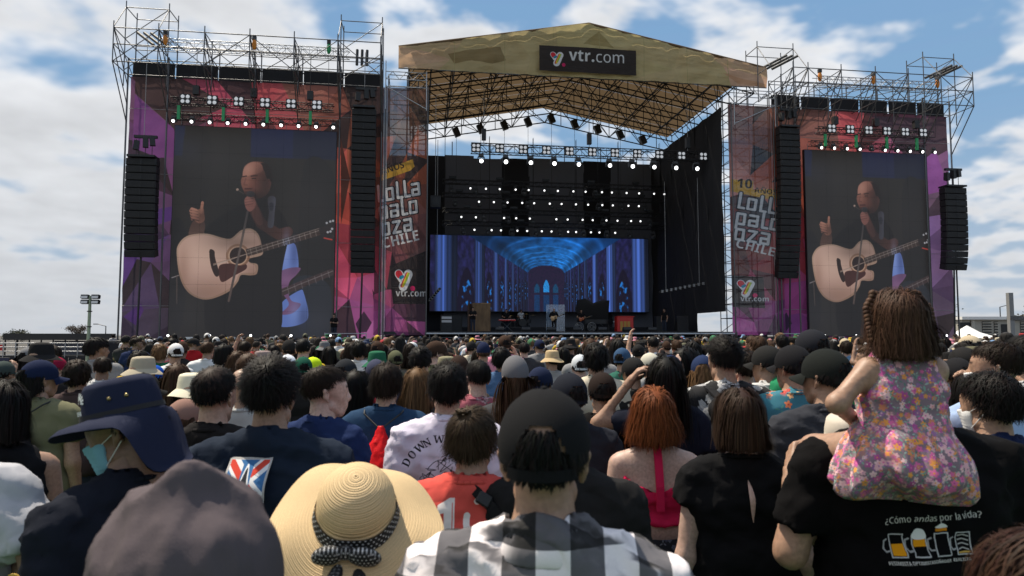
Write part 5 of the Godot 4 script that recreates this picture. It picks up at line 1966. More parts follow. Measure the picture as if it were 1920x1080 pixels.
func head_mb(kind: String, cell: float) -> MB:
	var key := "%s%.4f" % [kind, cell]
	mx.lock()
	var got: MB = heads.get(key)
	mx.unlock()
	if got != null:
		return got
	var b := [
		[Vector3(0, 0.036, -0.022), Vector3(0, 0.036, 0.034), 0.0765, 0.0775],
		[Vector3(0, 0.0, -0.03), Vector3(0, -0.078, -0.062), 0.062, 0.034 if kind == "male" else 0.029],
		[Vector3(-0.040, -0.06, -0.02), Vector3(-0.016, -0.088, -0.066), 0.026, 0.018],
		[Vector3(0.040, -0.06, -0.02), Vector3(0.016, -0.088, -0.066), 0.026, 0.018],
		[Vector3(-0.034, -0.018, -0.060), Vector3(-0.028, -0.03, -0.066), 0.028, 0.024],
		[Vector3(0.034, -0.018, -0.060), Vector3(0.028, -0.03, -0.066), 0.028, 0.024],
		[Vector3(-0.032, 0.026, -0.080), Vector3(0.032, 0.026, -0.080), 0.016, 0.016],
		[Vector3(0, 0.016, -0.096), Vector3(0, -0.024, -0.113), 0.0085, 0.0125],
		[Vector3(-0.012, -0.028, -0.103), Vector3(0.012, -0.028, -0.103), 0.009, 0.009],
		[Vector3(-0.018, -0.054, -0.091), Vector3(0.018, -0.054, -0.091), 0.009, 0.009],
		[Vector3(-0.015, -0.064, -0.090), Vector3(0.015, -0.064, -0.090), 0.009, 0.009],
		[Vector3(0, -0.06, 0.014), Vector3(0, -0.17, 0.026), 0.056 if kind == "male" else 0.047, 0.058 if kind == "male" else 0.05],
	]
	for s in [-1.0, 1.0]:
		b.append([Vector3(s * 0.030, 0.004, -0.079), Vector3(s * 0.0305, 0.004, -0.079), 0.0125, 0.0125])
	var m := field_mesh(b, [], [[Vector3(0, -0.16, 0), Vector3(0, -1, 0)]], cell, 0.022)
	var ears := []
	for s in [-1.0, 1.0]:
		ears.append([Vector3(s * 0.077, 0.016, 0.008), Vector3(s * 0.0845, 0.016, 0.022), 0.0085, 0.0085])
		ears.append([Vector3(s * 0.0845, 0.016, 0.022), Vector3(s * 0.080, -0.012, 0.020), 0.0085, 0.0075])
		ears.append([Vector3(s * 0.080, -0.012, 0.020), Vector3(s * 0.0755, -0.034, 0.004), 0.0075, 0.0065])
		ears.append([Vector3(s * 0.074, 0.0, 0.006), Vector3(s * 0.0755, -0.020, 0.008), 0.009, 0.008])
	m.join(field_mesh(ears, [], [], cell * 0.8, 0.008))
	for q in m.v.size():
		var p := m.v[q]
		if p.z < -0.05:
			var ax := absf(p.x)
			var eye := Vector2(ax - 0.030, p.y - 0.003).length()
			if absf(p.y + 0.059) < 0.010 and ax < 0.024:
				m.c[q] = Color(0.86, 0.52, 0.50)
			elif absf(p.y - 0.027 - (0.004 - absf(ax - 0.03) * 0.15)) < 0.0055 and ax > 0.012 and ax < 0.052:
				m.c[q] = Color(0.12, 0.09, 0.08)
			elif eye < 0.005:
				m.c[q] = Color(0.05, 0.04, 0.04)
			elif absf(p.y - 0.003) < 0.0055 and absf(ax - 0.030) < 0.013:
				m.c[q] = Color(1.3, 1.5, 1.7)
	mx.lock()
	heads[key] = m
	mx.unlock()
	return m

# a relaxed, slightly curled right hand: wrist at the origin, fingers along -y, palm facing -x... curl 0 open, 1 closed
func hand_mb(curl: float, cell: float) -> MB:
	var key := "%.2f %.4f" % [curl, cell]
	mx.lock()
	var got: MB = hands.get(key)
	mx.unlock()
	if got != null:
		return got
	var b := [
		[Vector3(0, 0.015, 0), Vector3(0, -0.03, 0), 0.025, 0.024],
		[Vector3(0, -0.03, -0.022), Vector3(0, -0.085, -0.030), 0.016, 0.013],
		[Vector3(0, -0.03, 0), Vector3(0, -0.09, 0), 0.018, 0.013],
		[Vector3(0, -0.03, 0.018), Vector3(0, -0.082, 0.026), 0.016, 0.012],
	]
	var lens := [0.068, 0.078, 0.072, 0.056]
	for f in 4:
		var z := -0.030 + f * 0.0195
		var p := Vector3(0, -0.088 if f != 3 else -0.080, z)
		var ang := 0.25 + curl * 0.7
		for s in 3:
			var l: float = lens[f] * [0.45, 0.32, 0.23][s]
			var q := p + Vector3(-sin(ang), -cos(ang), 0) * l
			b.append([p, q, 0.0088 - s * 0.0009, 0.0080 - s * 0.0010])
			p = q
			ang += 0.25 + curl * 0.75
	var tp := Vector3(-0.004, -0.028, -0.026)
	var t1 := tp + Vector3(-0.022, -0.026, -0.024)
	var t2 := t1 + Vector3(-0.014, -0.026, -0.004 + 0.012 * curl)
	b.append([tp, t1, 0.0125, 0.0105])
	b.append([t1, t2, 0.0100, 0.0080])
	var m := field_mesh(b, [], [], cell, 0.006)
	mx.lock()
	hands[key] = m
	mx.unlock()
	return m

# ------------------------------------------------------------------ whole figures, kept and shared by key
func head_at(yaw: float, pitch: float) -> Transform3D:
	return Transform3D(Basis(Vector3.UP, yaw) * Basis(Vector3.RIGHT, pitch) * Basis.from_scale(Vector3(0.90, 1.0, 0.96)), Vector3(0, 1.602, -0.004))

func figure(female: bool, wd: float, al: String, ar: String, cell: float, yaw: float, pitch: float, curl := 0.3, bare := false) -> Dictionary:
	var key := "%s %.2f %s %s %.3f %.2f %.2f %s" % [female, wd, al, ar, cell, yaw, pitch, bare]
	var d := {"j": joints(female, wd, al, ar), "head": head_at(yaw, pitch), "female": female, "wd": wd, "cell": cell, "key": key, "gkey": "%s %.2f %s %s %.3f %.1f %s" % [female, wd, al, ar, cell, curl, bare], "curl": curl, "bare": bare}
	want(key, "figure", [d, curl])
	return d

func figure_mb(f: Dictionary, _curl: float) -> MB:
	var female: bool = f.female
	var cell: float = f.cell
	var m := MB.new()
	mx.lock()
	var trunk: MB = trunks.get(f.gkey)
	mx.unlock()
	if trunk == null:
		trunk = trunk_mb(f)
		mx.lock()
		trunks[f.gkey] = trunk
		mx.unlock()
	m.v = trunk.v.duplicate()
	m.n = trunk.n.duplicate()
	m.u = trunk.u.duplicate()
	m.c = trunk.c.duplicate()
	m.i = trunk.i.duplicate()
	var hx: Transform3D = f.head
	m.join(head_mb("female" if female else "male", maxf(0.0048, cell * 0.42)), hx)
	return m

var trunks := {}

# trunk, arms and hands; the legs are inside the trousers unless bare
func trunk_mb(f: Dictionary) -> MB:
	var female: bool = f.female
	var wd: float = f.wd
	var cell: float = f.cell
	var j: Dictionary = f.j
	var curl: float = f.curl
	var b := torso_bones(female, wd, 0.0 if f.bare else -0.006, 0.0)
	b.append_array(arm_bones(j, female, 0.0, 2.0, false))
	b.append([Vector3(0, 1.42, 0.022), Vector3(0, 1.535, 0.004), 0.058 if not female else 0.049, 0.054 if not female else 0.046])
	var m := field_mesh(b, [], [], cell, 0.035)
	for k in ["l", "r"]:
		var el: Vector3 = j["el" + k]
		var wr: Vector3 = j["wr" + k]
		var y := (el - wr).normalized()
		var out := Vector3(1 if k == "r" else -1, 0, 0)
		var z := y.cross(out).normalized() * (-1.0 if k == "r" else 1.0)
		if z.z < 0.0 and absf(z.z) > 0.3:
			z = -z
		var x := y.cross(z).normalized()
		if x.dot(out) < 0.0:
			x = -x
		var hm := hand_mb(curl, maxf(0.0045, cell * 0.36))
		m.join(hm, Transform3D(Basis(x, y, z), wr))
		if Basis(x, y, z).determinant() < 0.0:
			var st := m.i.size() - hm.i.size()
			for q in range(st, m.i.size(), 3):
				var sw := m.i[q + 1]
				m.i[q + 1] = m.i[q + 2]
				m.i[q + 2] = sw
	return m

var garments := {}

func shirt_key(f: Dictionary, sleeve: float, loose: float, hem: float, neck: float, collar := 0) -> String:
	var key := "%s/%.2f %.3f %.2f %.3f %d" % [f.gkey, sleeve, loose, hem, neck, collar]
	return want(key, "shirt", [f, sleeve, loose, hem, neck, collar, float(absi(hash(key)) % 97)])

func shirt_mb(f: Dictionary, sleeve: float, loose: float, hem: float, neck: float, collar: int, sd: float) -> MB:
	var fe: bool = f.female
	var b := torso_bones(fe, f.wd, 0.019, loose)
	if sleeve > 0.0:
		b.append_array(arm_bones(f.j, fe, 0.015 + loose * 0.3, sleeve, true))
	var subs := [[Vector3(0, 1.48 + 0.02 * (1.0 - neck / 0.07), 0.0), Vector3(0, 1.62, -0.05), neck, neck + 0.02]]
	if sleeve <= 0.0:
		for k in ["l", "r"]:
			var s: Vector3 = f.j["sh" + k]
			subs.append([s + Vector3(signf(s.x) * 0.03, -0.06, 0), s + Vector3(signf(s.x) * 0.05, 0.1, 0), 0.075, 0.09])
	if collar == 1:
		b.append([Vector3(0, 1.455, 0.02), Vector3(0, 1.50, 0.012), 0.075, 0.068, 1.0, true])
	var m := field_mesh(b, subs, [[Vector3(0, hem, 0), Vector3(0, -1, 0)]], f.cell, 0.03)
	wrinkle(m, 0.015 if f.cell < 0.013 else 0.012 if f.cell < 0.02 else 0.008, 5.0, 8.0, sd)
	if f.cell < 0.02:
		wrinkle(m, 0.005, 13.0, 19.0, sd + 9.0)
	if sleeve > 0.0 and neck < 0.09:
		var cc := Vector3(0, 1.466 + 0.012 * (neck - 0.07) / 0.02, 0.012)
		for s in 24:
			var q := []
			for e in 2:
				var t := TAU * (s + e) / 24.0
				q.append(cc + Vector3(cos(t) * (neck + 0.012), 0.016 * sin(t), sin(t) * (neck + 0.010)))
			m.tube(q[0], q[1], 0.0085, -1, 6, false)
	back_uv(m)
	return m

func trousers_key(f: Dictionary, shorts: bool) -> String:
	return want("t%s %.2f %s" % [f.female, f.wd, shorts], "trousers", [f, shorts])

func trousers_mb(f: Dictionary, shorts: bool) -> MB:
	var cell := maxf(f.cell, 0.018)
	var b := leg_bones(f.j, f.wd, 0.016)
	b.append([Vector3(-0.075 * f.wd, 0.95, 0.012), Vector3(0.075 * f.wd, 0.95, 0.012), 0.112 * sqrt(f.wd) + 0.008, 0.112 * sqrt(f.wd) + 0.008, 1.1])
	var m := field_mesh(b, [], [[Vector3(0, 1.0, 0), Vector3(0, 1, 0)], [Vector3(0, 0.42 if shorts else 0.07, 0), Vector3(0, -1, 0)]], cell, 0.03)
	wrinkle(m, 0.008, 6.0, 9.0, 4.0)
	return m

func skirt_mesh(f: Dictionary, hem: float, flare: float) -> ArrayMesh:
	var mb := MB.new()
	var rings := []
	for r in 16:
		var t := r / 15.0
		var row := PackedVector3Array()
		for s in 48:
			var a := TAU * s / 48.0
			var rad := lerpf(0.135, 0.135 + flare, pow(t, 0.8)) * (1.0 + 0.07 * t * sin(a * 9.0 + 2.0 * sin(a * 3.0)))
			row.append(Vector3(cos(a) * rad * 1.12, lerpf(1.08, hem, t), sin(a) * rad * 0.92 + 0.01))
		rings.append(row)
	mb.loft(rings)
	return mb.mesh()

func shoes_mesh(f: Dictionary) -> ArrayMesh:
	var key := "s%s" % f.wd
	if not garments.has(key):
		garments[key] = field_mesh(foot_bones(f.j, 0.008), [], [[Vector3(0, 0.004, 0), Vector3(0, -1, 0)]], 0.018, 0.02).mesh()
	return garments[key]

# ------------------------------------------------------------------ hair (head space: ears at y 0, face towards -z)
const SC := Vector3(0, 0.036, 0.008)          # scalp centre
const SR := Vector3(0.0815, 0.0835, 0.107)    # scalp radii

func has_hair(d: Vector3, recede: float) -> bool:
	if d.z < -0.25:
		return d.y > 0.42 + recede + maxf(0.0, -d.z - 0.6) * 0.5
	if d.z < 0.10:
		return d.y > 0.0 - (d.z + 0.0) * 1.2
	return d.y > -0.52 - 0.15 * (d.z - 0.1) + (0.06 if absf(d.x) > 0.55 else 0.0)

# style: {n, len, seg, lift, grav, curl, w, col: Color linear, var, tip: Color or null, part_, recede, thick, zmin}
func hair_mb(st: Dictionary, seed_: int) -> MB:
	var g := RandomNumberGenerator.new()
	g.seed = seed_
	var mb := MB.new()
	var col: Color = st.col
	var thick: float = st.get("thick", 0.006)
	# solid cap underneath
	var rows := 14
	var cols := 28
	var rec: float = st.get("recede", 0.0)
	var ids := {}
	mb.col = col if st.get("scalp") == null else st.scalp
	for r in rows + 1:
		var th := PI * 0.72 * r / rows
		for s in cols:
			var t := TAU * s / cols
			var d := Vector3(sin(th) * cos(t), cos(th), sin(th) * sin(t))
			var rr := thick * 0.55 + n_fold.get_noise_3d(d.x * 9, d.y * 9, d.z * 9 + seed_) * thick * 0.6
			ids[r * cols + s] = mb.vert(SC + d * (SR + Vector3(rr, rr, rr)), d)
	for r in rows:
		for s in cols:
			var a: int = ids[r * cols + s]
			var b: int = ids[r * cols + (s + 1) % cols]
			var c: int = ids[(r + 1) * cols + s]
			var d: int = ids[(r + 1) * cols + (s + 1) % cols]
			if has_hair(mb.n[a], rec) and has_hair(mb.n[d], rec) and mb.n[a].y < st.get("ymax", 2.0):
				mb.i.append_array(PackedInt32Array([a, c, b, b, c, d]))
	var whorl := Vector3(0.12, 0.85, 0.5).normalized()
	var segs: int = st.seg
	var ln: float = st.len
	var zmin: float = st.get("zmin", -1.0)
	var tip: Color = st.get("tip", col)
	var hug: float = st.get("hug", 0.0)
	var end_y: float = st.get("end", -9.0)
	var ymax: float = st.get("ymax", 2.0)
	var made := 0
	var tries := 0
	while made < st.n and tries < st.n * 4:
		tries += 1
		var d := Vector3(g.randfn(), g.randfn(), g.randfn()).normalized()
		if not has_hair(d, rec) or g.randf() < float(st.get("thin", 0.0)) * smoothstep(0.72, 0.97, d.dot(whorl)):
			continue
		if d.y > ymax + (0.42 if d.z > 0.5 and absf(d.x) < 0.36 and ymax > 0.0 else 0.0):
			continue
		made += 1
		var p := SC + d * SR
		var flow := (d - whorl)
		flow = (flow - d * flow.dot(d)).normalized()
		if st.get("parted", false) and d.z < 0.35:
			flow = (Vector3(signf(d.x) * 1.0, -0.2, 0.5) - d * d.dot(Vector3(signf(d.x) * 1.0, -0.2, 0.5))).normalized()
		if st.get("upward", 0.0) > 0.0 and d.y > 0.1:
			flow = (flow + Vector3(0, 1, -0.3) * float(st.upward)).normalized()
		var dir := (flow + d * float(st.lift) * g.randf_range(0.4, 1.6) + Vector3(g.randfn(), g.randfn(), g.randfn()) * 0.16).normalized()
		var l: float = ln * g.randf_range(0.72, 1.12) * (1.0 - float(st.get("fade", 0.0)) * smoothstep(0.2, -0.45, d.y))
		var step := l / segs
		var lay := g.randf_range(0.15, 1.3) * thick * (1.0 + 1.3 * n_fold.get_noise_3d(d.x * 4.5, d.y * 4.5 + seed_, d.z * 4.5))
		var sh := 1.0 + g.randfn() * float(st.var)
		sh = clampf(sh, 0.4, 1.9)
		var ph := g.randf() * 60.0
		var wd: float = st.w * g.randf_range(0.7, 1.3)
		var k0 := mb.v.size()
		var stop := end_y + g.randfn() * 0.006 * float(st.get("ragged", 1.0))
		for s in segs + 1:
			var t := float(s) / segs
			var rel := p - SC
			var nrm := (Vector3(rel.x, maxf(rel.y, 0.002), rel.z) / (SR * SR)).normalized()
			var side := dir.cross(nrm)
			if side.length() < 0.05:
				side = Vector3.RIGHT
			side = side.normalized() * wd * (1.0 - 0.65 * t * t)
			var cc := col.lerp(tip, smoothstep(0.35, 0.9, t))
			mb.col = Color(cc.r * sh, cc.g * sh, cc.b * sh)
			mb.vert(p - side, (nrm - side.normalized() * 0.3).normalized())
			mb.vert(p + side, (nrm + side.normalized() * 0.3).normalized())
			if s == segs:
				break
			var cv := Vector3(n_fold.get_noise_2d(ph, p.y * 22.0), 0, n_fold.get_noise_2d(ph + 31.0, p.y * 22.0)) * float(st.curl)
			dir = (dir + Vector3.DOWN * float(st.grav) + cv).normalized()
			if p.y > stop:
				p += dir * step
			rel = p - SC
			var q := Vector3(rel.x / (SR.x + lay), rel.y / (SR.y + lay), rel.z / (SR.z + lay))
			var ql := q.length()
			if ql < 1.0 and rel.y > -0.09:
				p = SC + rel / ql
			elif hug > 0.0 and rel.y > -0.05:
				p = p.lerp(SC + rel / ql, hug * (1.0 - 0.65 * t) * smoothstep(-0.05, 0.0, rel.y))
			if zmin > -0.9 and p.y < -0.07 and p.z < zmin + lay and absf(p.x) < 0.12:
				p.z = lerpf(p.z, zmin + lay, 0.6)
		for s in segs:
			var q := k0 + s * 2
			mb.i.append_array(PackedInt32Array([q, q + 2, q + 1, q + 1, q + 2, q + 3]))
	return mb

func hair_style(name_: String, col: Color, n := 1.0) -> Dictionary:
	match name_:
		"short": return {"hug": 0.8, "n": int(2550 * n), "len": 0.042, "seg": 4, "lift": 0.28, "grav": 0.10, "curl": 0.25, "w": 0.00161 / sqrt(n), "col": col, "var": 0.20, "thick": 0.0075, "fade": 0.55}
		"crop": return {"hug": 0.95, "n": int(2210 * n), "len": 0.020, "seg": 2, "lift": 0.5, "grav": 0.05, "curl": 0.1, "w": 0.00161 / sqrt(n), "col": col, "var": 0.18, "thick": 0.006, "fade": 0.4}
		"thin": return {"hug": 0.95, "n": int(2550 * n), "len": 0.024, "seg": 3, "lift": 0.3, "grav": 0.08, "curl": 0.1, "w": 0.00149 / sqrt(n), "col": col, "var": 0.18, "thick": 0.008, "thin": 0.8, "fade": 0.3}
		"mop": return {"hug": 0.55, "n": int(3060 * n), "len": 0.075, "seg": 6, "lift": 0.35, "grav": 0.22, "curl": 0.8, "w": 0.00198 / sqrt(n), "col": col, "var": 0.22, "thick": 0.014, "fade": 0.2}
		"spiky": return {"hug": 0.45, "n": int(2890 * n), "len": 0.050, "seg": 4, "lift": 0.6, "grav": 0.05, "curl": 0.4, "w": 0.00174 / sqrt(n), "col": col, "var": 0.22, "thick": 0.012, "upward": 0.7, "fade": 0.45}
		"bob": return {"end": -0.085, "hug": 0.7, "n": int(3740 * n), "len": 0.29, "seg": 11, "lift": 0.25, "grav": 0.55, "curl": 0.10, "w": 0.00211 / sqrt(n), "col": col, "var": 0.19, "thick": 0.013, "parted": true, "zmin": 0.085}
		"long": return {"end": -0.27, "hug": 0.7, "n": int(3740 * n), "len": 0.46, "seg": 13, "lift": 0.25, "grav": 0.5, "curl": 0.16, "w": 0.00223 / sqrt(n), "col": col, "var": 0.20, "thick": 0.013, "parted": true, "zmin": 0.115}
		"wavy": return {"end": -0.2, "hug": 0.6, "n": int(3740 * n), "len": 0.36, "seg": 13, "lift": 0.35, "grav": 0.42, "curl": 0.75, "w": 0.00223 / sqrt(n), "col": col, "var": 0.24, "thick": 0.016, "zmin": 0.10}
		"shag": return {"end": -0.085, "ragged": 3.0, "hug": 0.6, "n": int(3740 * n), "len": 0.25, "seg": 10, "lift": 0.45, "grav": 0.36, "curl": 0.6, "w": 0.00223 / sqrt(n), "col": col, "var": 0.27, "thick": 0.016, "zmin": 0.075}
		"tied": return {"hug": 1.0, "n": int(2890 * n), "len": 0.10, "seg": 5, "lift": 0.1, "grav": 0.0, "curl": 0.05, "w": 0.00161 / sqrt(n), "col": col, "var": 0.24, "thick": 0.008, "fade": 0.5}
	return {}

var hair_mat: StandardMaterial3D

func hair_key(name_: String, col: Color, n: float, seed_: int, extra := {}) -> String:
	var st := hair_style(name_, col, n)
	if n < 0.6:
		st.w *= 1.9
	st.merge(extra, true)
	return want("%s %s %.2f %d %s" % [name_, col, n, seed_, extra], "hair", [st, seed_])

# ------------------------------------------------------------------ hats
func cap_mb(open_back: bool, fine := 1) -> MB:
	var mb := MB.new()
	var rows := 12 * fine
	var cols := 36 * fine
	var c := Vector3(0, 0.034, 0.006)
	var r := Vector3(0.0935, 0.098, 0.116)
	var id0 := mb.v.size()
	for a in rows + 1:
		var th := PI * 0.5 * a / rows * 1.10
		for s in cols:
			var t := TAU * s / cols
			var d := Vector3(sin(th) * cos(t), cos(th), sin(th) * sin(t))
			var seam := 1.0 - 0.010 * exp(-pow(sin(t * 3.0 + PI / 2) * 9.0, 2.0)) * (1.0 if a > 1 and a < rows else 0.0)
			var nz := n_fold.get_noise_3d(d.x * 5, d.y * 5 + 8, d.z * 5) * 0.02
			var p := c + d * r * (seam + nz)
			if a == rows:
				p.y -= 0.012
			mb.vert(p, (d / r).normalized())
	for a in rows:
		for s in cols:
			var t := TAU * (s + 0.5) / cols
			if open_back and a >= rows * 0.60:
				var off := absf(wrapf(t - PI / 2, -PI, PI)) / 0.62
				var hgt := (a - rows * 0.60) / (rows * 0.40)
				if off < sqrt(maxf(0.0, hgt + 0.12)):
					continue
			var q := id0 + a * cols + s
			var q1 := id0 + a * cols + (s + 1) % cols
			mb.i.append_array(PackedInt32Array([q, q + cols, q1, q1, q + cols, q1 + cols]))
	mb.ball(c + Vector3(0, r.y * 1.0, 0), Vector3(0.008, 0.005, 0.008), 8, 4)
	# bill
	var rings := []
	for e in 7:
		var row := PackedVector3Array()
		for s in 15:
			var t := lerpf(-1.15, 1.15, s / 14.0)
			var ext := 0.078 * cos(t * 1.2) * (e / 6.0)
			row.append(c + Vector3(sin(t) * (r.x + ext * 0.25), -0.010 - 0.020 * (e / 6.0) - 0.028 * t * t * (0.3 + 0.5 * e / 6.0), -cos(t) * r.z - ext))
		rings.append(row)
	mb.loft(rings, false)
	var under := []
	for row in rings:
		var u := PackedVector3Array()
		for p in row:
			u.append(p - Vector3(0, 0.004, 0))
		u.reverse()
		under.append(u)
	mb.loft(under, false)
	return mb

func strap_mb() -> MB:
	var mb := MB.new()
	var c := Vector3(0, 0.034, 0.006)
	var rings := []
	for e in 2:
		var row := PackedVector3Array()
		for s in 13:
			var t := PI / 2 + lerpf(-0.75, 0.75, s / 12.0)
			row.append(c + Vector3(cos(t) * 0.096, -0.022 - e * 0.020 - 0.004, sin(t) * 0.119))
		rings.append(row)
	mb.loft(rings, false)
	return mb

func lathe_hat(prof: Array, wave: float, waves: float, seg: int, oval := 1.14) -> MB:
	var mb := MB.new()
	var rings := []
	for k in prof.size():
		var row := PackedVector3Array()
		for s in seg:
			var t := TAU * s / seg
			var q: Vector2 = prof[k]
			var f := clampf((q.x - 0.10) / 0.06, 0.0, 1.0)
			row.append(Vector3(cos(t) * q.x, q.y + f * wave * sin(t * waves + 0.7), sin(t) * q.x * oval))
		rings.append(row)
	mb.loft(rings)
	return mb

func bucket_mb(brim: float, seg := 40) -> MB:
	var prof := [Vector2(0.004, 0.148), Vector2(0.045, 0.146), Vector2(0.075, 0.138), Vector2(0.084, 0.125), Vector2(0.090, 0.09), Vector2(0.0945, 0.055), Vector2(0.0955, 0.050), Vector2(0.098, 0.046), Vector2(0.098 + brim * 0.5, 0.046 - brim * 0.35), Vector2(0.098 + brim, 0.046 - brim * 0.78), Vector2(0.098 + brim, 0.043 - brim * 0.78), Vector2(0.098 + brim * 0.5, 0.042 - brim * 0.36), Vector2(0.093, 0.04)]
	return lathe_hat(prof, brim * 0.12, 3.0, seg)

func beanie_mb() -> MB:
	var prof := []
	for k in 12:
		var th := PI * 0.56 * k / 11.0
		prof.append(Vector2(maxf(0.003, sin(th) * 0.094), 0.036 + cos(th) * 0.112))
	return lathe_hat(prof, 0.0, 1.0, 36, 1.2)

# ------------------------------------------------------------------ crowd
var SKIN := []
var fab := {}
var weave: NoiseTexture2D
var autos := []
var spots := []

var HAIRC := {
	"black": Color(0.0075, 0.006, 0.0055), "dark brown": Color(0.016, 0.010, 0.007), "brown": Color(0.050, 0.026, 0.014), "light brown": Color(0.13, 0.072, 0.035),
	"red": Color(0.17, 0.050, 0.016), "blond": Color(0.27, 0.17, 0.08), "grey": Color(0.10, 0.095, 0.09),
}

func fabric(c: Color, rough := 0.92) -> StandardMaterial3D:
	var key := "%s" % c
	if not fab.has(key):
		var m := StandardMaterial3D.new()
		m.resource_name = "cloth"
		m.metallic_specular = 0.22
		m.albedo_color = lin(c)
		m.roughness = rough
		m.normal_enabled = true
		m.normal_texture = weave
		m.normal_scale = 0.35
		m.uv1_triplanar = true
		m.uv1_scale = Vector3(14, 14, 14)
		fab[key] = m
	return fab[key]

func print_mat(p: Pic, down := 1) -> StandardMaterial3D:
	var m := StandardMaterial3D.new()
	m.resource_name = "printed cloth"
	m.metallic_specular = 0.2
	m.albedo_texture = p.tex(down)
	m.roughness = 0.92
	m.texture_repeat = false
	return m

func pattern_mat(p: Pic, scale_: float) -> StandardMaterial3D:
	var m := StandardMaterial3D.new()
	m.resource_name = "patterned cloth"
	m.albedo_texture = p.tex(1)
	m.roughness = 0.92
	m.uv1_triplanar = true
	m.uv1_triplanar_sharpness = 6.0
	m.uv1_scale = Vector3(scale_, scale_, scale_)
	return m

func crowd_materials() -> void:
	n_fold.seed = 3
	n_fold.noise_type = FastNoiseLite.TYPE_SIMPLEX_SMOOTH
	n_fold.fractal_octaves = 2
	n_fold.frequency = 1.0
	weave = noise_tex(0.11, 15, true, 5.0, 256)
	for c in [Color(0.50, 0.31, 0.22), Color(0.40, 0.235, 0.155), Color(0.27, 0.15, 0.095), Color(0.60, 0.40, 0.32)]:
		var m := StandardMaterial3D.new()
		m.resource_name = "skin"
		m.albedo_color = lin(c)
		m.roughness = 0.52
		m.vertex_color_use_as_albedo = true
		m.albedo_texture = noise_tex(0.03, 71, false, 1.0, 256, 0.80, 1.0)
		m.uv1_triplanar = true
		m.uv1_scale = Vector3(7, 7, 7)
		m.subsurf_scatter_enabled = true
		m.subsurf_scatter_strength = 0.06
		SKIN.append(m)
	hair_mat = StandardMaterial3D.new()
	hair_mat.resource_name = "hair"
	hair_mat.vertex_color_use_as_albedo = true
	hair_mat.roughness = 0.6
	hair_mat.metallic_specular = 0.28
	M.cap = cap_mb(true).mesh()
	M.cap_fine = cap_mb(true, 2).mesh()
	M.cap_strap = strap_mb().mesh()
	M.bucket = bucket_mb(0.055).mesh()
	M.beanie = beanie_mb().mesh()

func build_crowd() -> void:
	foreground()
	stage_mark("foreground people")
	accents()
	stage_mark("accent people")
	band()
	fill_crowd()
	stage_mark("mid crowd")
	name_autos()
	far_crowd()
	flush()

# a person given by where the crown of the head shows in the photograph and the distance; returns the node
func person(px: float, py: float, d: float, o: Dictionary) -> Node3D:
	var H := CAM_Y - (py - 628.0) / 1280.0 * d
	var hat: String = o.get("hat", "")
	if hat != "":
		H -= 0.025
	return person_at(Vector3((px - 960.0) / 1280.0 * d, 0, -d), H - 0.012, o)

func person_at(at: Vector3, H: float, o: Dictionary) -> Node3D:
	var d := at.length()
	var cell: float = o.get("cell", 0.0125 if d < 2.0 else 0.0165 if d < 3.6 else 0.024)
	var fem: bool = o.get("fem", false)
	var f := figure(fem, o.get("wd", 1.0), o.get("al", "down"), o.get("ar", "down"), cell, o.get("yaw", 0.0), o.get("pitch", 0.0), o.get("curl", 0.3), float(o.get("shirt", {}).get("sleeve", 0.55)) <= 0.0)
	var t := thing("person", o.get("label", ""), "person", at, o.get("turn", 0.0), o.get("group", ""))
	var s := H / 1.717
	t.scale = Vector3(s, s, s)
	later(t, "body", f.key, SKIN[o.get("skin", 1)])
	var sh: Dictionary = o.get("shirt", {})
	var m = sh.get("mat")
	if m == null:
		m = fabric(sh.get("col", Color(0.02, 0.02, 0.022)))
	later(t, sh.get("name", "shirt"), shirt_key(f, sh.get("sleeve", 0.55), sh.get("loose", 0.022), sh.get("hem", 0.86), sh.get("neck", 0.070), sh.get("collar", 0)), m)
	if o.has("skirt"):
		part(t, "skirt", skirt_mesh(f, o.get("skirt_hem", 0.35), 0.10), o.skirt)
	else:
		later(t, "trousers", trousers_key(f, false), fabric(o.get("legs", Color(0.025, 0.03, 0.045))))
	part(t, "shoes", shoes_mesh(f), fabric(Color(0.03, 0.03, 0.03)))
	var hx: Transform3D = f.head
	var hat := hat_kind(o)
	if o.has("hair"):
		var hr: Array = o.hair
		var dens: float = hr[2] if hr.size() > 2 else (1.4 if d < 2.6 else 0.9 if d < 4.4 else 0.42)
		var ex: Dictionary = hr[4] if hr.size() > 4 else {}
		if hat != "":
			ex = ex.duplicate()
			ex.ymax = {"cap": 0.02, "bucket": -0.02, "beanie": -0.22, "big": -0.05}[hat]
			dens *= 0.6
		later(t, "hair", hair_key(hr[0], HAIRC[hr[1]] if hr[1] is String else hr[1], dens, hr[3] if hr.size() > 3 else 0, ex), hair_mat, hx)
	match hat:
		"cap":
			var back: bool = o.get("backward", false)
			var cx := hx * Transform3D(Basis(Vector3.UP, PI if back else 0.0), Vector3(0, 0, 0.0))
			part(t, "cap", M.cap_fine if d < 2.0 else M.cap, fabric(o.hatc), cx)
			part(t.get_child(t.get_child_count() - 1), "cap_strap", M.cap_strap, fabric(o.hatc))
		"bucket":
			part(t, "bucket_hat", M.bucket, fabric(o.hatc), hx)
		"beanie":
			part(t, "beanie", M.beanie, fabric(o.hatc), hx)
	if o.get("mask", -1) is Color:
		mask(t, hx, o.mask)
	spots.append(Vector2(at.x, at.z))
	return t

func hat_kind(o: Dictionary) -> String:
	return o.get("hat", "")

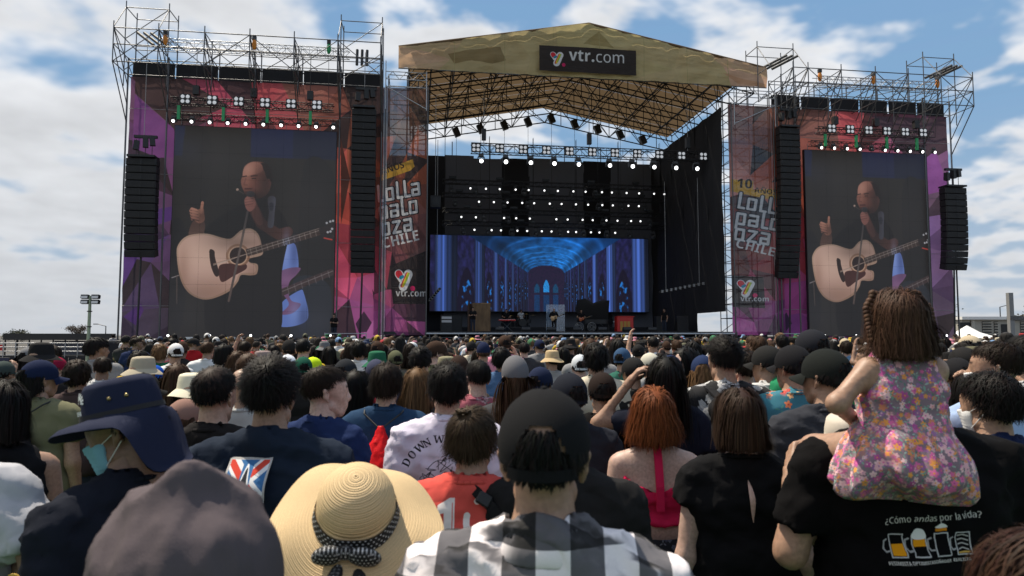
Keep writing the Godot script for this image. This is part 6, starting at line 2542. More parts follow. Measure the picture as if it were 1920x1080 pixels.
func mask(t: Node3D, hx: Transform3D, c: Color) -> void:
	if not M.has("mask"):
		var m := field_mesh([[Vector3(0, -0.018, -0.088), Vector3(0, -0.082, -0.072), 0.040, 0.036], [Vector3(-0.035, -0.035, -0.052), Vector3(0.035, -0.035, -0.052), 0.034, 0.034], [Vector3(-0.028, -0.07, -0.045), Vector3(0.028, -0.07, -0.045), 0.032, 0.032], [Vector3(0, -0.01, -0.1), Vector3(0, -0.03, -0.115), 0.012, 0.014]], [], [[Vector3(0, 0, -0.035), Vector3(0, 0, 1)], [Vector3(0, -0.002, 0), Vector3(0, 1, -0.15)]], 0.005, 0.02)
		for q in m.v.size():
			m.v[q].z += 0.0012 * sin(m.v[q].y * 520.0)
		renormal(m)
		M.mask = m.mesh()
		var b := MB.new()
		for s in [-1.0, 1.0]:
			b.tube(Vector3(s * 0.064, -0.02, -0.04), Vector3(s * 0.090, 0.012, 0.03), 0.0016, -1, 5, false)
			b.tube(Vector3(s * 0.058, -0.08, -0.04), Vector3(s * 0.088, -0.022, 0.03), 0.0016, -1, 5, false)
		M.mask_loop = b.mesh()
	part(t, "face_mask", M.mask, fabric(c), hx)
	part(t, "mask_loops", M.mask_loop, M.white, hx)

# drawstring bag or backpack on the back of a figure
func bag(t: Node3D, kind: String, m: Material, strap: Material, label := "") -> void:
	if kind == "drawstring":
		var b := field_mesh([[Vector3(0, 1.385, 0.150), Vector3(0, 1.18, 0.190), 0.022, 0.11, 1.5], [Vector3(-0.06, 1.10, 0.190), Vector3(0.06, 1.10, 0.190), 0.085, 0.085, 1.3]], [], [[Vector3(0, 1.01, 0), Vector3(0, -1, 0)]], 0.012, 0.02)
		wrinkle(b, 0.008, 16.0, 3.0, 7.0)
		part(t, "drawstring_bag", b.mesh(), m)
		var s := MB.new()
		for x in [-1.0, 1.0]:
			s.tube(Vector3(0.01 * x, 1.39, 0.152), Vector3(0.10 * x, 1.46, 0.105), 0.005, -1, 5)
			s.tube(Vector3(0.10 * x, 1.46, 0.105), Vector3(0.115 * x, 1.485, 0.02), 0.005, -1, 5)
		part(t, "cord", s.mesh(), strap)
	else:
		var b := field_mesh([[Vector3(-0.075, 1.36, 0.19), Vector3(0.075, 1.36, 0.19), 0.07, 0.07], [Vector3(-0.085, 1.10, 0.20), Vector3(0.085, 1.10, 0.20), 0.085, 0.085], [Vector3(-0.085, 1.22, 0.20), Vector3(0.085, 1.22, 0.20), 0.08, 0.08], [Vector3(-0.05, 1.10, 0.275), Vector3(0.05, 1.10, 0.275), 0.045, 0.045]], [], [], 0.014, 0.035)
		wrinkle(b, 0.006, 9.0, 9.0, 2.0)
		part(t, "backpack", b.mesh(), m)
		var s := MB.new()
		for x in [-1.0, 1.0]:
			var pts := [Vector3(0.075 * x, 1.41, 0.18), Vector3(0.10 * x, 1.455, 0.09), Vector3(0.118 * x, 1.475, 0.01), Vector3(0.135 * x, 1.43, -0.09), Vector3(0.15 * x, 1.25, -0.13)]
			for k in 4:
				var q: Vector3 = (pts[k + 1] - pts[k])
				var xf := Transform3D(Basis.looking_at(q, Vector3.UP if absf(q.normalized().y) < 0.9 else Vector3.BACK), (pts[k] + pts[k + 1]) * 0.5)
				s.box(xf, Vector3(0.05, 0.014, q.length() + 0.012))
		part(t, "strap", s.mesh(), strap)

func phone(at: Vector3, turn: float, label: String, wide := true) -> void:
	var t := thing("mobile_phone", label, "phone", at, turn, "phones held up in the crowd")
	if not M.has("phone_case"):
		M.phone_case = bevel_box(Vector3(0.155, 0.075, 0.009), 0.003)
		var m := StandardMaterial3D.new()
		m.resource_name = "phone screen"
		m.albedo_color = Color(0.03, 0.03, 0.04)
		m.roughness = 0.1
		m.emission_enabled = true
		m.emission = Color(0.10, 0.12, 0.2)
		m.emission_energy_multiplier = 0.6
		M.phone_screen = m
	var bs := Basis() if wide else Basis(Vector3.BACK, PI / 2)
	part(t, "case", M.phone_case, M.black, Transform3D(bs, Vector3.ZERO))
	part(t, "screen", BOX, M.phone_screen, Transform3D(bs * Basis.from_scale(Vector3(0.145, 0.067, 0.002)), Vector3(0, 0, 0.0055)))

# ------------------------------------------------------------------ prints
func check_pic() -> Pic:
	var p := Pic.new(256, 256, rgb8(232, 224, 224))
	p.im.fill_rect(Rect2i(128, 0, 128, 256), rgb8(90, 88, 92))
	p.im.fill_rect(Rect2i(0, 128, 256, 128), rgb8(90, 88, 92))
	p.im.fill_rect(Rect2i(128, 128, 128, 128), rgb8(26, 25, 26))
	var g := RandomNumberGenerator.new()
	g.seed = 2
	for k in 9000:
		var x := g.randi_range(0, 255)
		var y := g.randi_range(0, 255)
		var c := p.im.get_pixel(x, y)
		var f := g.randf_range(0.88, 1.12)
		p.im.set_pixel(x, y, Color(c.r * f, c.g * f, c.b * f))
	return p

func flower_pic(bg: Color, petals: Array, leaf: Array, n: int, size: float, seed_: int) -> Pic:
	var p := Pic.new(512, 512, bg)
	var g := RandomNumberGenerator.new()
	g.seed = seed_
	for k in n:
		var c := Vector2(g.randf_range(0, 512), g.randf_range(0, 512))
		var col: Color = petals[g.randi() % petals.size()]
		var r := size * g.randf_range(0.55, 1.2)
		for wx in [-512, 0, 512]:
			for wy in [-512, 0, 512]:
				var o := c + Vector2(wx, wy)
				if o.x < -40 or o.x > 552 or o.y < -40 or o.y > 552:
					continue
				if k % 3 == 2:
					for e in 3:
						p.disc(o + Vector2(r * 0.6, 0).rotated(k + e * 2.1), r * 0.45, r * 0.17, leaf[(k + e) % leaf.size()], k + e * 2.1)
				else:
					for e in 5:
						p.disc(o + Vector2(r * 0.5, 0).rotated(k + TAU * e / 5), r * 0.42, r * 0.30, col, k + TAU * e / 5)
					p.disc(o, r * 0.2, r * 0.2, petals[(k + 2) % petals.size()])
	return p

func leaf_pic(bg: Color, cols: Array, n: int, seed_: int) -> Pic:
	var p := Pic.new(512, 512, bg)
	var g := RandomNumberGenerator.new()
	g.seed = seed_
	for k in n:
		var c := Vector2(g.randf_range(0, 512), g.randf_range(0, 512))
		var a := g.randf() * TAU
		var col: Color = cols[g.randi() % cols.size()]
		for e in 9:
			var o := c + Vector2(e * 9.0, 0).rotated(a)
			for s in [-1.0, 1.0]:
				var l := 30.0 - absf(e - 3.0) * 3.2
				p.line(PackedVector2Array([o, o + Vector2(l, 0).rotated(a + s * 0.85)]), 5.0, col)
	return p

# ------------------------------------------------------------------ the people close to the camera
func foreground() -> void:
	var W := func(r, g, b): return {"col": Color(r, g, b)}
	# -- plaid shirt, black cap
	var plaid := pattern_mat(check_pic(), 8.6)
	plaid.uv1_offset = Vector3(0.12, 0.34, 0.0)
	var t := person(1020, 706, 1.26, {"label": "person in black and white checked shirt and black cap, back turned", "wd": 1.04, "skin": 1, "hair": ["short", "black", 1.6, 4, {"len": 0.038}], "hat": "cap", "hatc": Color(0.010, 0.010, 0.011), "shirt": {"mat": plaid, "sleeve": 1.7, "loose": 0.03, "collar": 1, "neck": 0.064}, "al": "front", "ar": "front", "yaw": -0.05, "pitch": 0.04, "turn": -0.06})
	var nk := MB.new()
	for k in 20:
		var a := PI * k / 20.0
		var b := PI * (k + 1) / 20.0
		nk.tube(Vector3(cos(a) * 0.061, 1.497 - 0.012 * sin(a), 0.012 + sin(a) * 0.056), Vector3(cos(b) * 0.061, 1.497 - 0.012 * sin(b), 0.012 + sin(b) * 0.056), 0.0014, -1, 5, false)
	part(t, "necklace", nk.mesh(), M.alu)
	var cl := field_mesh([[Vector3(0, 1.452, 0.018), Vector3(0, 1.492, 0.012), 0.088, 0.078, 1.0, true]], [[Vector3(0, 1.40, 0.016), Vector3(0, 1.56, 0.008), 0.076, 0.072]], [[Vector3(0, 1.44, 0), Vector3(0, -1, 0)], [Vector3(0, 0, -0.055), Vector3(0, 0, -1)]], 0.007, 0.01)
	part(t, "collar", cl.mesh(), plaid)
	# -- grey hooded person, very near
	hooded()
	straw_hat_person()
	# -- bucket hat and mask, turned left
	var bk := person(248, 704, 1.88, {"label": "person in dark blue bucket hat and light blue face mask, turned left", "wd": 1.05, "skin": 2, "hair": ["short", "black", 1.0, 2], "hat": "big", "turn": 1.2, "yaw": 0.35, "pitch": -0.22, "shirt": {"col": Color(0.012, 0.014, 0.022), "collar": 1, "sleeve": 0.8}, "al": "down", "ar": "front", "mask": Color(0.20, 0.42, 0.50)})
	big_bucket(bk, head_at(0.35, -0.22))
	# -- white sleeve at the left edge
	var ws := person(-98, 690, 1.9, {"label": "person in white shirt with pink wristband at the left edge", "skin": 2, "hair": ["short", "black"], "shirt": {"col": Color(0.44, 0.44, 0.47), "sleeve": 0.72, "loose": 0.03}, "ar": "akimbo", "al": "front", "turn": 0.1})
	var wb := MB.new()
	var wj: Vector3 = joints(false, 1.0, "front", "akimbo").wrr
	var we: Vector3 = joints(false, 1.0, "front", "akimbo").elr
	wb.tube(wj.lerp(we, 0.06), wj.lerp(we, 0.13), 0.034, 0.035, 14, false)
	part(ws, "wristband", wb.mesh(), fabric(Color(0.65, 0.03, 0.30)))
	# -- masked woman, left edge
	person(6, 712, 2.5, {"label": "person with black bob hair and white mask in black tank top", "fem": true, "skin": 1, "hair": ["bob", "black", 1.2, 3, {"len": 0.16}], "turn": 0.75, "yaw": 0.3, "mask": Color(0.60, 0.63, 0.66), "shirt": {"col": Color(0.010, 0.010, 0.012), "sleeve": 0.0}})
	# -- olive shirt with dark drawstring bag
	t = person(80, 668, 4.2, {"label": "person in olive shirt and navy cap with black drawstring bag", "skin": 1, "hair": ["bob", "black", 1.0, 5, {"len": 0.14, "curl": 0.6}], "hat": "cap", "hatc": Color(0.010, 0.016, 0.045), "yaw": -0.45, "shirt": W.call(0.15, 0.145, 0.085), "wd": 1.12})
	bag(t, "drawstring", fabric(Color(0.016, 0.015, 0.017)), M.black)
	# -- thinning dark hair, black shirt
	person(407, 686, 2.75, {"label": "person with thinning dark hair in plain black shirt", "skin": 0, "wd": 1.08, "hair": ["thin", "black", 1.7, 1, {"scalp": Color(0.030, 0.018, 0.012)}], "shirt": {"col": Color(0.016, 0.014, 0.014)}, "yaw": -0.1})
	# -- tall messy hair, navy jacket with flag patch
	flag_person()
	# -- profile to the right, navy shirt
	person(612, 685, 3.1, {"label": "person in navy shirt with face in profile to the right", "skin": 3, "hair": ["short", "dark brown", 1.7, 7, {"len": 0.035}], "yaw": -0.60, "shirt": {"col": Color(0.014, 0.027, 0.085)}, "turn": -0.48, "wd": 0.98})
	# -- red drawstring bag
	t = person(726, 682, 3.75, {"label": "person with wavy dark hair carrying red drawstring bag on back", "skin": 0, "hair": ["mop", "dark brown", 1.4, 8], "shirt": {"col": Color(0.020, 0.048, 0.10)}})
	var redm := fabric(Color(0.62, 0.010, 0.014), 0.38)
	bag(t, "drawstring", redm, M.black)
	# -- lilac shirt
	var p := Pic.new(600, 750, rgb8(206, 200, 216))
	p.text("WAY", Vector2(236, 128), 46, rgb8(34, 32, 38), true, "Droid Serif")
	for e in 4:
		var an := PI + 0.42 + e * 0.20
		p.text("DOWN"[e], Vector2(300, 300) + Vector2(cos(an), sin(an)) * 178, 46, rgb8(34, 32, 38), true, "Droid Serif", an + PI / 2)
	var g := RandomNumberGenerator.new()
	g.seed = 5
	for e in 26:
		var o := Vector2(g.randf_range(200, 400), g.randf_range(170, 380))
		var q := PackedVector2Array()
		for w in 5:
			q.append(o + Vector2(g.randf_range(-34, 34), g.randf_range(-30, 30)))
		p.line(p.smooth(q, false), 3.0, rgb8(60, 58, 66))
	for e in 12:
		p.blob(pv([100 + e * 40, 60 + (e * 97) % 500, 150 + e * 38, 70 + (e * 97) % 500, 140 + e * 40, 140 + (e * 97) % 500, 110 + e * 40, 130 + (e * 97) % 500]), rgb8(190, 182, 208, 70))
	person(840, 681, 3.1, {"label": "person in lilac shirt printed DOWN WAY on the back", "skin": 0, "hair": ["mop", "black", 1.5, 9, {"len": 0.06}], "shirt": {"mat": print_mat(p), "loose": 0.035, "sleeve": 0.8}, "turn": 0.12, "wd": 1.02})
	# -- white shirt behind
	person(785, 716, 4.3, {"label": "person in white long sleeved top beside the lilac shirt", "fem": true, "skin": 1, "hair": ["long", "black"], "shirt": {"col": Color(0.60, 0.56, 0.53), "sleeve": 1.7, "loose": 0.035}})
	coral_person()
	# -- black shirt with arched print
	p = Pic.new(600, 750, rgb8(20, 19, 20))
	var word := "CANYO SINCE"
	for e in word.length():
		var an := -PI / 2 - 0.72 + e * 0.185
		p.text(word[e], Vector2(310, 250) + Vector2(cos(an), sin(an)) * 150, 44, rgb8(222, 218, 210), true, "Droid Serif", an + PI / 2)
	p.line(pv([250, 230, 290, 190, 350, 196, 380, 236, 330, 250, 270, 246, 250, 230]), 4, rgb8(205, 200, 192))
	p.line(pv([290, 232, 320, 205, 345, 236]), 4, rgb8(205, 200, 192))
	t = person(1128, 690, 3.8, {"label": "person in brown-black cap and black shirt with arched white lettering", "skin": 1, "hair": ["short", "black"], "hat": "cap", "hatc": Color(0.020, 0.013, 0.011), "shirt": {"mat": print_mat(p), "loose": 0.035}, "wd": 1.06})
	# -- broad black shirt behind the checked shirt
	person(1052, 744, 2.2, {"label": "person in plain black shirt with bare right arm behind checked shirt", "skin": 3, "wd": 1.1, "hair": ["short", "black"], "shirt": {"col": Color(0.017, 0.0165, 0.017), "sleeve": 0.72, "loose": 0.026}, "turn": -0.1})
	# -- redhead in pink top
	var rh := person(1222, 728, 2.95, {"label": "person with shaggy red hair in pink halter top", "fem": true, "skin": 3, "wd": 1.04, "hair": ["shag", "red", 1.7, 11], "shirt": {"name": "pink_top", "col": Color(0.62, 0.020, 0.085), "sleeve": 0.0, "loose": 0.002, "hem": 1.12, "neck": 0.19}, "skirt": pattern_mat(flower_pic(rgb8(22, 24, 34), [rgb8(90, 94, 110), rgb8(60, 64, 84)], [rgb8(110, 112, 124)], 150, 22, 8), 3.2), "skirt_hem": 0.25, "yaw": -0.12})
	var hs := MB.new()
	var bp := [Vector3(0.0, 1.53, 0.062), Vector3(0.0, 1.46, 0.083), Vector3(0.002, 1.40, 0.096), Vector3(0.004, 1.30, 0.112), Vector3(0.005, 1.20, 0.109)]
	for k in 4:
		var v: Vector3 = bp[k + 1] - bp[k]
		hs.box(Transform3D(Basis.looking_at(v, Vector3.BACK), (bp[k] + bp[k + 1]) * 0.5), Vector3(0.036, 0.008, v.length() + 0.008))
	part(rh, "halter_strap", hs.mesh(), fabric(Color(0.62, 0.020, 0.085)))
	# -- black hair, raised arm
	person(1246, 668, 3.6, {"label": "person with long black hair raising left arm to head", "fem": true, "skin": 1, "hair": ["long", "black", 1.3, 12], "shirt": {"col": Color(0.010, 0.012, 0.022)}, "al": "head", "turn": -0.15, "pitch": 0.1})
	# -- brown straight hair, black blouse
	keyhole_person()
	# -- leaf shirt
	t = person(1356, 634, 3.9, {"label": "person in black and white leaf shirt with backpack", "skin": 1, "hair": ["spiky", "black", 1.3, 13], "shirt": {"mat": pattern_mat(leaf_pic(rgb8(24, 24, 27), [rgb8(206, 206, 204), rgb8(180, 180, 182)], 46, 4), 2.6), "loose": 0.035, "sleeve": 0.8}, "wd": 1.08, "yaw": 0.25})
	bag(t, "backpack", fabric(Color(0.014, 0.014, 0.016)), fabric(Color(0.02, 0.02, 0.022)))
	t = person(1436, 642, 4.5, {"label": "person in white shirt and black cap with slim black backpack", "skin": 1, "hair": ["short", "black"], "hat": "cap", "hatc": Color(0.018, 0.018, 0.018), "shirt": {"col": Color(0.50, 0.50, 0.50)}, "yaw": 0.5})
	bag(t, "backpack", fabric(Color(0.012, 0.012, 0.014)), fabric(Color(0.02, 0.02, 0.022)))
	person(1484, 640, 3.8, {"label": "person in teal shirt printed with orange flowers", "skin": 1, "hair": ["short", "black"], "hat": "cap", "hatc": Color(0.012, 0.012, 0.014), "shirt": {"mat": pattern_mat(flower_pic(rgb8(52, 116, 132), [rgb8(222, 128, 84), rgb8(214, 172, 120), rgb8(190, 70, 60)], [rgb8(70, 138, 130)], 34, 34, 17), 2.4), "loose": 0.04, "sleeve": 0.85}, "ar": "front", "al": "front", "yaw": 0.35, "wd": 1.1})
	t = person(1545, 645, 3.0, {"label": "person in black and green cap and charcoal shirt, bearded", "skin": 1, "wd": 1.12, "hair": ["short", "black"], "hat": "cap", "hatc": Color(0.012, 0.014, 0.013), "shirt": {"col": Color(0.034, 0.036, 0.044)}, "yaw": 0.35, "al": "down", "turn": 0.12})
	person(1520, 612, 4.4, {"label": "tall person in large black cap left of the bearded one", "skin": 1, "hair": ["short", "black"], "hat": "cap", "hatc": Color(0.016, 0.017, 0.022), "shirt": {"col": Color(0.02, 0.20, 0.09)}, "yaw": 0.3})
	person(1640, 690, 3.1, {"label": "person in red shirt behind the girl on shoulders", "skin": 1, "wd": 1.1, "hair": ["short", "black"], "shirt": {"col": Color(0.50, 0.012, 0.030)}})
	person(1588, 764, 2.55, {"label": "person in wide cream bucket hat below the girl", "fem": true, "skin": 1, "hair": ["bob", "dark brown", 1.0, 4], "hat": "big", "shirt": {"col": Color(0.014, 0.014, 0.016)}, "turn": -0.5, "yaw": -0.3})
	wide_hat()
	girl_and_carrier()
	# -- right edge
	t = person(1850, 698, 2.5, {"label": "person with white mask and navy jacket carrying black backpack", "skin": 1, "wd": 1.1, "hair": ["mop", "black", 1.5, 6, {"len": 0.055}], "mask": Color(0.6, 0.6, 0.6), "shirt": {"col": Color(0.011, 0.018, 0.055), "sleeve": 1.8, "loose": 0.035}, "yaw": 0.45, "turn": -0.1})
	bag(t, "backpack", fabric(Color(0.010, 0.010, 0.011)), fabric(Color(0.045, 0.045, 0.05)))
	person(1864, 640, 3.25, {"label": "person with short dark hair and mask filming with phone", "skin": 1, "hair": ["short", "dark brown", 1.5, 14, {"len": 0.03}], "mask": Color(0.6, 0.6, 0.6), "shirt": {"col": Color(0.30, 0.40, 0.60), "sleeve": 0.8}, "al": "up", "ar": "up", "yaw": 0.55, "turn": 0.25, "curl": 0.9})
	phone(Vector3(2.05, 1.735, -3.58), 0.25, "mobile phone held up sideways at the right edge of the crowd")
	person(1918, 628, 3.6, {"label": "person in plain white shirt at the right edge", "skin": 1, "wd": 1.15, "hair": ["short", "black", 1.2, 3], "shirt": {"col": Color(0.70, 0.70, 0.72)}, "yaw": 0.2})
	person(1938, 1002, 0.98, {"label": "blurred head of brown hair in the bottom right corner", "fem": true, "skin": 1, "hair": ["shag", Color(0.030, 0.014, 0.009), 1.6, 21], "shirt": {"col": Color(0.02, 0.02, 0.02)}})

func hooded() -> void:
	var d := 0.98
	var at := Vector3((372.0 - 960) / 1280 * d, 0, -d)
	var t := thing("person", "person in mauve-grey hood close to the camera, back turned", "person", at, 0.05)
	var s := 1.60 / 1.717
	t.scale = Vector3(s, s, s)
	var f := figure(true, 1.0, "front", "front", 0.0125, 0.0, 0.25)
	later(t, "body", f.key, SKIN[1])
	var b := torso_bones(true, 1.08, 0.03, 0.03)
	b.append_array(arm_bones(f.j, true, 0.032, 1.85, true))
	var m := fabric(Color(0.092, 0.074, 0.080), 0.85)
	var j := field_mesh(b, [], [[Vector3(0, 0.80, 0), Vector3(0, -1, 0)]], 0.014, 0.04)
	wrinkle(j, 0.014, 6.0, 8.0, 3.0)
	part(t, "jacket", j.mesh(), m)
	var h := field_mesh([[Vector3(-0.005, 1.655, -0.01), Vector3(0.005, 1.61, 0.015), 0.098, 0.122], [Vector3(0.012, 1.735, 0.045), Vector3(0.01, 1.64, 0.05), 0.036, 0.085], [Vector3(0, 1.60, 0.02), Vector3(0, 1.46, 0.04), 0.122, 0.140], [Vector3(-0.075, 1.44, 0.05), Vector3(0.075, 1.44, 0.05), 0.10, 0.10], [Vector3(-0.15, 1.38, 0.02), Vector3(0.15, 1.38, 0.02), 0.10, 0.10]], [[Vector3(0, 1.62, -0.13), Vector3(0, 1.58, -0.06), 0.10, 0.09]], [], 0.009, 0.05)
	wrinkle(h, 0.012, 5.5, 3.2, 11.0)
	wrinkle(h, 0.0025, 17.0, 6.0, 4.0)
	part(t, "hood", h.mesh(), m)
	later(t, "trousers", trousers_key(f, false), fabric(Color(0.02, 0.02, 0.03)))
	part(t, "shoes", shoes_mesh(f), fabric(Color(0.03, 0.03, 0.03)))
	spots.append(Vector2(at.x, at.z))

func big_bucket(t: Node3D, hx: Transform3D) -> void:
	var prof := [Vector2(0.004, 0.150), Vector2(0.05, 0.149), Vector2(0.078, 0.142), Vector2(0.088, 0.128), Vector2(0.094, 0.09), Vector2(0.099, 0.055), Vector2(0.101, 0.05), Vector2(0.105, 0.047), Vector2(0.13, 0.040), Vector2(0.158, 0.030), Vector2(0.176, 0.018), Vector2(0.176, 0.014), Vector2(0.155, 0.026), Vector2(0.128, 0.036), Vector2(0.098, 0.042)]
	var h := lathe_hat(prof, 0.012, 2.0, 64)
	# cloth falling over the neck at the back
	for q in h.v.size():
		var p := h.v[q]
		var r := Vector2(p.x, p.z).length()
		if r > 0.105 and p.z > 0.06:
			h.v[q] = p + Vector3(0, -0.13 * smoothstep(0.105, 0.18, r) * smoothstep(0.06, 0.17, p.z), -0.04 * smoothstep(0.12, 0.18, r) * smoothstep(0.06, 0.17, p.z))
		h.v[q] += h.n[q] * 0.004 * n_fold.get_noise_3d(p.x * 14, p.y * 14, p.z * 14)
	renormal(h)
	var m := fabric(Color(0.015, 0.019, 0.042), 0.85)
	part(t, "bucket_hat", h.mesh(), m, hx)
	var bd := lathe_hat([Vector2(0.1005, 0.064), Vector2(0.1025, 0.05)], 0.0, 1.0, 48)
	part(t, "hat_band", bd.mesh(), M.black_cloth, hx)
	for k in 2:
		var a := -0.18 - k * 0.42 + PI
		var e := MB.new()
		e.ball(Vector3(cos(a) * 0.0945, 0.095, sin(a) * 0.0945 * 1.14), Vector3(0.006, 0.006, 0.006), 10, 6)
		part(t, "eyelet", e.mesh(), pm("brass", Color(0.32, 0.25, 0.12), 0.35, 0.9), hx)
	# white badge of rays on the front of the hat
	var e := MB.new()
	for k in 9:
		var an := -0.2 + k * 0.42
		var c := Vector2(0.0, 0.102)
		for w in 1:
			var d0 := Vector2(cos(an), sin(an)) * 0.008
			var d1 := Vector2(cos(an), sin(an)) * 0.026
			var P := func(q: Vector2) -> Vector3:
				var th := -PI / 2 - 0.72 - q.x / 0.095
				var y := c.y + q.y
				var r := lerpf(0.099, 0.088, clampf((y - 0.055) / 0.073, 0, 1)) + 0.005
				return Vector3(cos(th) * r, y, sin(th) * r * 1.14)
			var n := Vector2(-sin(an), cos(an)) * 0.0028
			e.quad(P.call(d0 - n), P.call(d1 - n), P.call(d1 + n), P.call(d0 + n))
	for k in 4:
		var x0 := -0.022 + k * 0.011
		var P2 := func(x: float, y: float) -> Vector3:
			var th := -PI / 2 - 0.72 - x / 0.095
			return Vector3(cos(th) * 0.1035, y, sin(th) * 0.1035 * 1.14)
		e.quad(P2.call(x0, 0.066), P2.call(x0 + 0.008, 0.066), P2.call(x0 + 0.008, 0.078), P2.call(x0, 0.078))
	part(t, "badge", e.mesh(), M.white, hx)
	# gold figures on the sleeve
	var tm := TextMesh.new()
	tm.text = "2.0"
	var ff := SystemFont.new()
	ff.font_names = PackedStringArray(["Droid Sans"])
	ff.font_weight = 700
	tm.font = ff
	tm.font_size = 48
	tm.pixel_size = 0.0014
	tm.depth = 0.003
	part(t, "sleeve_emblem", tm, pm("gold thread", Color(0.55, 0.35, 0.06), 0.5), Transform3D(Basis(Vector3.UP, -1.2) * Basis(Vector3.BACK, -0.25), Vector3(-0.287, 1.275, 0.03)))

func wide_hat() -> void:
	var t: Node3D = get_node("person_%03d" % used["person"])
	var prof := [Vector2(0.004, 0.146), Vector2(0.05, 0.144), Vector2(0.08, 0.13), Vector2(0.092, 0.09), Vector2(0.098, 0.052), Vector2(0.13, 0.030), Vector2(0.165, -0.005), Vector2(0.175, -0.022), Vector2(0.175, -0.026), Vector2(0.13, 0.024), Vector2(0.095, 0.045)]
	part(t, "bucket_hat", lathe_hat(prof, 0.012, 3.0, 56).mesh(), fabric(Color(0.55, 0.49, 0.41)), Transform3D(Basis(Vector3.UP, -0.3) * Basis(Vector3.RIGHT, 0.28), Vector3(0, 1.60, 0)))

func straw_hat_person() -> void:
	var d := 1.58
	var at := Vector3((668.0 - 960) / 1280 * d, 0, -d)
	var t := person_at(at + Vector3(0, 0, -0.03), 1.49, {"label": "person in wide straw hat with black polka-dot band", "fem": true, "skin": 1, "shirt": {"col": Color(0.30, 0.26, 0.22)}, "cell": 0.0125})
	var inv := 1.717 / 1.49
	# woven rings
	var im := Pic.new(512, 512, Color.WHITE)
	var g := RandomNumberGenerator.new()
	g.seed = 77
	var bump := Image.create(512, 512, false, Image.FORMAT_RGBA8)
	for y in 512:
		var ring := 0.5 + 0.5 * sin(y * TAU / 8.0 + 0.8 * sin(y * 0.37))
		for x in 512:
			var s := 0.5 + 0.5 * sin(x * TAU / 6.0 + (y / 8) * 2.1)
			var v := ring * (0.72 + 0.28 * s)
			var k := 0.86 + 0.14 * v + g.randf_range(-0.14, 0.12)
			im.im.set_pixel(x, y, Color(0.90 * k, 0.775 * k, 0.58 * k))
			bump.set_pixel(x, y, Color(v, v, v))
	bump.bump_map_to_normal_map(5.0)
	var m := StandardMaterial3D.new()
	m.resource_name = "woven straw"
	m.albedo_texture = im.tex(1)
	m.normal_enabled = true
	m.normal_texture = ImageTexture.create_from_image(bump)
	m.normal_scale = 0.5
	m.roughness = 0.75
	m.uv1_scale = Vector3(6, 1, 1)
	m.backlight_enabled = true
	m.backlight = Color(0.20, 0.15, 0.08)
	var prof := []
	for k in 10:
		var th := PI * 0.47 * k / 9.0
		prof.append(Vector2(maxf(0.002, sin(th) * 0.088), 0.045 + cos(th) * 0.085))
	prof.append(Vector2(0.0905, 0.020))
	prof.append(Vector2(0.094, 0.004))
	for k in 12:
		var q := k / 11.0
		prof.append(Vector2(0.099 + q * 0.105, 0.0 - 0.030 * q * q))
	var hb := MB.new()
	var rings := []
	for k in prof.size():
		var row := PackedVector3Array()
		for s in 96:
			var a := TAU * s / 96
			var q: Vector2 = prof[k]
			var f := clampf((q.x - 0.10) / 0.10, 0.0, 1.0)
			row.append(Vector3(cos(a) * q.x * (1.0 + 0.02 * f * sin(3 * a)), q.y + f * (0.020 * sin(2.0 * a + 0.6) + 0.010 * sin(5.0 * a) - 0.02), sin(a) * q.x * 1.08))
		rings.append(row)
	hb.loft(rings)
	var hx := Transform3D(Basis(Vector3.UP, 0.1) * Basis(Vector3.RIGHT, 0.62) * Basis(Vector3.BACK, -0.05), Vector3(0, 1.615, -0.006)).scaled_local(Vector3(inv, inv, inv))
	part(t, "straw_hat", hb.mesh(), m, hx)
	var dots := Pic.new(256, 64, rgb8(20, 20, 22))
	for y in 4:
		for x in 16:
			dots.disc(Vector2(8 + x * 16 + (y % 2) * 8, 8 + y * 16), 3.2, 3.2, rgb8(214, 214, 214))
	var dm := StandardMaterial3D.new()
	dm.resource_name = "polka dots"
	dm.albedo_texture = dots.tex(1)
	dm.roughness = 0.8
	dm.uv1_scale = Vector3(3, 1, 1)
	var bd := MB.new()
	var br := []
	for q in [Vector2(0.0925, 0.036), Vector2(0.0955, 0.020), Vector2(0.099, 0.004)]:
		var row := PackedVector3Array()
		for s in 64:
			var a := TAU * s / 64
			row.append(Vector3(cos(a) * q.x, q.y + 0.004 * sin(a * 5), sin(a) * q.x * 1.08))
		br.append(row)
	bd.loft(br)
	part(t, "hat_band", bd.mesh(), dm, hx)
	var bow := MB.new()
	bow.ball(Vector3(-0.010, 0.020, 0.115), Vector3(0.020, 0.020, 0.014), 16, 10)
	bow.ball(Vector3(-0.048, 0.016, 0.120), Vector3(0.036, 0.026, 0.016), 20, 12, Basis(Vector3.BACK, 0.35))
	bow.ball(Vector3(0.030, 0.014, 0.122), Vector3(0.038, 0.026, 0.016), 20, 12, Basis(Vector3.BACK, -0.3))
	bow.ball(Vector3(-0.030, -0.016, 0.150), Vector3(0.016, 0.012, 0.045), 14, 10, Basis(Vector3.UP, -0.3))
	bow.ball(Vector3(0.022, -0.018, 0.150), Vector3(0.016, 0.012, 0.045), 14, 10, Basis(Vector3.UP, 0.35))
	var dm2: StandardMaterial3D = dm.duplicate()
	dm2.uv1_triplanar = true
	dm2.uv1_scale = Vector3(7, 28, 7)
	part(t, "bow", bow.mesh(), dm2, hx)

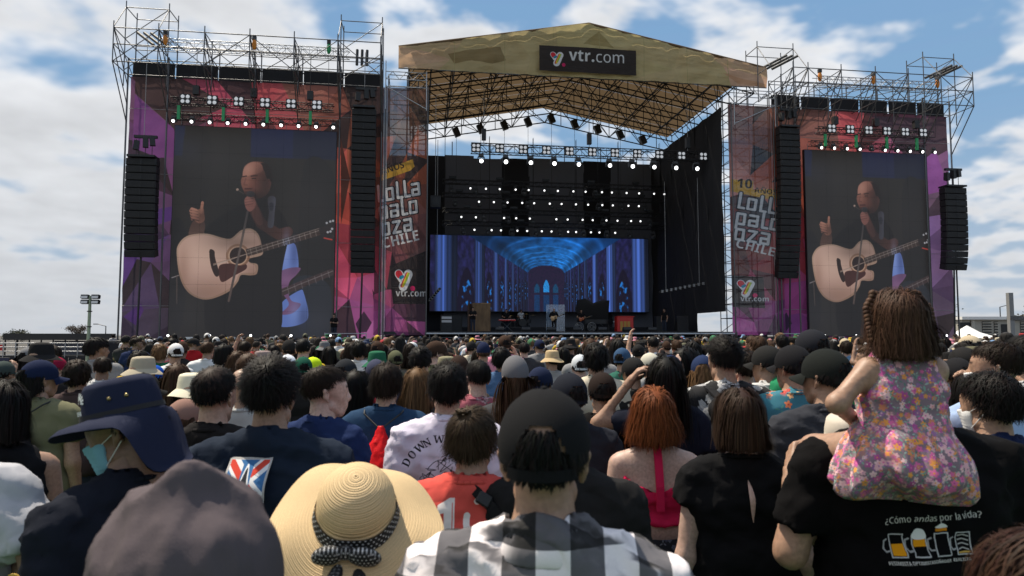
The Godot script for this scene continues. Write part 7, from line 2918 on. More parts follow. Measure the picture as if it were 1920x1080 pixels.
func flag_person() -> void:
	var t := person(512, 674, 2.30, {"label": "person with tall messy dark hair and navy jacket with flag patch", "skin": 1, "wd": 1.12, "hair": ["spiky", "black", 1.9, 15, {"len": 0.055}], "shirt": {"col": Color(0.014, 0.021, 0.036), "sleeve": 1.7, "loose": 0.035, "collar": 1}, "yaw": -0.05})
	var p := Pic.new(256, 232, rgb8(66, 112, 160))
	p.line(pv([-10, 242, 266, -10]), 74, rgb8(226, 226, 226), false)
	p.line(pv([-10, 236, 266, -16]), 34, rgb8(208, 74, 60), false)
	p.line(pv([-10, -10, 266, 242]), 74, rgb8(226, 226, 226), false)
	p.line(pv([-10, -4, 266, 248]), 34, rgb8(208, 74, 60), false)
	p.poly(pv([96, 0, 160, 0, 160, 232, 96, 232]), rgb8(66, 112, 160))
	p.blob(pv([92, 190, 104, 110, 124, 30, 150, 110, 164, 190, 130, 210]), rgb8(232, 232, 232))
	p.blob(pv([102, 186, 110, 116, 126, 48, 142, 116, 154, 186, 130, 200]), rgb8(52, 54, 60))
	for e in 4:
		var r: Rect2i = [Rect2i(0, 0, 256, 12), Rect2i(0, 220, 256, 12), Rect2i(0, 0, 12, 232), Rect2i(244, 0, 12, 232)][e]
		p.im.fill_rect(r, rgb8(196, 192, 188))
	for k in 30:
		for e in 2:
			p.disc(Vector2(4 + k * 8.8, 6 + e * 220), 2, 2, rgb8(110, 108, 106))
			p.disc(Vector2(6 + e * 244, 4 + k * 8), 2, 2, rgb8(110, 108, 106))
	var sh := MB.new()
	var rings := []
	for r in 9:
		var row := PackedVector3Array()
		for c in 9:
			var x := lerpf(-0.09, 0.045, c / 8.0)
			var y := lerpf(1.425, 1.30, r / 8.0)
			row.append(Vector3(x, y, 0.172 - 0.10 * smoothstep(1.33, 1.47, y) - 0.9 * x * x))
		rings.append(row)
	sh.loft(rings, false)
	part(t, "flag_patch", sh.mesh(), print_mat(p))

func coral_person() -> void:
	var p := Pic.new(600, 750, rgb8(206, 84, 76))
	p.poly(pv([190, 92, 230, 68, 248, 68, 248, 200, 212, 200, 212, 114, 190, 122]), rgb8(228, 220, 216))
	p.line(pv([240, 84, 240, 196]), 3, rgb8(206, 84, 76))
	var ring := PackedVector2Array()
	for k in 30:
		var a := -2.6 + TAU * 0.86 * k / 29.0 + 0.6
		ring.append(Vector2(350, 142) + Vector2(cos(a) * 62, sin(a) * 70))
	p.line(ring, 22, rgb8(228, 220, 216))
	p.poly(pv([344, 66, 374, 70, 356, 96]), rgb8(226, 178, 60))
	p.text("EUT", Vector2(206, 268), 62, rgb8(226, 190, 180), true)
	var t := person(886, 760, 2.25, {"label": "person with short brown hair in coral shirt numbered 10", "skin": 0, "wd": 1.04, "hair": ["tied", Color(0.040, 0.026, 0.015), 1.8, 16], "shirt": {"mat": print_mat(p), "loose": 0.028}, "yaw": -0.3, "pitch": 0.05})
	var bun := MB.new()
	var g := RandomNumberGenerator.new()
	g.seed = 4
	for k in 90:
		var a := k * 0.62
		var r := 0.012 + 0.016 * g.randf()
		bun.col = Color(0.04, 0.026, 0.015) * g.randf_range(0.6, 1.9)
		var o := Vector3(-0.012 + cos(a) * r, 0.114 + 0.010 * g.randf(), 0.058 + sin(a) * r)
		bun.ball(o, Vector3(0.004, 0.004, 0.013), 6, 4, Basis(Vector3.UP, -a))
	part(t, "hair_bun", bun.mesh(), hair_mat, head_at(-0.3, 0.05))
	# shoulder strap with buckle
	var s := MB.new()
	var pts := [Vector3(-0.03, 1.485, 0.06), Vector3(0.02, 1.455, 0.100), Vector3(0.075, 1.405, 0.122), Vector3(0.12, 1.34, 0.130), Vector3(0.17, 1.25, 0.115)]
	for k in 4:
		var q: Vector3 = (pts[k + 1] - pts[k])
		s.box(Transform3D(Basis.looking_at(q, Vector3.BACK), (pts[k] + pts[k + 1]) * 0.5), Vector3(0.034, 0.008, q.length() + 0.008))
	part(t, "strap", s.mesh(), fabric(Color(0.017, 0.0165, 0.017)))
	part(t, "buckle", bevel_box(Vector3(0.05, 0.042, 0.018), 0.005), M.cab, Transform3D(Basis(Vector3.BACK, -0.55) * Basis(Vector3.RIGHT, -0.4), Vector3(0.048, 1.432, 0.118)))

func keyhole_person() -> void:
	var t := person(1382, 726, 2.5, {"label": "person with straight brown hair in black keyhole-back blouse and jeans", "fem": true, "skin": 3, "wd": 1.08, "hair": ["bob", Color(0.034, 0.019, 0.012), 1.9, 18, {"len": 0.26, "curl": 0.05, "end": -0.075}], "shirt": {"name": "blouse", "col": Color(0.008, 0.008, 0.009), "sleeve": 0.35, "loose": 0.035, "hem": 0.98, "neck": 0.076}, "legs": Color(0.10, 0.17, 0.26), "turn": -0.05})
	var k := MB.new()
	var rings := []
	for r in 11:
		var y := lerpf(1.40, 1.26, r / 10.0)
		var w := 0.0095 * sin(PI * pow(r / 10.0, 0.8)) + 0.0004
		rings.append(PackedVector3Array([Vector3(-w, y, 0.150 - 0.09 * smoothstep(1.33, 1.45, y)), Vector3(0, y, 0.154 - 0.09 * smoothstep(1.33, 1.45, y)), Vector3(w, y, 0.150 - 0.09 * smoothstep(1.33, 1.45, y))]))
	k.loft(rings, false)
	part(t, "keyhole", k.mesh(), SKIN[3])
	var s := MB.new()
	for q in [[Vector3(0.135, 1.43, 0.03), Vector3(0.15, 1.36, 0.115)], [Vector3(0.15, 1.36, 0.115), Vector3(0.155, 1.22, 0.125)]]:
		var v: Vector3 = q[1] - q[0]
		s.box(Transform3D(Basis.looking_at(v, Vector3.BACK), (q[0] + q[1]) * 0.5), Vector3(0.032, 0.012, v.length() + 0.006))
	part(t, "strap", s.mesh(), fabric(Color(0.015, 0.06, 0.12)))

func girl_and_carrier() -> void:
	# the man
	var p := Pic.new(1200, 1500, rgb8(15, 14, 15))
	p.xf = Transform2D(0, Vector2(2, 2), 0, Vector2.ZERO)
	var wh := rgb8(214, 208, 202)
	p.text("¿Cómo andas por la vida?", Vector2(158, 252), 23, wh, false, "Droid Sans", -0.07, 0.95)
	for k in 4:
		var x := 170.0 + k * 56
		var y := 276.0 - k * 3.0
		p.line(pv([x - 8, y + 12, x - 16, y + 16, x - 18, y + 34, x - 12, y + 42, x - 4, y + 40]), 4, rgb8(160, 158, 158))
		p.line(pv([x, y, x + 34, y - 2, x + 37, y + 52, x, y + 54, x, y]), 3, rgb8(190, 188, 188))
		if k == 0:
			p.poly(pv([x + 3, y + 24, x + 33, y + 22, x + 34, y + 49, x + 3, y + 50]), rgb8(228, 152, 28))
		elif k == 1:
			p.poly(pv([x + 3, y + 14, x + 33, y + 12, x + 34, y + 30, x + 3, y + 32]), rgb8(228, 152, 28))
			p.blob(pv([x + 2, y + 12, x + 4, y - 8, x + 18, y - 14, x + 33, y - 8, x + 33, y + 11]), rgb8(226, 224, 222))
		elif k == 2:
			p.poly(pv([x + 2, y - 6, x + 33, y - 7, x + 33, y - 15, x + 2, y - 14]), rgb8(214, 132, 30))
			p.blob(pv([x + 2, y - 15, x + 8, y - 24, x + 18, y - 27, x + 30, y - 23, x + 33, y - 16]), rgb8(226, 224, 222))
		else:
			for e in 4:
				p.line(pv([x + 5, y + 8 + e * 11, x + 16, y + 5 + e * 11, x + 30, y + 9 + e * 11]), 3, rgb8(180, 176, 172))
			p.line(pv([x + 4, y + 49, x + 32, y + 47]), 4, rgb8(200, 160, 80))
		p.text(["PESIMISTA", "OPTIMISTA", "SOÑADOR", "REALISTA"][k], Vector2(x - 14, y + 74 + k * 0.0), 10.5, wh, true, "Droid Sans", -0.05)
	var man := person_at(Vector3(1.165, 0, -2.04), 1.79, {"label": "broad person in black beer-mug shirt carrying a girl on shoulders", "skin": 1, "wd": 1.34, "hair": ["short", "black"], "shirt": {"mat": print_mat(p, 1), "loose": 0.03, "sleeve": 0.72, "neck": 0.075}, "al": "hold", "ar": "hold", "pitch": -0.15, "curl": 0.8})
	# the girl
	var at := Vector3(1.062, 1.385, -1.88)
	var t := thing("person", "girl in floral dress with braided hair sitting on shoulders", "person", at, 0.04)
	var hx := Transform3D(Basis(Vector3.UP, -0.06).scaled(Vector3(0.76, 0.77, 0.76)), Vector3(0.0, 0.462, -0.012))
	var b := [
		[Vector3(-0.045, 0.125, 0), Vector3(0.045, 0.125, 0), 0.074, 0.074],
		[Vector3(-0.03, 0.19, 0), Vector3(0.03, 0.19, 0), 0.066, 0.066],
		[Vector3(-0.045, 0.28, 0.004), Vector3(0.045, 0.28, 0.004), 0.064, 0.064],
		[Vector3(-0.08, 0.338, 0.006), Vector3(0.08, 0.338, 0.006), 0.036, 0.036],
		[Vector3(0, 0.34, 0.008), Vector3(0, 0.44, 0), 0.036, 0.034],
		# left arm: bent, hand on the head in front
		[Vector3(-0.095, 0.338, 0.006), Vector3(-0.198, 0.252, 0.035), 0.030, 0.023],
		[Vector3(-0.198, 0.252, 0.035), Vector3(-0.075, 0.185, -0.09), 0.024, 0.018],
		[Vector3(0.095, 0.338, 0.006), Vector3(0.13, 0.25, -0.06), 0.030, 0.023],
		[Vector3(0.13, 0.25, -0.06), Vector3(0.05, 0.24, -0.16), 0.023, 0.018],
	]
	for s in [-1.0, 1.0]:
		b.append([Vector3(s * 0.075, 0.12, -0.01), Vector3(s * 0.145, 0.09, -0.20), 0.060, 0.045])
		b.append([Vector3(s * 0.145, 0.09, -0.20), Vector3(s * 0.13, -0.16, -0.24), 0.042, 0.030])
		b.append([Vector3(s * 0.13, -0.17, -0.23), Vector3(s * 0.13, -0.195, -0.33), 0.027, 0.022])
	var m := field_mesh(b, [], [], 0.009, 0.025)
	m.join(head_mb("female", 0.005), hx)
	for k in 2:
		var y := (Vector3(-0.198, 0.252, 0.035) - Vector3(-0.075, 0.185, -0.09)).normalized() if k == 0 else (Vector3(0.13, 0.25, -0.06) - Vector3(0.05, 0.24, -0.16)).normalized()
		var z := y.cross(Vector3.UP).normalized()
		m.join(hand_mb(0.5, 0.005), Transform3D(Basis(y.cross(z).normalized() * 0.62, y * 0.62, z * 0.62), Vector3(-0.075, 0.185, -0.09) if k == 0 else Vector3(0.05, 0.24, -0.16)))
	part(t, "body", m.mesh(), SKIN[1])
	var floral := pattern_mat(flower_pic(rgb8(128, 108, 118), [rgb8(214, 104, 156), rgb8(226, 150, 70), rgb8(222, 168, 176), rgb8(176, 76, 140), rgb8(230, 188, 190), rgb8(206, 128, 96), rgb8(150, 100, 150)], [rgb8(116, 158, 142), rgb8(78, 118, 106), rgb8(150, 178, 164)], 1000, 15, 3), 2.9)
	var dr := field_mesh([
		[Vector3(-0.048, 0.275, 0.004), Vector3(0.048, 0.275, 0.004), 0.074, 0.074],
		[Vector3(-0.040, 0.18, 0.0), Vector3(0.040, 0.18, 0.0), 0.085, 0.085],
		[Vector3(-0.05, 0.345, 0.008), Vector3(0.05, 0.345, 0.008), 0.042, 0.042],
	], [[Vector3(0, 0.40, -0.01), Vector3(0, 0.46, -0.03), 0.05, 0.06], [Vector3(-0.125, 0.31, 0), Vector3(-0.135, 0.42, 0), 0.045, 0.05], [Vector3(0.125, 0.31, 0), Vector3(0.135, 0.42, 0), 0.045, 0.05]], [[Vector3(0, 0.165, 0), Vector3(0, -1, 0)]], 0.008, 0.03)
	wrinkle(dr, 0.006, 14.0, 12.0, 2.0)
	part(t, "dress_top", dr.mesh(), floral)
	var sk := MB.new()
	var rings := []
	for r in 26:
		var q := r / 25.0
		var row := PackedVector3Array()
		for s in 96:
			var a := TAU * s / 96.0
			var fold := sin(a * 13.0 + 1.3 * sin(a * 4.0)) * 0.05 + sin(a * 23.0 + 2.0) * 0.03 * (1.0 - q)
			var grow := 1.0 - pow(1.0 - q, 1.7)
			var rx := lerpf(0.106, 0.172, grow) * (1.0 + fold * (0.35 + q))
			var rz := lerpf(0.080, 0.138, grow) * (1.0 + fold * (0.35 + q))
			var x := cos(a) * rx * (1.12 if cos(a) < 0 else 0.98)
			var drop := lerpf(0.200, 0.068 - 0.02 * sin(a * 2.0 + 0.5) - 0.022 * sin(a * 5.0) - 0.03 * absf(cos(a)), pow(q, 1.15))
			row.append(Vector3(x, drop, sin(a) * rz + 0.004))
		rings.append(row)
	# hem turns under
	var last: PackedVector3Array = rings[25]
	for e in 4:
		var row := PackedVector3Array()
		var k: float = [0.95, 0.86, 0.5, 0.05][e]
		for v in last:
			row.append(Vector3(v.x * k, lerpf(0.02, v.y - 0.014, k) - 0.01 * e, v.z * k))
		rings.append(row)
	sk.loft(rings)
	for q in sk.v.size():
		var v := sk.v[q]
		sk.v[q] += sk.n[q] * 0.009 * n_fold.get_noise_3d(v.x * 14.0, v.y * 9.0, v.z * 14.0)
	renormal(sk)
	part(t, "skirt", sk.mesh(), floral)
	var bands := MB.new()
	for s in [-1.0, 1.0]:
		bands.tube(Vector3(s * 0.062, 0.36, -0.03), Vector3(s * 0.066, 0.388, 0.008), 0.013, 0.013, 8)
		bands.tube(Vector3(s * 0.066, 0.388, 0.008), Vector3(s * 0.06, 0.36, 0.046), 0.013, 0.013, 8)
	part(t, "dress_straps", bands.mesh(), floral)
	var hc := Color(0.060, 0.030, 0.018)
	later(t, "hair", want("girl hair", "hair", [{"hug": 0.9, "end": -0.105, "n": 6500, "len": 0.20, "seg": 11, "lift": 0.15, "grav": 0.40, "curl": 0.50, "w": 0.0014, "col": hc, "var": 0.24, "thick": 0.011, "zmin": 0.075, "parted": true}, 41]), hair_mat, hx)
	for s in [-1.0, 1.0]:
		var br := MB.new()
		var g := RandomNumberGenerator.new()
		g.seed = 8
		for k in 13:
			var q := k / 12.0
			var c := Vector3(s * lerpf(0.076, 0.108, smoothstep(0.0, 0.35, q)), lerpf(0.112, -0.055, q), lerpf(0.0, 0.045, q))
			for e in 2:
				br.col = hc * g.randf_range(0.7, 1.5)
				br.ball(c + Vector3(0.008 * (1 if e == 0 else -1), 0.004 * e, 0.006), Vector3(0.0105, 0.0135, 0.013) * (1.0 - 0.2 * q), 9, 7, Basis(Vector3.BACK, 0.75 * (1 if e == 0 else -1)))
		part(t, "braid", br.mesh(), hair_mat, hx)
	spots.append(Vector2(1.06, -1.88))

# ------------------------------------------------------------------ recognisable people further on
func accents() -> void:
	# px, py of the crown, distance, hat, hat colour, hair style, hair colour, shirt colour, label
	var A := [
		[12, 672, 6.0, "cap", Color(0.045, 0.06, 0.055), "short", "black", Color(0.06, 0.06, 0.045), "person in grey-green cap at the far left of the crowd"],
		[108, 664, 6.2, "cap", Color(0.22, 0.010, 0.035), "short", "black", Color(0.38, 0.40, 0.44), "person in crimson cap and pale grey shirt near the lamp mast"],
		[150, 676, 5.0, "", Color.BLACK, "mop", "dark brown", Color(0.06, 0.04, 0.04), "person with round dark brown hair beside the crimson cap"],
		[196, 668, 6.4, "", Color.BLACK, "short", "dark brown", Color(0.55, 0.55, 0.55), "person with dark hair and white shirt right of the lamp mast"],
		[271, 666, 5.2, "bucket", Color(0.40, 0.35, 0.26), "short", "black", Color(0.12, 0.02, 0.04), "person in beige bucket hat and maroon shirt"],
		[293, 679, 6.0, "cap", Color(0.01, 0.08, 0.42), "short", "black", Color(0.02, 0.02, 0.02), "person in bright blue cap right of the beige bucket hat"],
		[274, 692, 4.1, "cap", Color(0.017, 0.0165, 0.017), "long", "ombre", Color(0.014, 0.014, 0.014), "person in black cap with orange-tipped long hair"],
		[336, 682, 5.0, "", Color.BLACK, "long", "brown", Color(0.30, 0.02, 0.03), "person with long straight brown hair and red top"],
		[362, 696, 4.1, "bucket", Color(0.66, 0.61, 0.47), "bob", "black", Color(0.12, 0.015, 0.03), "person in cream bucket hat behind thinning dark hair"],
		[352, 738, 3.5, "cap", Color(0.25, 0.145, 0.115), "bob", "brown", Color(0.62, 0.60, 0.62), "person in dusty rose cap and white shirt"],
		[462, 686, 3.8, "", Color.BLACK, "", "", Color(0.36, 0.36, 0.35), "bald person in light grey shirt"],
		[495, 656, 7.0, "bucket", Color(0.26, 0.20, 0.19), "short", "black", Color(0.02, 0.18, 0.09), "person in dusty bucket hat and green hooded top"],
		[541, 660, 6.0, "cap", Color(0.66, 0.68, 0.74), "short", "black", Color(0.55, 0.55, 0.56), "person in white cap under the left giant screen"],
		[570, 664, 6.0, "cap", Color(0.010, 0.07, 0.045), "short", "black", Color(0.02, 0.02, 0.02), "person in dark green cap between white and yellow caps"],
		[589, 665, 6.6, "cap", Color(0.55, 0.75, 0.02), "short", "black", Color(0.03, 0.03, 0.03), "person in neon yellow cap"],
		[650, 667, 5.0, "cap", Color(0.018, 0.020, 0.024), "short", "black", Color(0.25, 0.015, 0.025), "person in black cap and dark red shirt"],
		[671, 694, 4.2, "", Color.BLACK, "long", "black", Color(0.55, 0.55, 0.56), "person with very long black hair beside the profile face"],
		[706, 668, 5.4, "cap", Color(0.045, 0.05, 0.085), "short", "black", Color(0.02, 0.03, 0.06), "person in slate blue cap behind the red bag"],
		[742, 653, 7.4, "cap", Color(0.09, 0.095, 0.055), "short", "black", Color(0.10, 0.10, 0.07), "person in olive cap below the logo banner"],
		[790, 652, 5.6, "", Color.BLACK, "spiky", "black", Color(0.07, 0.075, 0.05), "person with tall black hair and olive vest"],
		[784, 690, 4.3, "", Color.BLACK, "long", "light brown", Color(0.05, 0.05, 0.05), "person with long light brown hair behind the white top"],
		[838, 666, 6.0, "bucket", Color(0.22, 0.20, 0.13), "short", "black", Color(0.06, 0.06, 0.06), "person in khaki bucket hat"],
		[861, 664, 5.2, "beanie", Color(0.030, 0.018, 0.014), "short", "black", Color(0.05, 0.04, 0.035), "person in dark brown beanie"],
		[896, 674, 4.3, "", Color.BLACK, "short", "black", "pinkfloral", "person with short black hair in pink flowered shirt"],
		[941, 652, 6.6, "", Color.BLACK, "mop", "black", Color(0.08, 0.15, 0.28), "person with full black hair in denim blue shirt"],
		[966, 664, 4.1, "beanie", Color(0.13, 0.13, 0.14), "long", "brown", Color(0.05, 0.05, 0.055), "person in slouchy grey beanie with brown hair"],
		[1013, 681, 4.4, "cap", Color(0.012, 0.018, 0.045), "short", "black", Color(0.02, 0.02, 0.03), "person in navy cap just behind the black cap"],
		[1066, 690, 3.2, "cap", Color(0.013, 0.015, 0.022), "short", "black", Color(0.02, 0.022, 0.03), "person in blue-black cap right of the checked shirt"],
		[1035, 655, 8.0, "bucket", Color(0.45, 0.34, 0.20), "short", "black", Color(0.3, 0.3, 0.3), "person in tan bucket hat below the singer"],
		[1087, 660, 6.2, "cap", Color(0.52, 0.55, 0.58), "short", "black", Color(0.3, 0.3, 0.3), "person in pale grey cap before the stage"],
		[1117, 644, 5.0, "", Color.BLACK, "mop", "black", Color(0.55, 0.50, 0.40), "tall person with black bowl haircut and cream shirt"],
		[1166, 648, 6.6, "cap", Color(0.03, 0.065, 0.13), "short", "black", Color(0.03, 0.12, 0.09), "person in mid-blue cap and green print shirt"],
		[1186, 664, 5.0, "cap", Color(0.017, 0.0165, 0.017), "short", "black", Color(0.02, 0.02, 0.02), "person in black cap right of the mid-blue cap"],
		[1217, 657, 6.4, "cap", Color(0.50, 0.48, 0.40), "short", "black", Color(0.3, 0.3, 0.3), "person in off-white cap before the red cabinet"],
		[1256, 660, 4.9, "cap", Color(0.013, 0.022, 0.06), "long", "black", Color(0.012, 0.02, 0.05), "person in navy cap behind the raised arm"],
		[1284, 652, 5.0, "", Color.BLACK, "long", "black", Color(0.01, 0.22, 0.19), "person in teal shirt looking back with white mask"],
		[1316, 660, 4.8, "cap", Color(0.016, 0.028, 0.075), "wavy", "light brown", Color(0.06, 0.05, 0.04), "person in navy cap with light brown curls"],
		[1394, 655, 5.0, "", Color.BLACK, "mop", "dark brown", Color(0.35, 0.03, 0.05), "person with curly dark hair and red shirt"],
		[1466, 652, 5.4, "", Color.BLACK, "short", "black", Color(0.02, 0.05, 0.14), "person with short black hair and blue shirt before the right banner"],
		[1790, 664, 4.4, "cap", Color(0.014, 0.014, 0.016), "short", "black", Color(0.02, 0.02, 0.02), "person in black cap right of the girl"],
		[1824, 648, 5.6, "bucket", Color(0.10, 0.095, 0.06), "short", "black", Color(0.1, 0.09, 0.05), "person in mottled khaki hat right of the girl"],
		[1815, 700, 3.4, "", Color.BLACK, "long", "black", Color(0.30, 0.15, 0.03), "person with long black hair and ochre top beside the backpack"],
	]
	HAIRC["ombre"] = HAIRC.black
	var pink := pattern_mat(flower_pic(rgb8(150, 78, 92), [rgb8(186, 150, 158), rgb8(120, 60, 76), rgb8(150, 140, 150)], [rgb8(96, 100, 96)], 70, 34, 12), 2.6)
	for k in A.size():
		var a: Array = A[k]
		var o := {"label": a[8], "group": "people in the crowd", "skin": [1, 0, 1, 2, 1, 3][k % 6], "turn": rng.randf_range(-0.2, 0.2), "yaw": [0.0, -0.3, 0.2, 0.4, -0.15][k % 5], "legs": Color(0.03, 0.035, 0.05), "fem": a[5] in ["long", "bob", "wavy"]}
		o.al = ["down", "front", "down", "cross"][k % 4]
		o.ar = ["down", "front", "front", "cross"][k % 4]
		if a[5] != "":
			var ex := {}
			var sd := 0
			if a[6] is String and a[6] == "ombre":
				ex = {"tip": Color(0.40, 0.06, 0.015)}
				sd = 33
			o.hair = [a[5], a[6], 0.9 if a[2] < 4.4 else 0.42, sd, ex]
		if a[3] != "":
			o.hat = a[3]
			o.hatc = a[4]
		o.shirt = {"mat": pink} if a[7] is String else {"col": a[7]}
		if k == 35:
			o.turn = 2.2
			o.mask = Color(0.6, 0.6, 0.6)
		o.cell = 0.0165 if a[2] < 3.6 else 0.024
		person(a[0], a[1], a[2], o)

# ------------------------------------------------------------------ the rest of the near crowd: one body kind per pose, worn by many
func fill_crowd() -> void:
	var g := RandomNumberGenerator.new()
	g.seed = 91
	var poses := [[false, 1.0, "down", "down", -0.25], [false, 1.1, "front", "front", 0.2], [true, 1.0, "down", "front", 0.0], [true, 0.95, "cross", "cross", 0.35], [false, 1.2, "down", "down", 0.1], [false, 1.0, "up", "up", 0.0], [true, 1.0, "up", "up", 0.12], [true, 1.05, "down", "down", -0.4], [false, 1.05, "down", "front", 0.5], [false, 1.0, "down", "down", 0.95], [true, 1.0, "down", "front", -0.9], [false, 1.1, "front", "front", -1.2], [false, 1.0, "high", "down", 0.0]]
	var shirts := [["black", Color(0.020, 0.019, 0.020)], ["black", Color(0.018, 0.018, 0.02)], ["charcoal", Color(0.045, 0.046, 0.05)], ["white", Color(0.62, 0.62, 0.63)], ["grey", Color(0.22, 0.22, 0.225)], ["navy", Color(0.015, 0.025, 0.07)], ["red", Color(0.36, 0.015, 0.02)], ["maroon", Color(0.10, 0.012, 0.025)], ["green", Color(0.02, 0.13, 0.06)], ["sky blue", Color(0.16, 0.30, 0.50)], ["olive", Color(0.11, 0.11, 0.06)], ["yellow", Color(0.55, 0.36, 0.03)], ["pink", Color(0.52, 0.20, 0.26)], ["cream", Color(0.50, 0.45, 0.36)]]
	var hats := [["black", Color(0.017, 0.0165, 0.017)], ["navy", Color(0.012, 0.018, 0.05)], ["grey", Color(0.16, 0.16, 0.165)], ["white", Color(0.62, 0.62, 0.62)], ["red", Color(0.34, 0.012, 0.02)], ["beige", Color(0.42, 0.35, 0.25)], ["green", Color(0.02, 0.11, 0.06)], ["brown", Color(0.045, 0.026, 0.018)]]
	var count := 0
	var z := 4.0
	var row := 0
	while z < 13.4 and count < 212:
		var half := z * 0.80 + 0.3
		var x := -half + g.randf() * 0.5
		while x < half:
			var at := Vector3(x + g.randf_range(-0.12, 0.12), 0, -z + g.randf_range(-0.16, 0.16))
			x += 0.62 + z * 0.022
			var free := true
			for s in spots:
				if s.distance_squared_to(Vector2(at.x, at.z)) < 0.27:
					free = false
					break
			if at.z < -8.0 and at.x < 0.565 * at.z:
				free = false
			if not free or count >= 212:
				continue
			var hr := g.randf()
			var pose: Array = poses[g.randi() % 5 if g.randf() < 0.55 else g.randi() % poses.size()]
			var fem: bool = pose[0]
			var o := {"fem": fem, "wd": pose[1], "al": pose[2], "ar": pose[3], "yaw": pose[4], "cell": 0.024, "skin": [1, 1, 0, 2, 1, 3][g.randi() % 6], "turn": g.randf_range(-0.25, 0.25) + at.x * 0.02, "group": "people in the crowd"}
			var sc: Array = shirts[g.randi() % 14 if g.randf() < 0.62 else g.randi() % 5]
			var hcn: String = ["black", "black", "dark brown", "black", "dark brown", "brown", "black", "light brown"][g.randi() % 8]
			var desc := ""
			var style: String = (["long", "wavy", "bob", "long"] if fem else ["short", "mop", "spiky", "short", "crop"])[g.randi() % (4 if fem else 5)]
			o.hair = [style, hcn, 0.42, 0]
			if hr < 0.42:
				var hc: Array = hats[mini(g.randi() % 11, 7) if g.randf() < 0.55 else 0]
				o.hat = ["cap", "cap", "cap", "bucket", "beanie"][g.randi() % 5]
				o.hatc = hc[1]
				o.hair = ["long" if fem else "short", hcn, 0.42, 0]
				desc = "%s %s" % [hc[0], {"cap": "cap", "bucket": "bucket hat", "beanie": "beanie"}[o.hat]]
			else:
				desc = "%s %s hair" % [{"long": "long", "wavy": "wavy", "bob": "bobbed", "short": "short", "mop": "bushy", "spiky": "ruffled", "crop": "cropped"}[style], hcn]
			o.shirt = {"col": sc[1], "sleeve": 0.55 if not fem or g.randf() < 0.6 else 0.0, "loose": 0.026}
			var H := clampf(g.randfn(1.675, 0.065), 1.54, 1.80) - (0.05 if fem else 0.0)
			H = minf(H, CAM_Y - 0.02)
			var t := person_at(at, H, o)
			if pose[2] == "up" and count % 2 == 0:
				var fj := joints(fem, pose[1], "up", "up")
				var w: Vector3 = (fj.wrl + fj.wrr) * 0.5 + Vector3(0, 0.10, -0.05)
				phone(t.transform * w, o.turn, "")
				autos.append([get_node(NodePath("mobile_phone" if used["mobile_phone"] == 0 else "mobile_phone_%03d" % used["mobile_phone"])), "phone held up by one with %s and %s shirt" % [desc, sc[0]], at])
			autos.append([t, "person with %s, %s shirt%s" % [desc, sc[0], ", hands up" if pose[2] == "up" else ""], at])
			count += 1
		z += 0.66 + 0.012 * z
		row += 1
	print("mid crowd ", count, " last row ", z)
	far_from = z

var far_from := 13.0

# labels of the filled-in crowd: rows by distance, then counted from the left where still alike
func name_autos() -> void:
	var by := {}
	for a in autos:
		var d: float = -a[2].z
		var where := "near" if d < 6.5 else "midway" if d < 9.5 else "far back"
		if a[1].begins_with("phone"):
			where = ""
		var s: String = (a[1] + " " + where).strip_edges()
		if not by.has(s):
			by[s] = []
		by[s].append(a)
	for s in by:
		var l: Array = by[s]
		if l.size() == 1:
			l[0][0].set_meta("label", s)
			continue
		l.sort_custom(func(a, b): return a[2].x / -a[2].z < b[2].x / -b[2].z)
		for k in l.size():
			l[k][0].set_meta("label", "%s, %s from left" % [s, ORD[mini(k, 19)]])

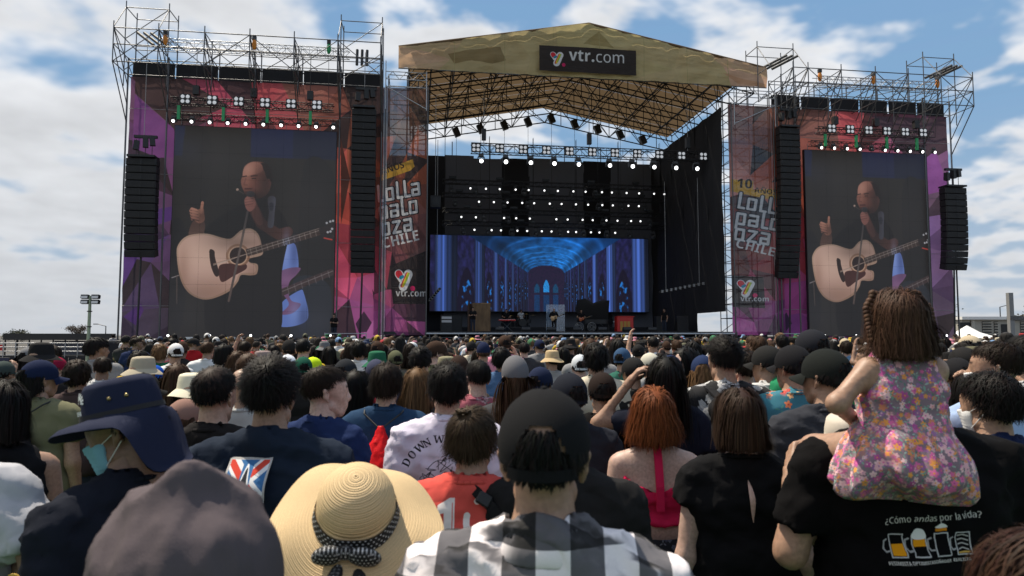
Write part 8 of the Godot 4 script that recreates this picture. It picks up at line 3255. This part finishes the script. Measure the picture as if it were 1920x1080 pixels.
# everyone beyond: a mass of heads
func far_crowd() -> void:
	var g := RandomNumberGenerator.new()
	g.seed = 17
	var root := Node3D.new()
	root.name = "distant_crowd"
	add_child(root)
	root.set_meta("kind", "stuff")
	root.set_meta("label", "dense crowd of small heads reaching up to the stage front")
	root.set_meta("category", "crowd")
	var f1 := figure(false, 1.05, "down", "front", 0.034, 0.3, 0.0)
	var f2 := figure(true, 1.0, "up", "up", 0.034, -0.3, 0.0)
	var ks := [f1.key, f2.key, shirt_key(f1, 0.55, 0.026, 0.86, 0.07), shirt_key(f2, 0.55, 0.026, 0.86, 0.07), trousers_key(f1, false), hair_key("short", Color(1, 1, 1), 0.12, 1, {"w": 0.007}), hair_key("long", Color(1, 1, 1), 0.10, 1, {"w": 0.011})]
	flush()
	var pieces := {
		"bodies": [job_mesh[ks[0]], SKIN[1]], "raised_bodies": [job_mesh[ks[1]], SKIN[1]], "shirts": [job_mesh[ks[2]], null], "tops": [job_mesh[ks[3]], null], "legwear": [job_mesh[ks[4]], null],
		"short_hair": [job_mesh[ks[5]], null], "long_hair": [job_mesh[ks[6]], null], "caps": [M.cap, null], "bucket_hats": [M.bucket, null], "phones": [bevel_box(Vector3(0.15, 0.075, 0.01), 0.003), M.black],
	}
	var tint := StandardMaterial3D.new()
	tint.resource_name = "tinted"
	tint.vertex_color_use_as_albedo = true
	tint.roughness = 0.9
	var put := {}
	for k in pieces:
		put[k] = []
	var cols := [Color(0.015, 0.015, 0.016), Color(0.02, 0.02, 0.022), Color(0.05, 0.05, 0.055), Color(0.6, 0.6, 0.6), Color(0.25, 0.25, 0.25), Color(0.015, 0.03, 0.08), Color(0.35, 0.015, 0.02), Color(0.02, 0.14, 0.06), Color(0.18, 0.30, 0.5), Color(0.5, 0.34, 0.03), Color(0.5, 0.2, 0.26), Color(0.1, 0.1, 0.06), Color(0.45, 0.4, 0.3)]
	var hcs := [HAIRC.black, HAIRC["dark brown"], HAIRC.black, HAIRC.brown, HAIRC["light brown"]]
	var z := far_from
	var total := 0
	while z < 40.0:
		var half := z * 0.80 + 1.0
		var x := -half + g.randf() * 0.6
		while x < half:
			var at := Vector3(x + g.randf_range(-0.15, 0.15), 0, -z + g.randf_range(-0.2, 0.2))
			x += 0.60 + 0.012 * z + g.randf() * 0.1
			# keep clear of the wing platforms and the stage front
			var loc := SX.affine_inverse() * at
			if loc.z < 4.2 or at.x < 0.565 * at.z:
				continue
			var H := clampf(g.randfn(1.65, 0.10), 1.42, 1.86)
			var s := H / 1.717
			var xf := Transform3D(Basis(Vector3.UP, g.randf_range(-0.3, 0.3)).scaled(Vector3(s, s, s)), at)
			var up := g.randf() < 0.20
			var f: Dictionary = f2 if up else f1
			put["raised_bodies" if up else "bodies"].append([xf, Color.WHITE])
			put["tops" if up else "shirts"].append([xf, cols[g.randi() % cols.size() if g.randf() < 0.55 else g.randi() % 4]])
			put["legwear"].append([xf, Color(0.03, 0.035, 0.05)])
			var hx: Transform3D = xf * f.head
			put["long_hair" if g.randf() < 0.35 else "short_hair"].append([hx, hcs[g.randi() % hcs.size()]])
			var r := g.randf()
			if r < 0.40:
				put["caps"].append([hx, cols[g.randi() % cols.size() if g.randf() < 0.6 else g.randi() % 4]])
			elif r < 0.50:
				put["bucket_hats"].append([hx, cols[g.randi() % cols.size()]])
			if up and g.randf() < 0.6:
				put["phones"].append([xf * Transform3D(Basis(), Vector3(0, 1.58, -0.42)), Color.WHITE])
			total += 1
		z += 0.80 + 0.010 * z
	print("distant crowd ", total)
	for k in pieces:
		var mm := MultiMesh.new()
		mm.transform_format = MultiMesh.TRANSFORM_3D
		mm.use_colors = true
		mm.mesh = pieces[k][0]
		mm.instance_count = put[k].size()
		for q in put[k].size():
			mm.set_instance_transform(q, put[k][q][0])
			mm.set_instance_color(q, put[k][q][1])
		var mi := MultiMeshInstance3D.new()
		mi.name = k
		mi.multimesh = mm
		mi.material_override = tint if pieces[k][1] == null else pieces[k][1]
		mi.set_meta("kind", "stuff")
		root.add_child(mi)

# ------------------------------------------------------------------ band and crew on the stage
func on_stage(at: Vector3, H: float, o: Dictionary) -> Node3D:
	o.cell = 0.024
	var t := person_at(SX * at, H, o)
	t.rotation.y += deg_to_rad(8.05)
	return t

func guitar(at: Vector3, tilt: float, turn: float, m: Material, label: String, acoustic: bool) -> void:
	var t := thing("acoustic_guitar" if acoustic else "electric_guitar", label, "guitar", SX * at)
	t.basis = Basis(Vector3.UP, turn + deg_to_rad(8.05)) * Basis(Vector3.BACK, tilt)
	var out := []
	var k := 1.0 if acoustic else 0.8
	for q in [[-0.25, 0.0], [-0.22, 0.14], [-0.10, 0.19], [0.02, 0.13], [0.08, 0.12], [0.16, 0.15], [0.24, 0.09], [0.25, 0.0], [0.24, -0.06], [0.16, -0.14], [0.08, -0.12], [0.02, -0.13], [-0.10, -0.19], [-0.22, -0.14]]:
		out.append(Vector2(q[0], q[1]) * k)
	var b := MB.new()
	var rings := []
	var th := 0.05 if acoustic else 0.02
	for e in [[0.0, -1.0], [1.0, -1.0], [1.0, 1.0], [0.0, 1.0]]:
		var row := PackedVector3Array()
		for q in out:
			row.append(Vector3(q.x * e[0], q.y * e[0], th * e[1]))
		rings.append(row)
	b.loft(rings)
	part(t, "body", b.mesh(), m)
	part(t, "neck", BOX, M.wood, Transform3D(Basis.from_scale(Vector3(0.5, 0.05, 0.025)), Vector3(0.46, 0, th)))
	part(t, "headstock", BOX, M.black, Transform3D(Basis.from_scale(Vector3(0.16, 0.075, 0.02)), Vector3(0.78, 0, th)))
	var h := MB.new()
	h.tube(Vector3(0.09, 0, th + 0.001), Vector3(0.09, 0, th + 0.004), 0.05 * k, -1, 16)
	part(t, "sound_hole" if acoustic else "pickup", h.mesh(), M.black)

func band() -> void:
	var blk := {"col": Color(0.010, 0.010, 0.011)}
	on_stage(Vector3(4.05, 2.04, -6.0), 1.78, {"label": "singer in black with acoustic guitar at centre stage", "skin": 0, "shirt": {"col": Color(0.012, 0.012, 0.012), "sleeve": 1.7}, "legs": Color(0.01, 0.01, 0.01), "turn": PI, "al": "play", "ar": "play"})
	guitar(Vector3(3.98, 2.04 + 1.05, -5.72), 0.35, 0.0, pm("spruce", Color(0.62, 0.40, 0.20), 0.4), "blond acoustic guitar played by the singer", true)
	on_stage(Vector3(0.6, 2.04, -7.35), 1.75, {"label": "keyboard player in dark suit left of the singer", "skin": 1, "hair": ["short", "black", 0.3, 1], "shirt": blk, "turn": PI, "al": "play", "ar": "play"})
	on_stage(Vector3(2.2, 2.46 - 0.25, -10.3), 1.65, {"label": "drummer in white shirt behind the drum kit", "skin": 1, "hair": ["mop", "black", 0.3, 1], "shirt": {"col": Color(0.45, 0.45, 0.45)}, "turn": PI, "al": "play", "ar": "play"})
	on_stage(Vector3(6.25, 2.04, -6.4), 1.72, {"label": "guitarist in dark suit right of the singer", "skin": 1, "hair": ["short", "black", 0.3, 0], "shirt": blk, "turn": PI, "al": "play", "ar": "play"})
	guitar(Vector3(6.2, 2.04 + 0.98, -6.1), 0.3, 0.0, pm("sunburst", Color(0.40, 0.10, 0.03), 0.35), "electric guitar of the player right of the singer", false)
	on_stage(Vector3(8.4, 2.46, -10.0), 1.74, {"label": "keyboard player behind the piano and red cabinet", "skin": 1, "hair": ["short", "black", 0.3, 1], "shirt": blk, "turn": PI, "al": "play", "ar": "play"})
	on_stage(Vector3(-11.2, 1.47, 1.9), 1.62, {"label": "crew person in black beside the left giant screen", "skin": 1, "hair": ["short", "black", 0.3, 0], "shirt": blk, "turn": PI * 0.9, "al": "front", "ar": "front"})
	on_stage(Vector3(-2.5, 2.04, -1.0), 1.62, {"label": "crew person in black near the brown board at stage edge", "skin": 1, "hair": ["short", "black", 0.3, 1], "shirt": blk, "turn": PI, "al": "front", "ar": "front"})
	on_stage(Vector3(12.2, 2.04, -4.6), 1.76, {"label": "crew person in black under the lamp bar", "skin": 1, "hair": ["short", "black", 0.3, 1], "shirt": blk, "turn": PI * 0.7})
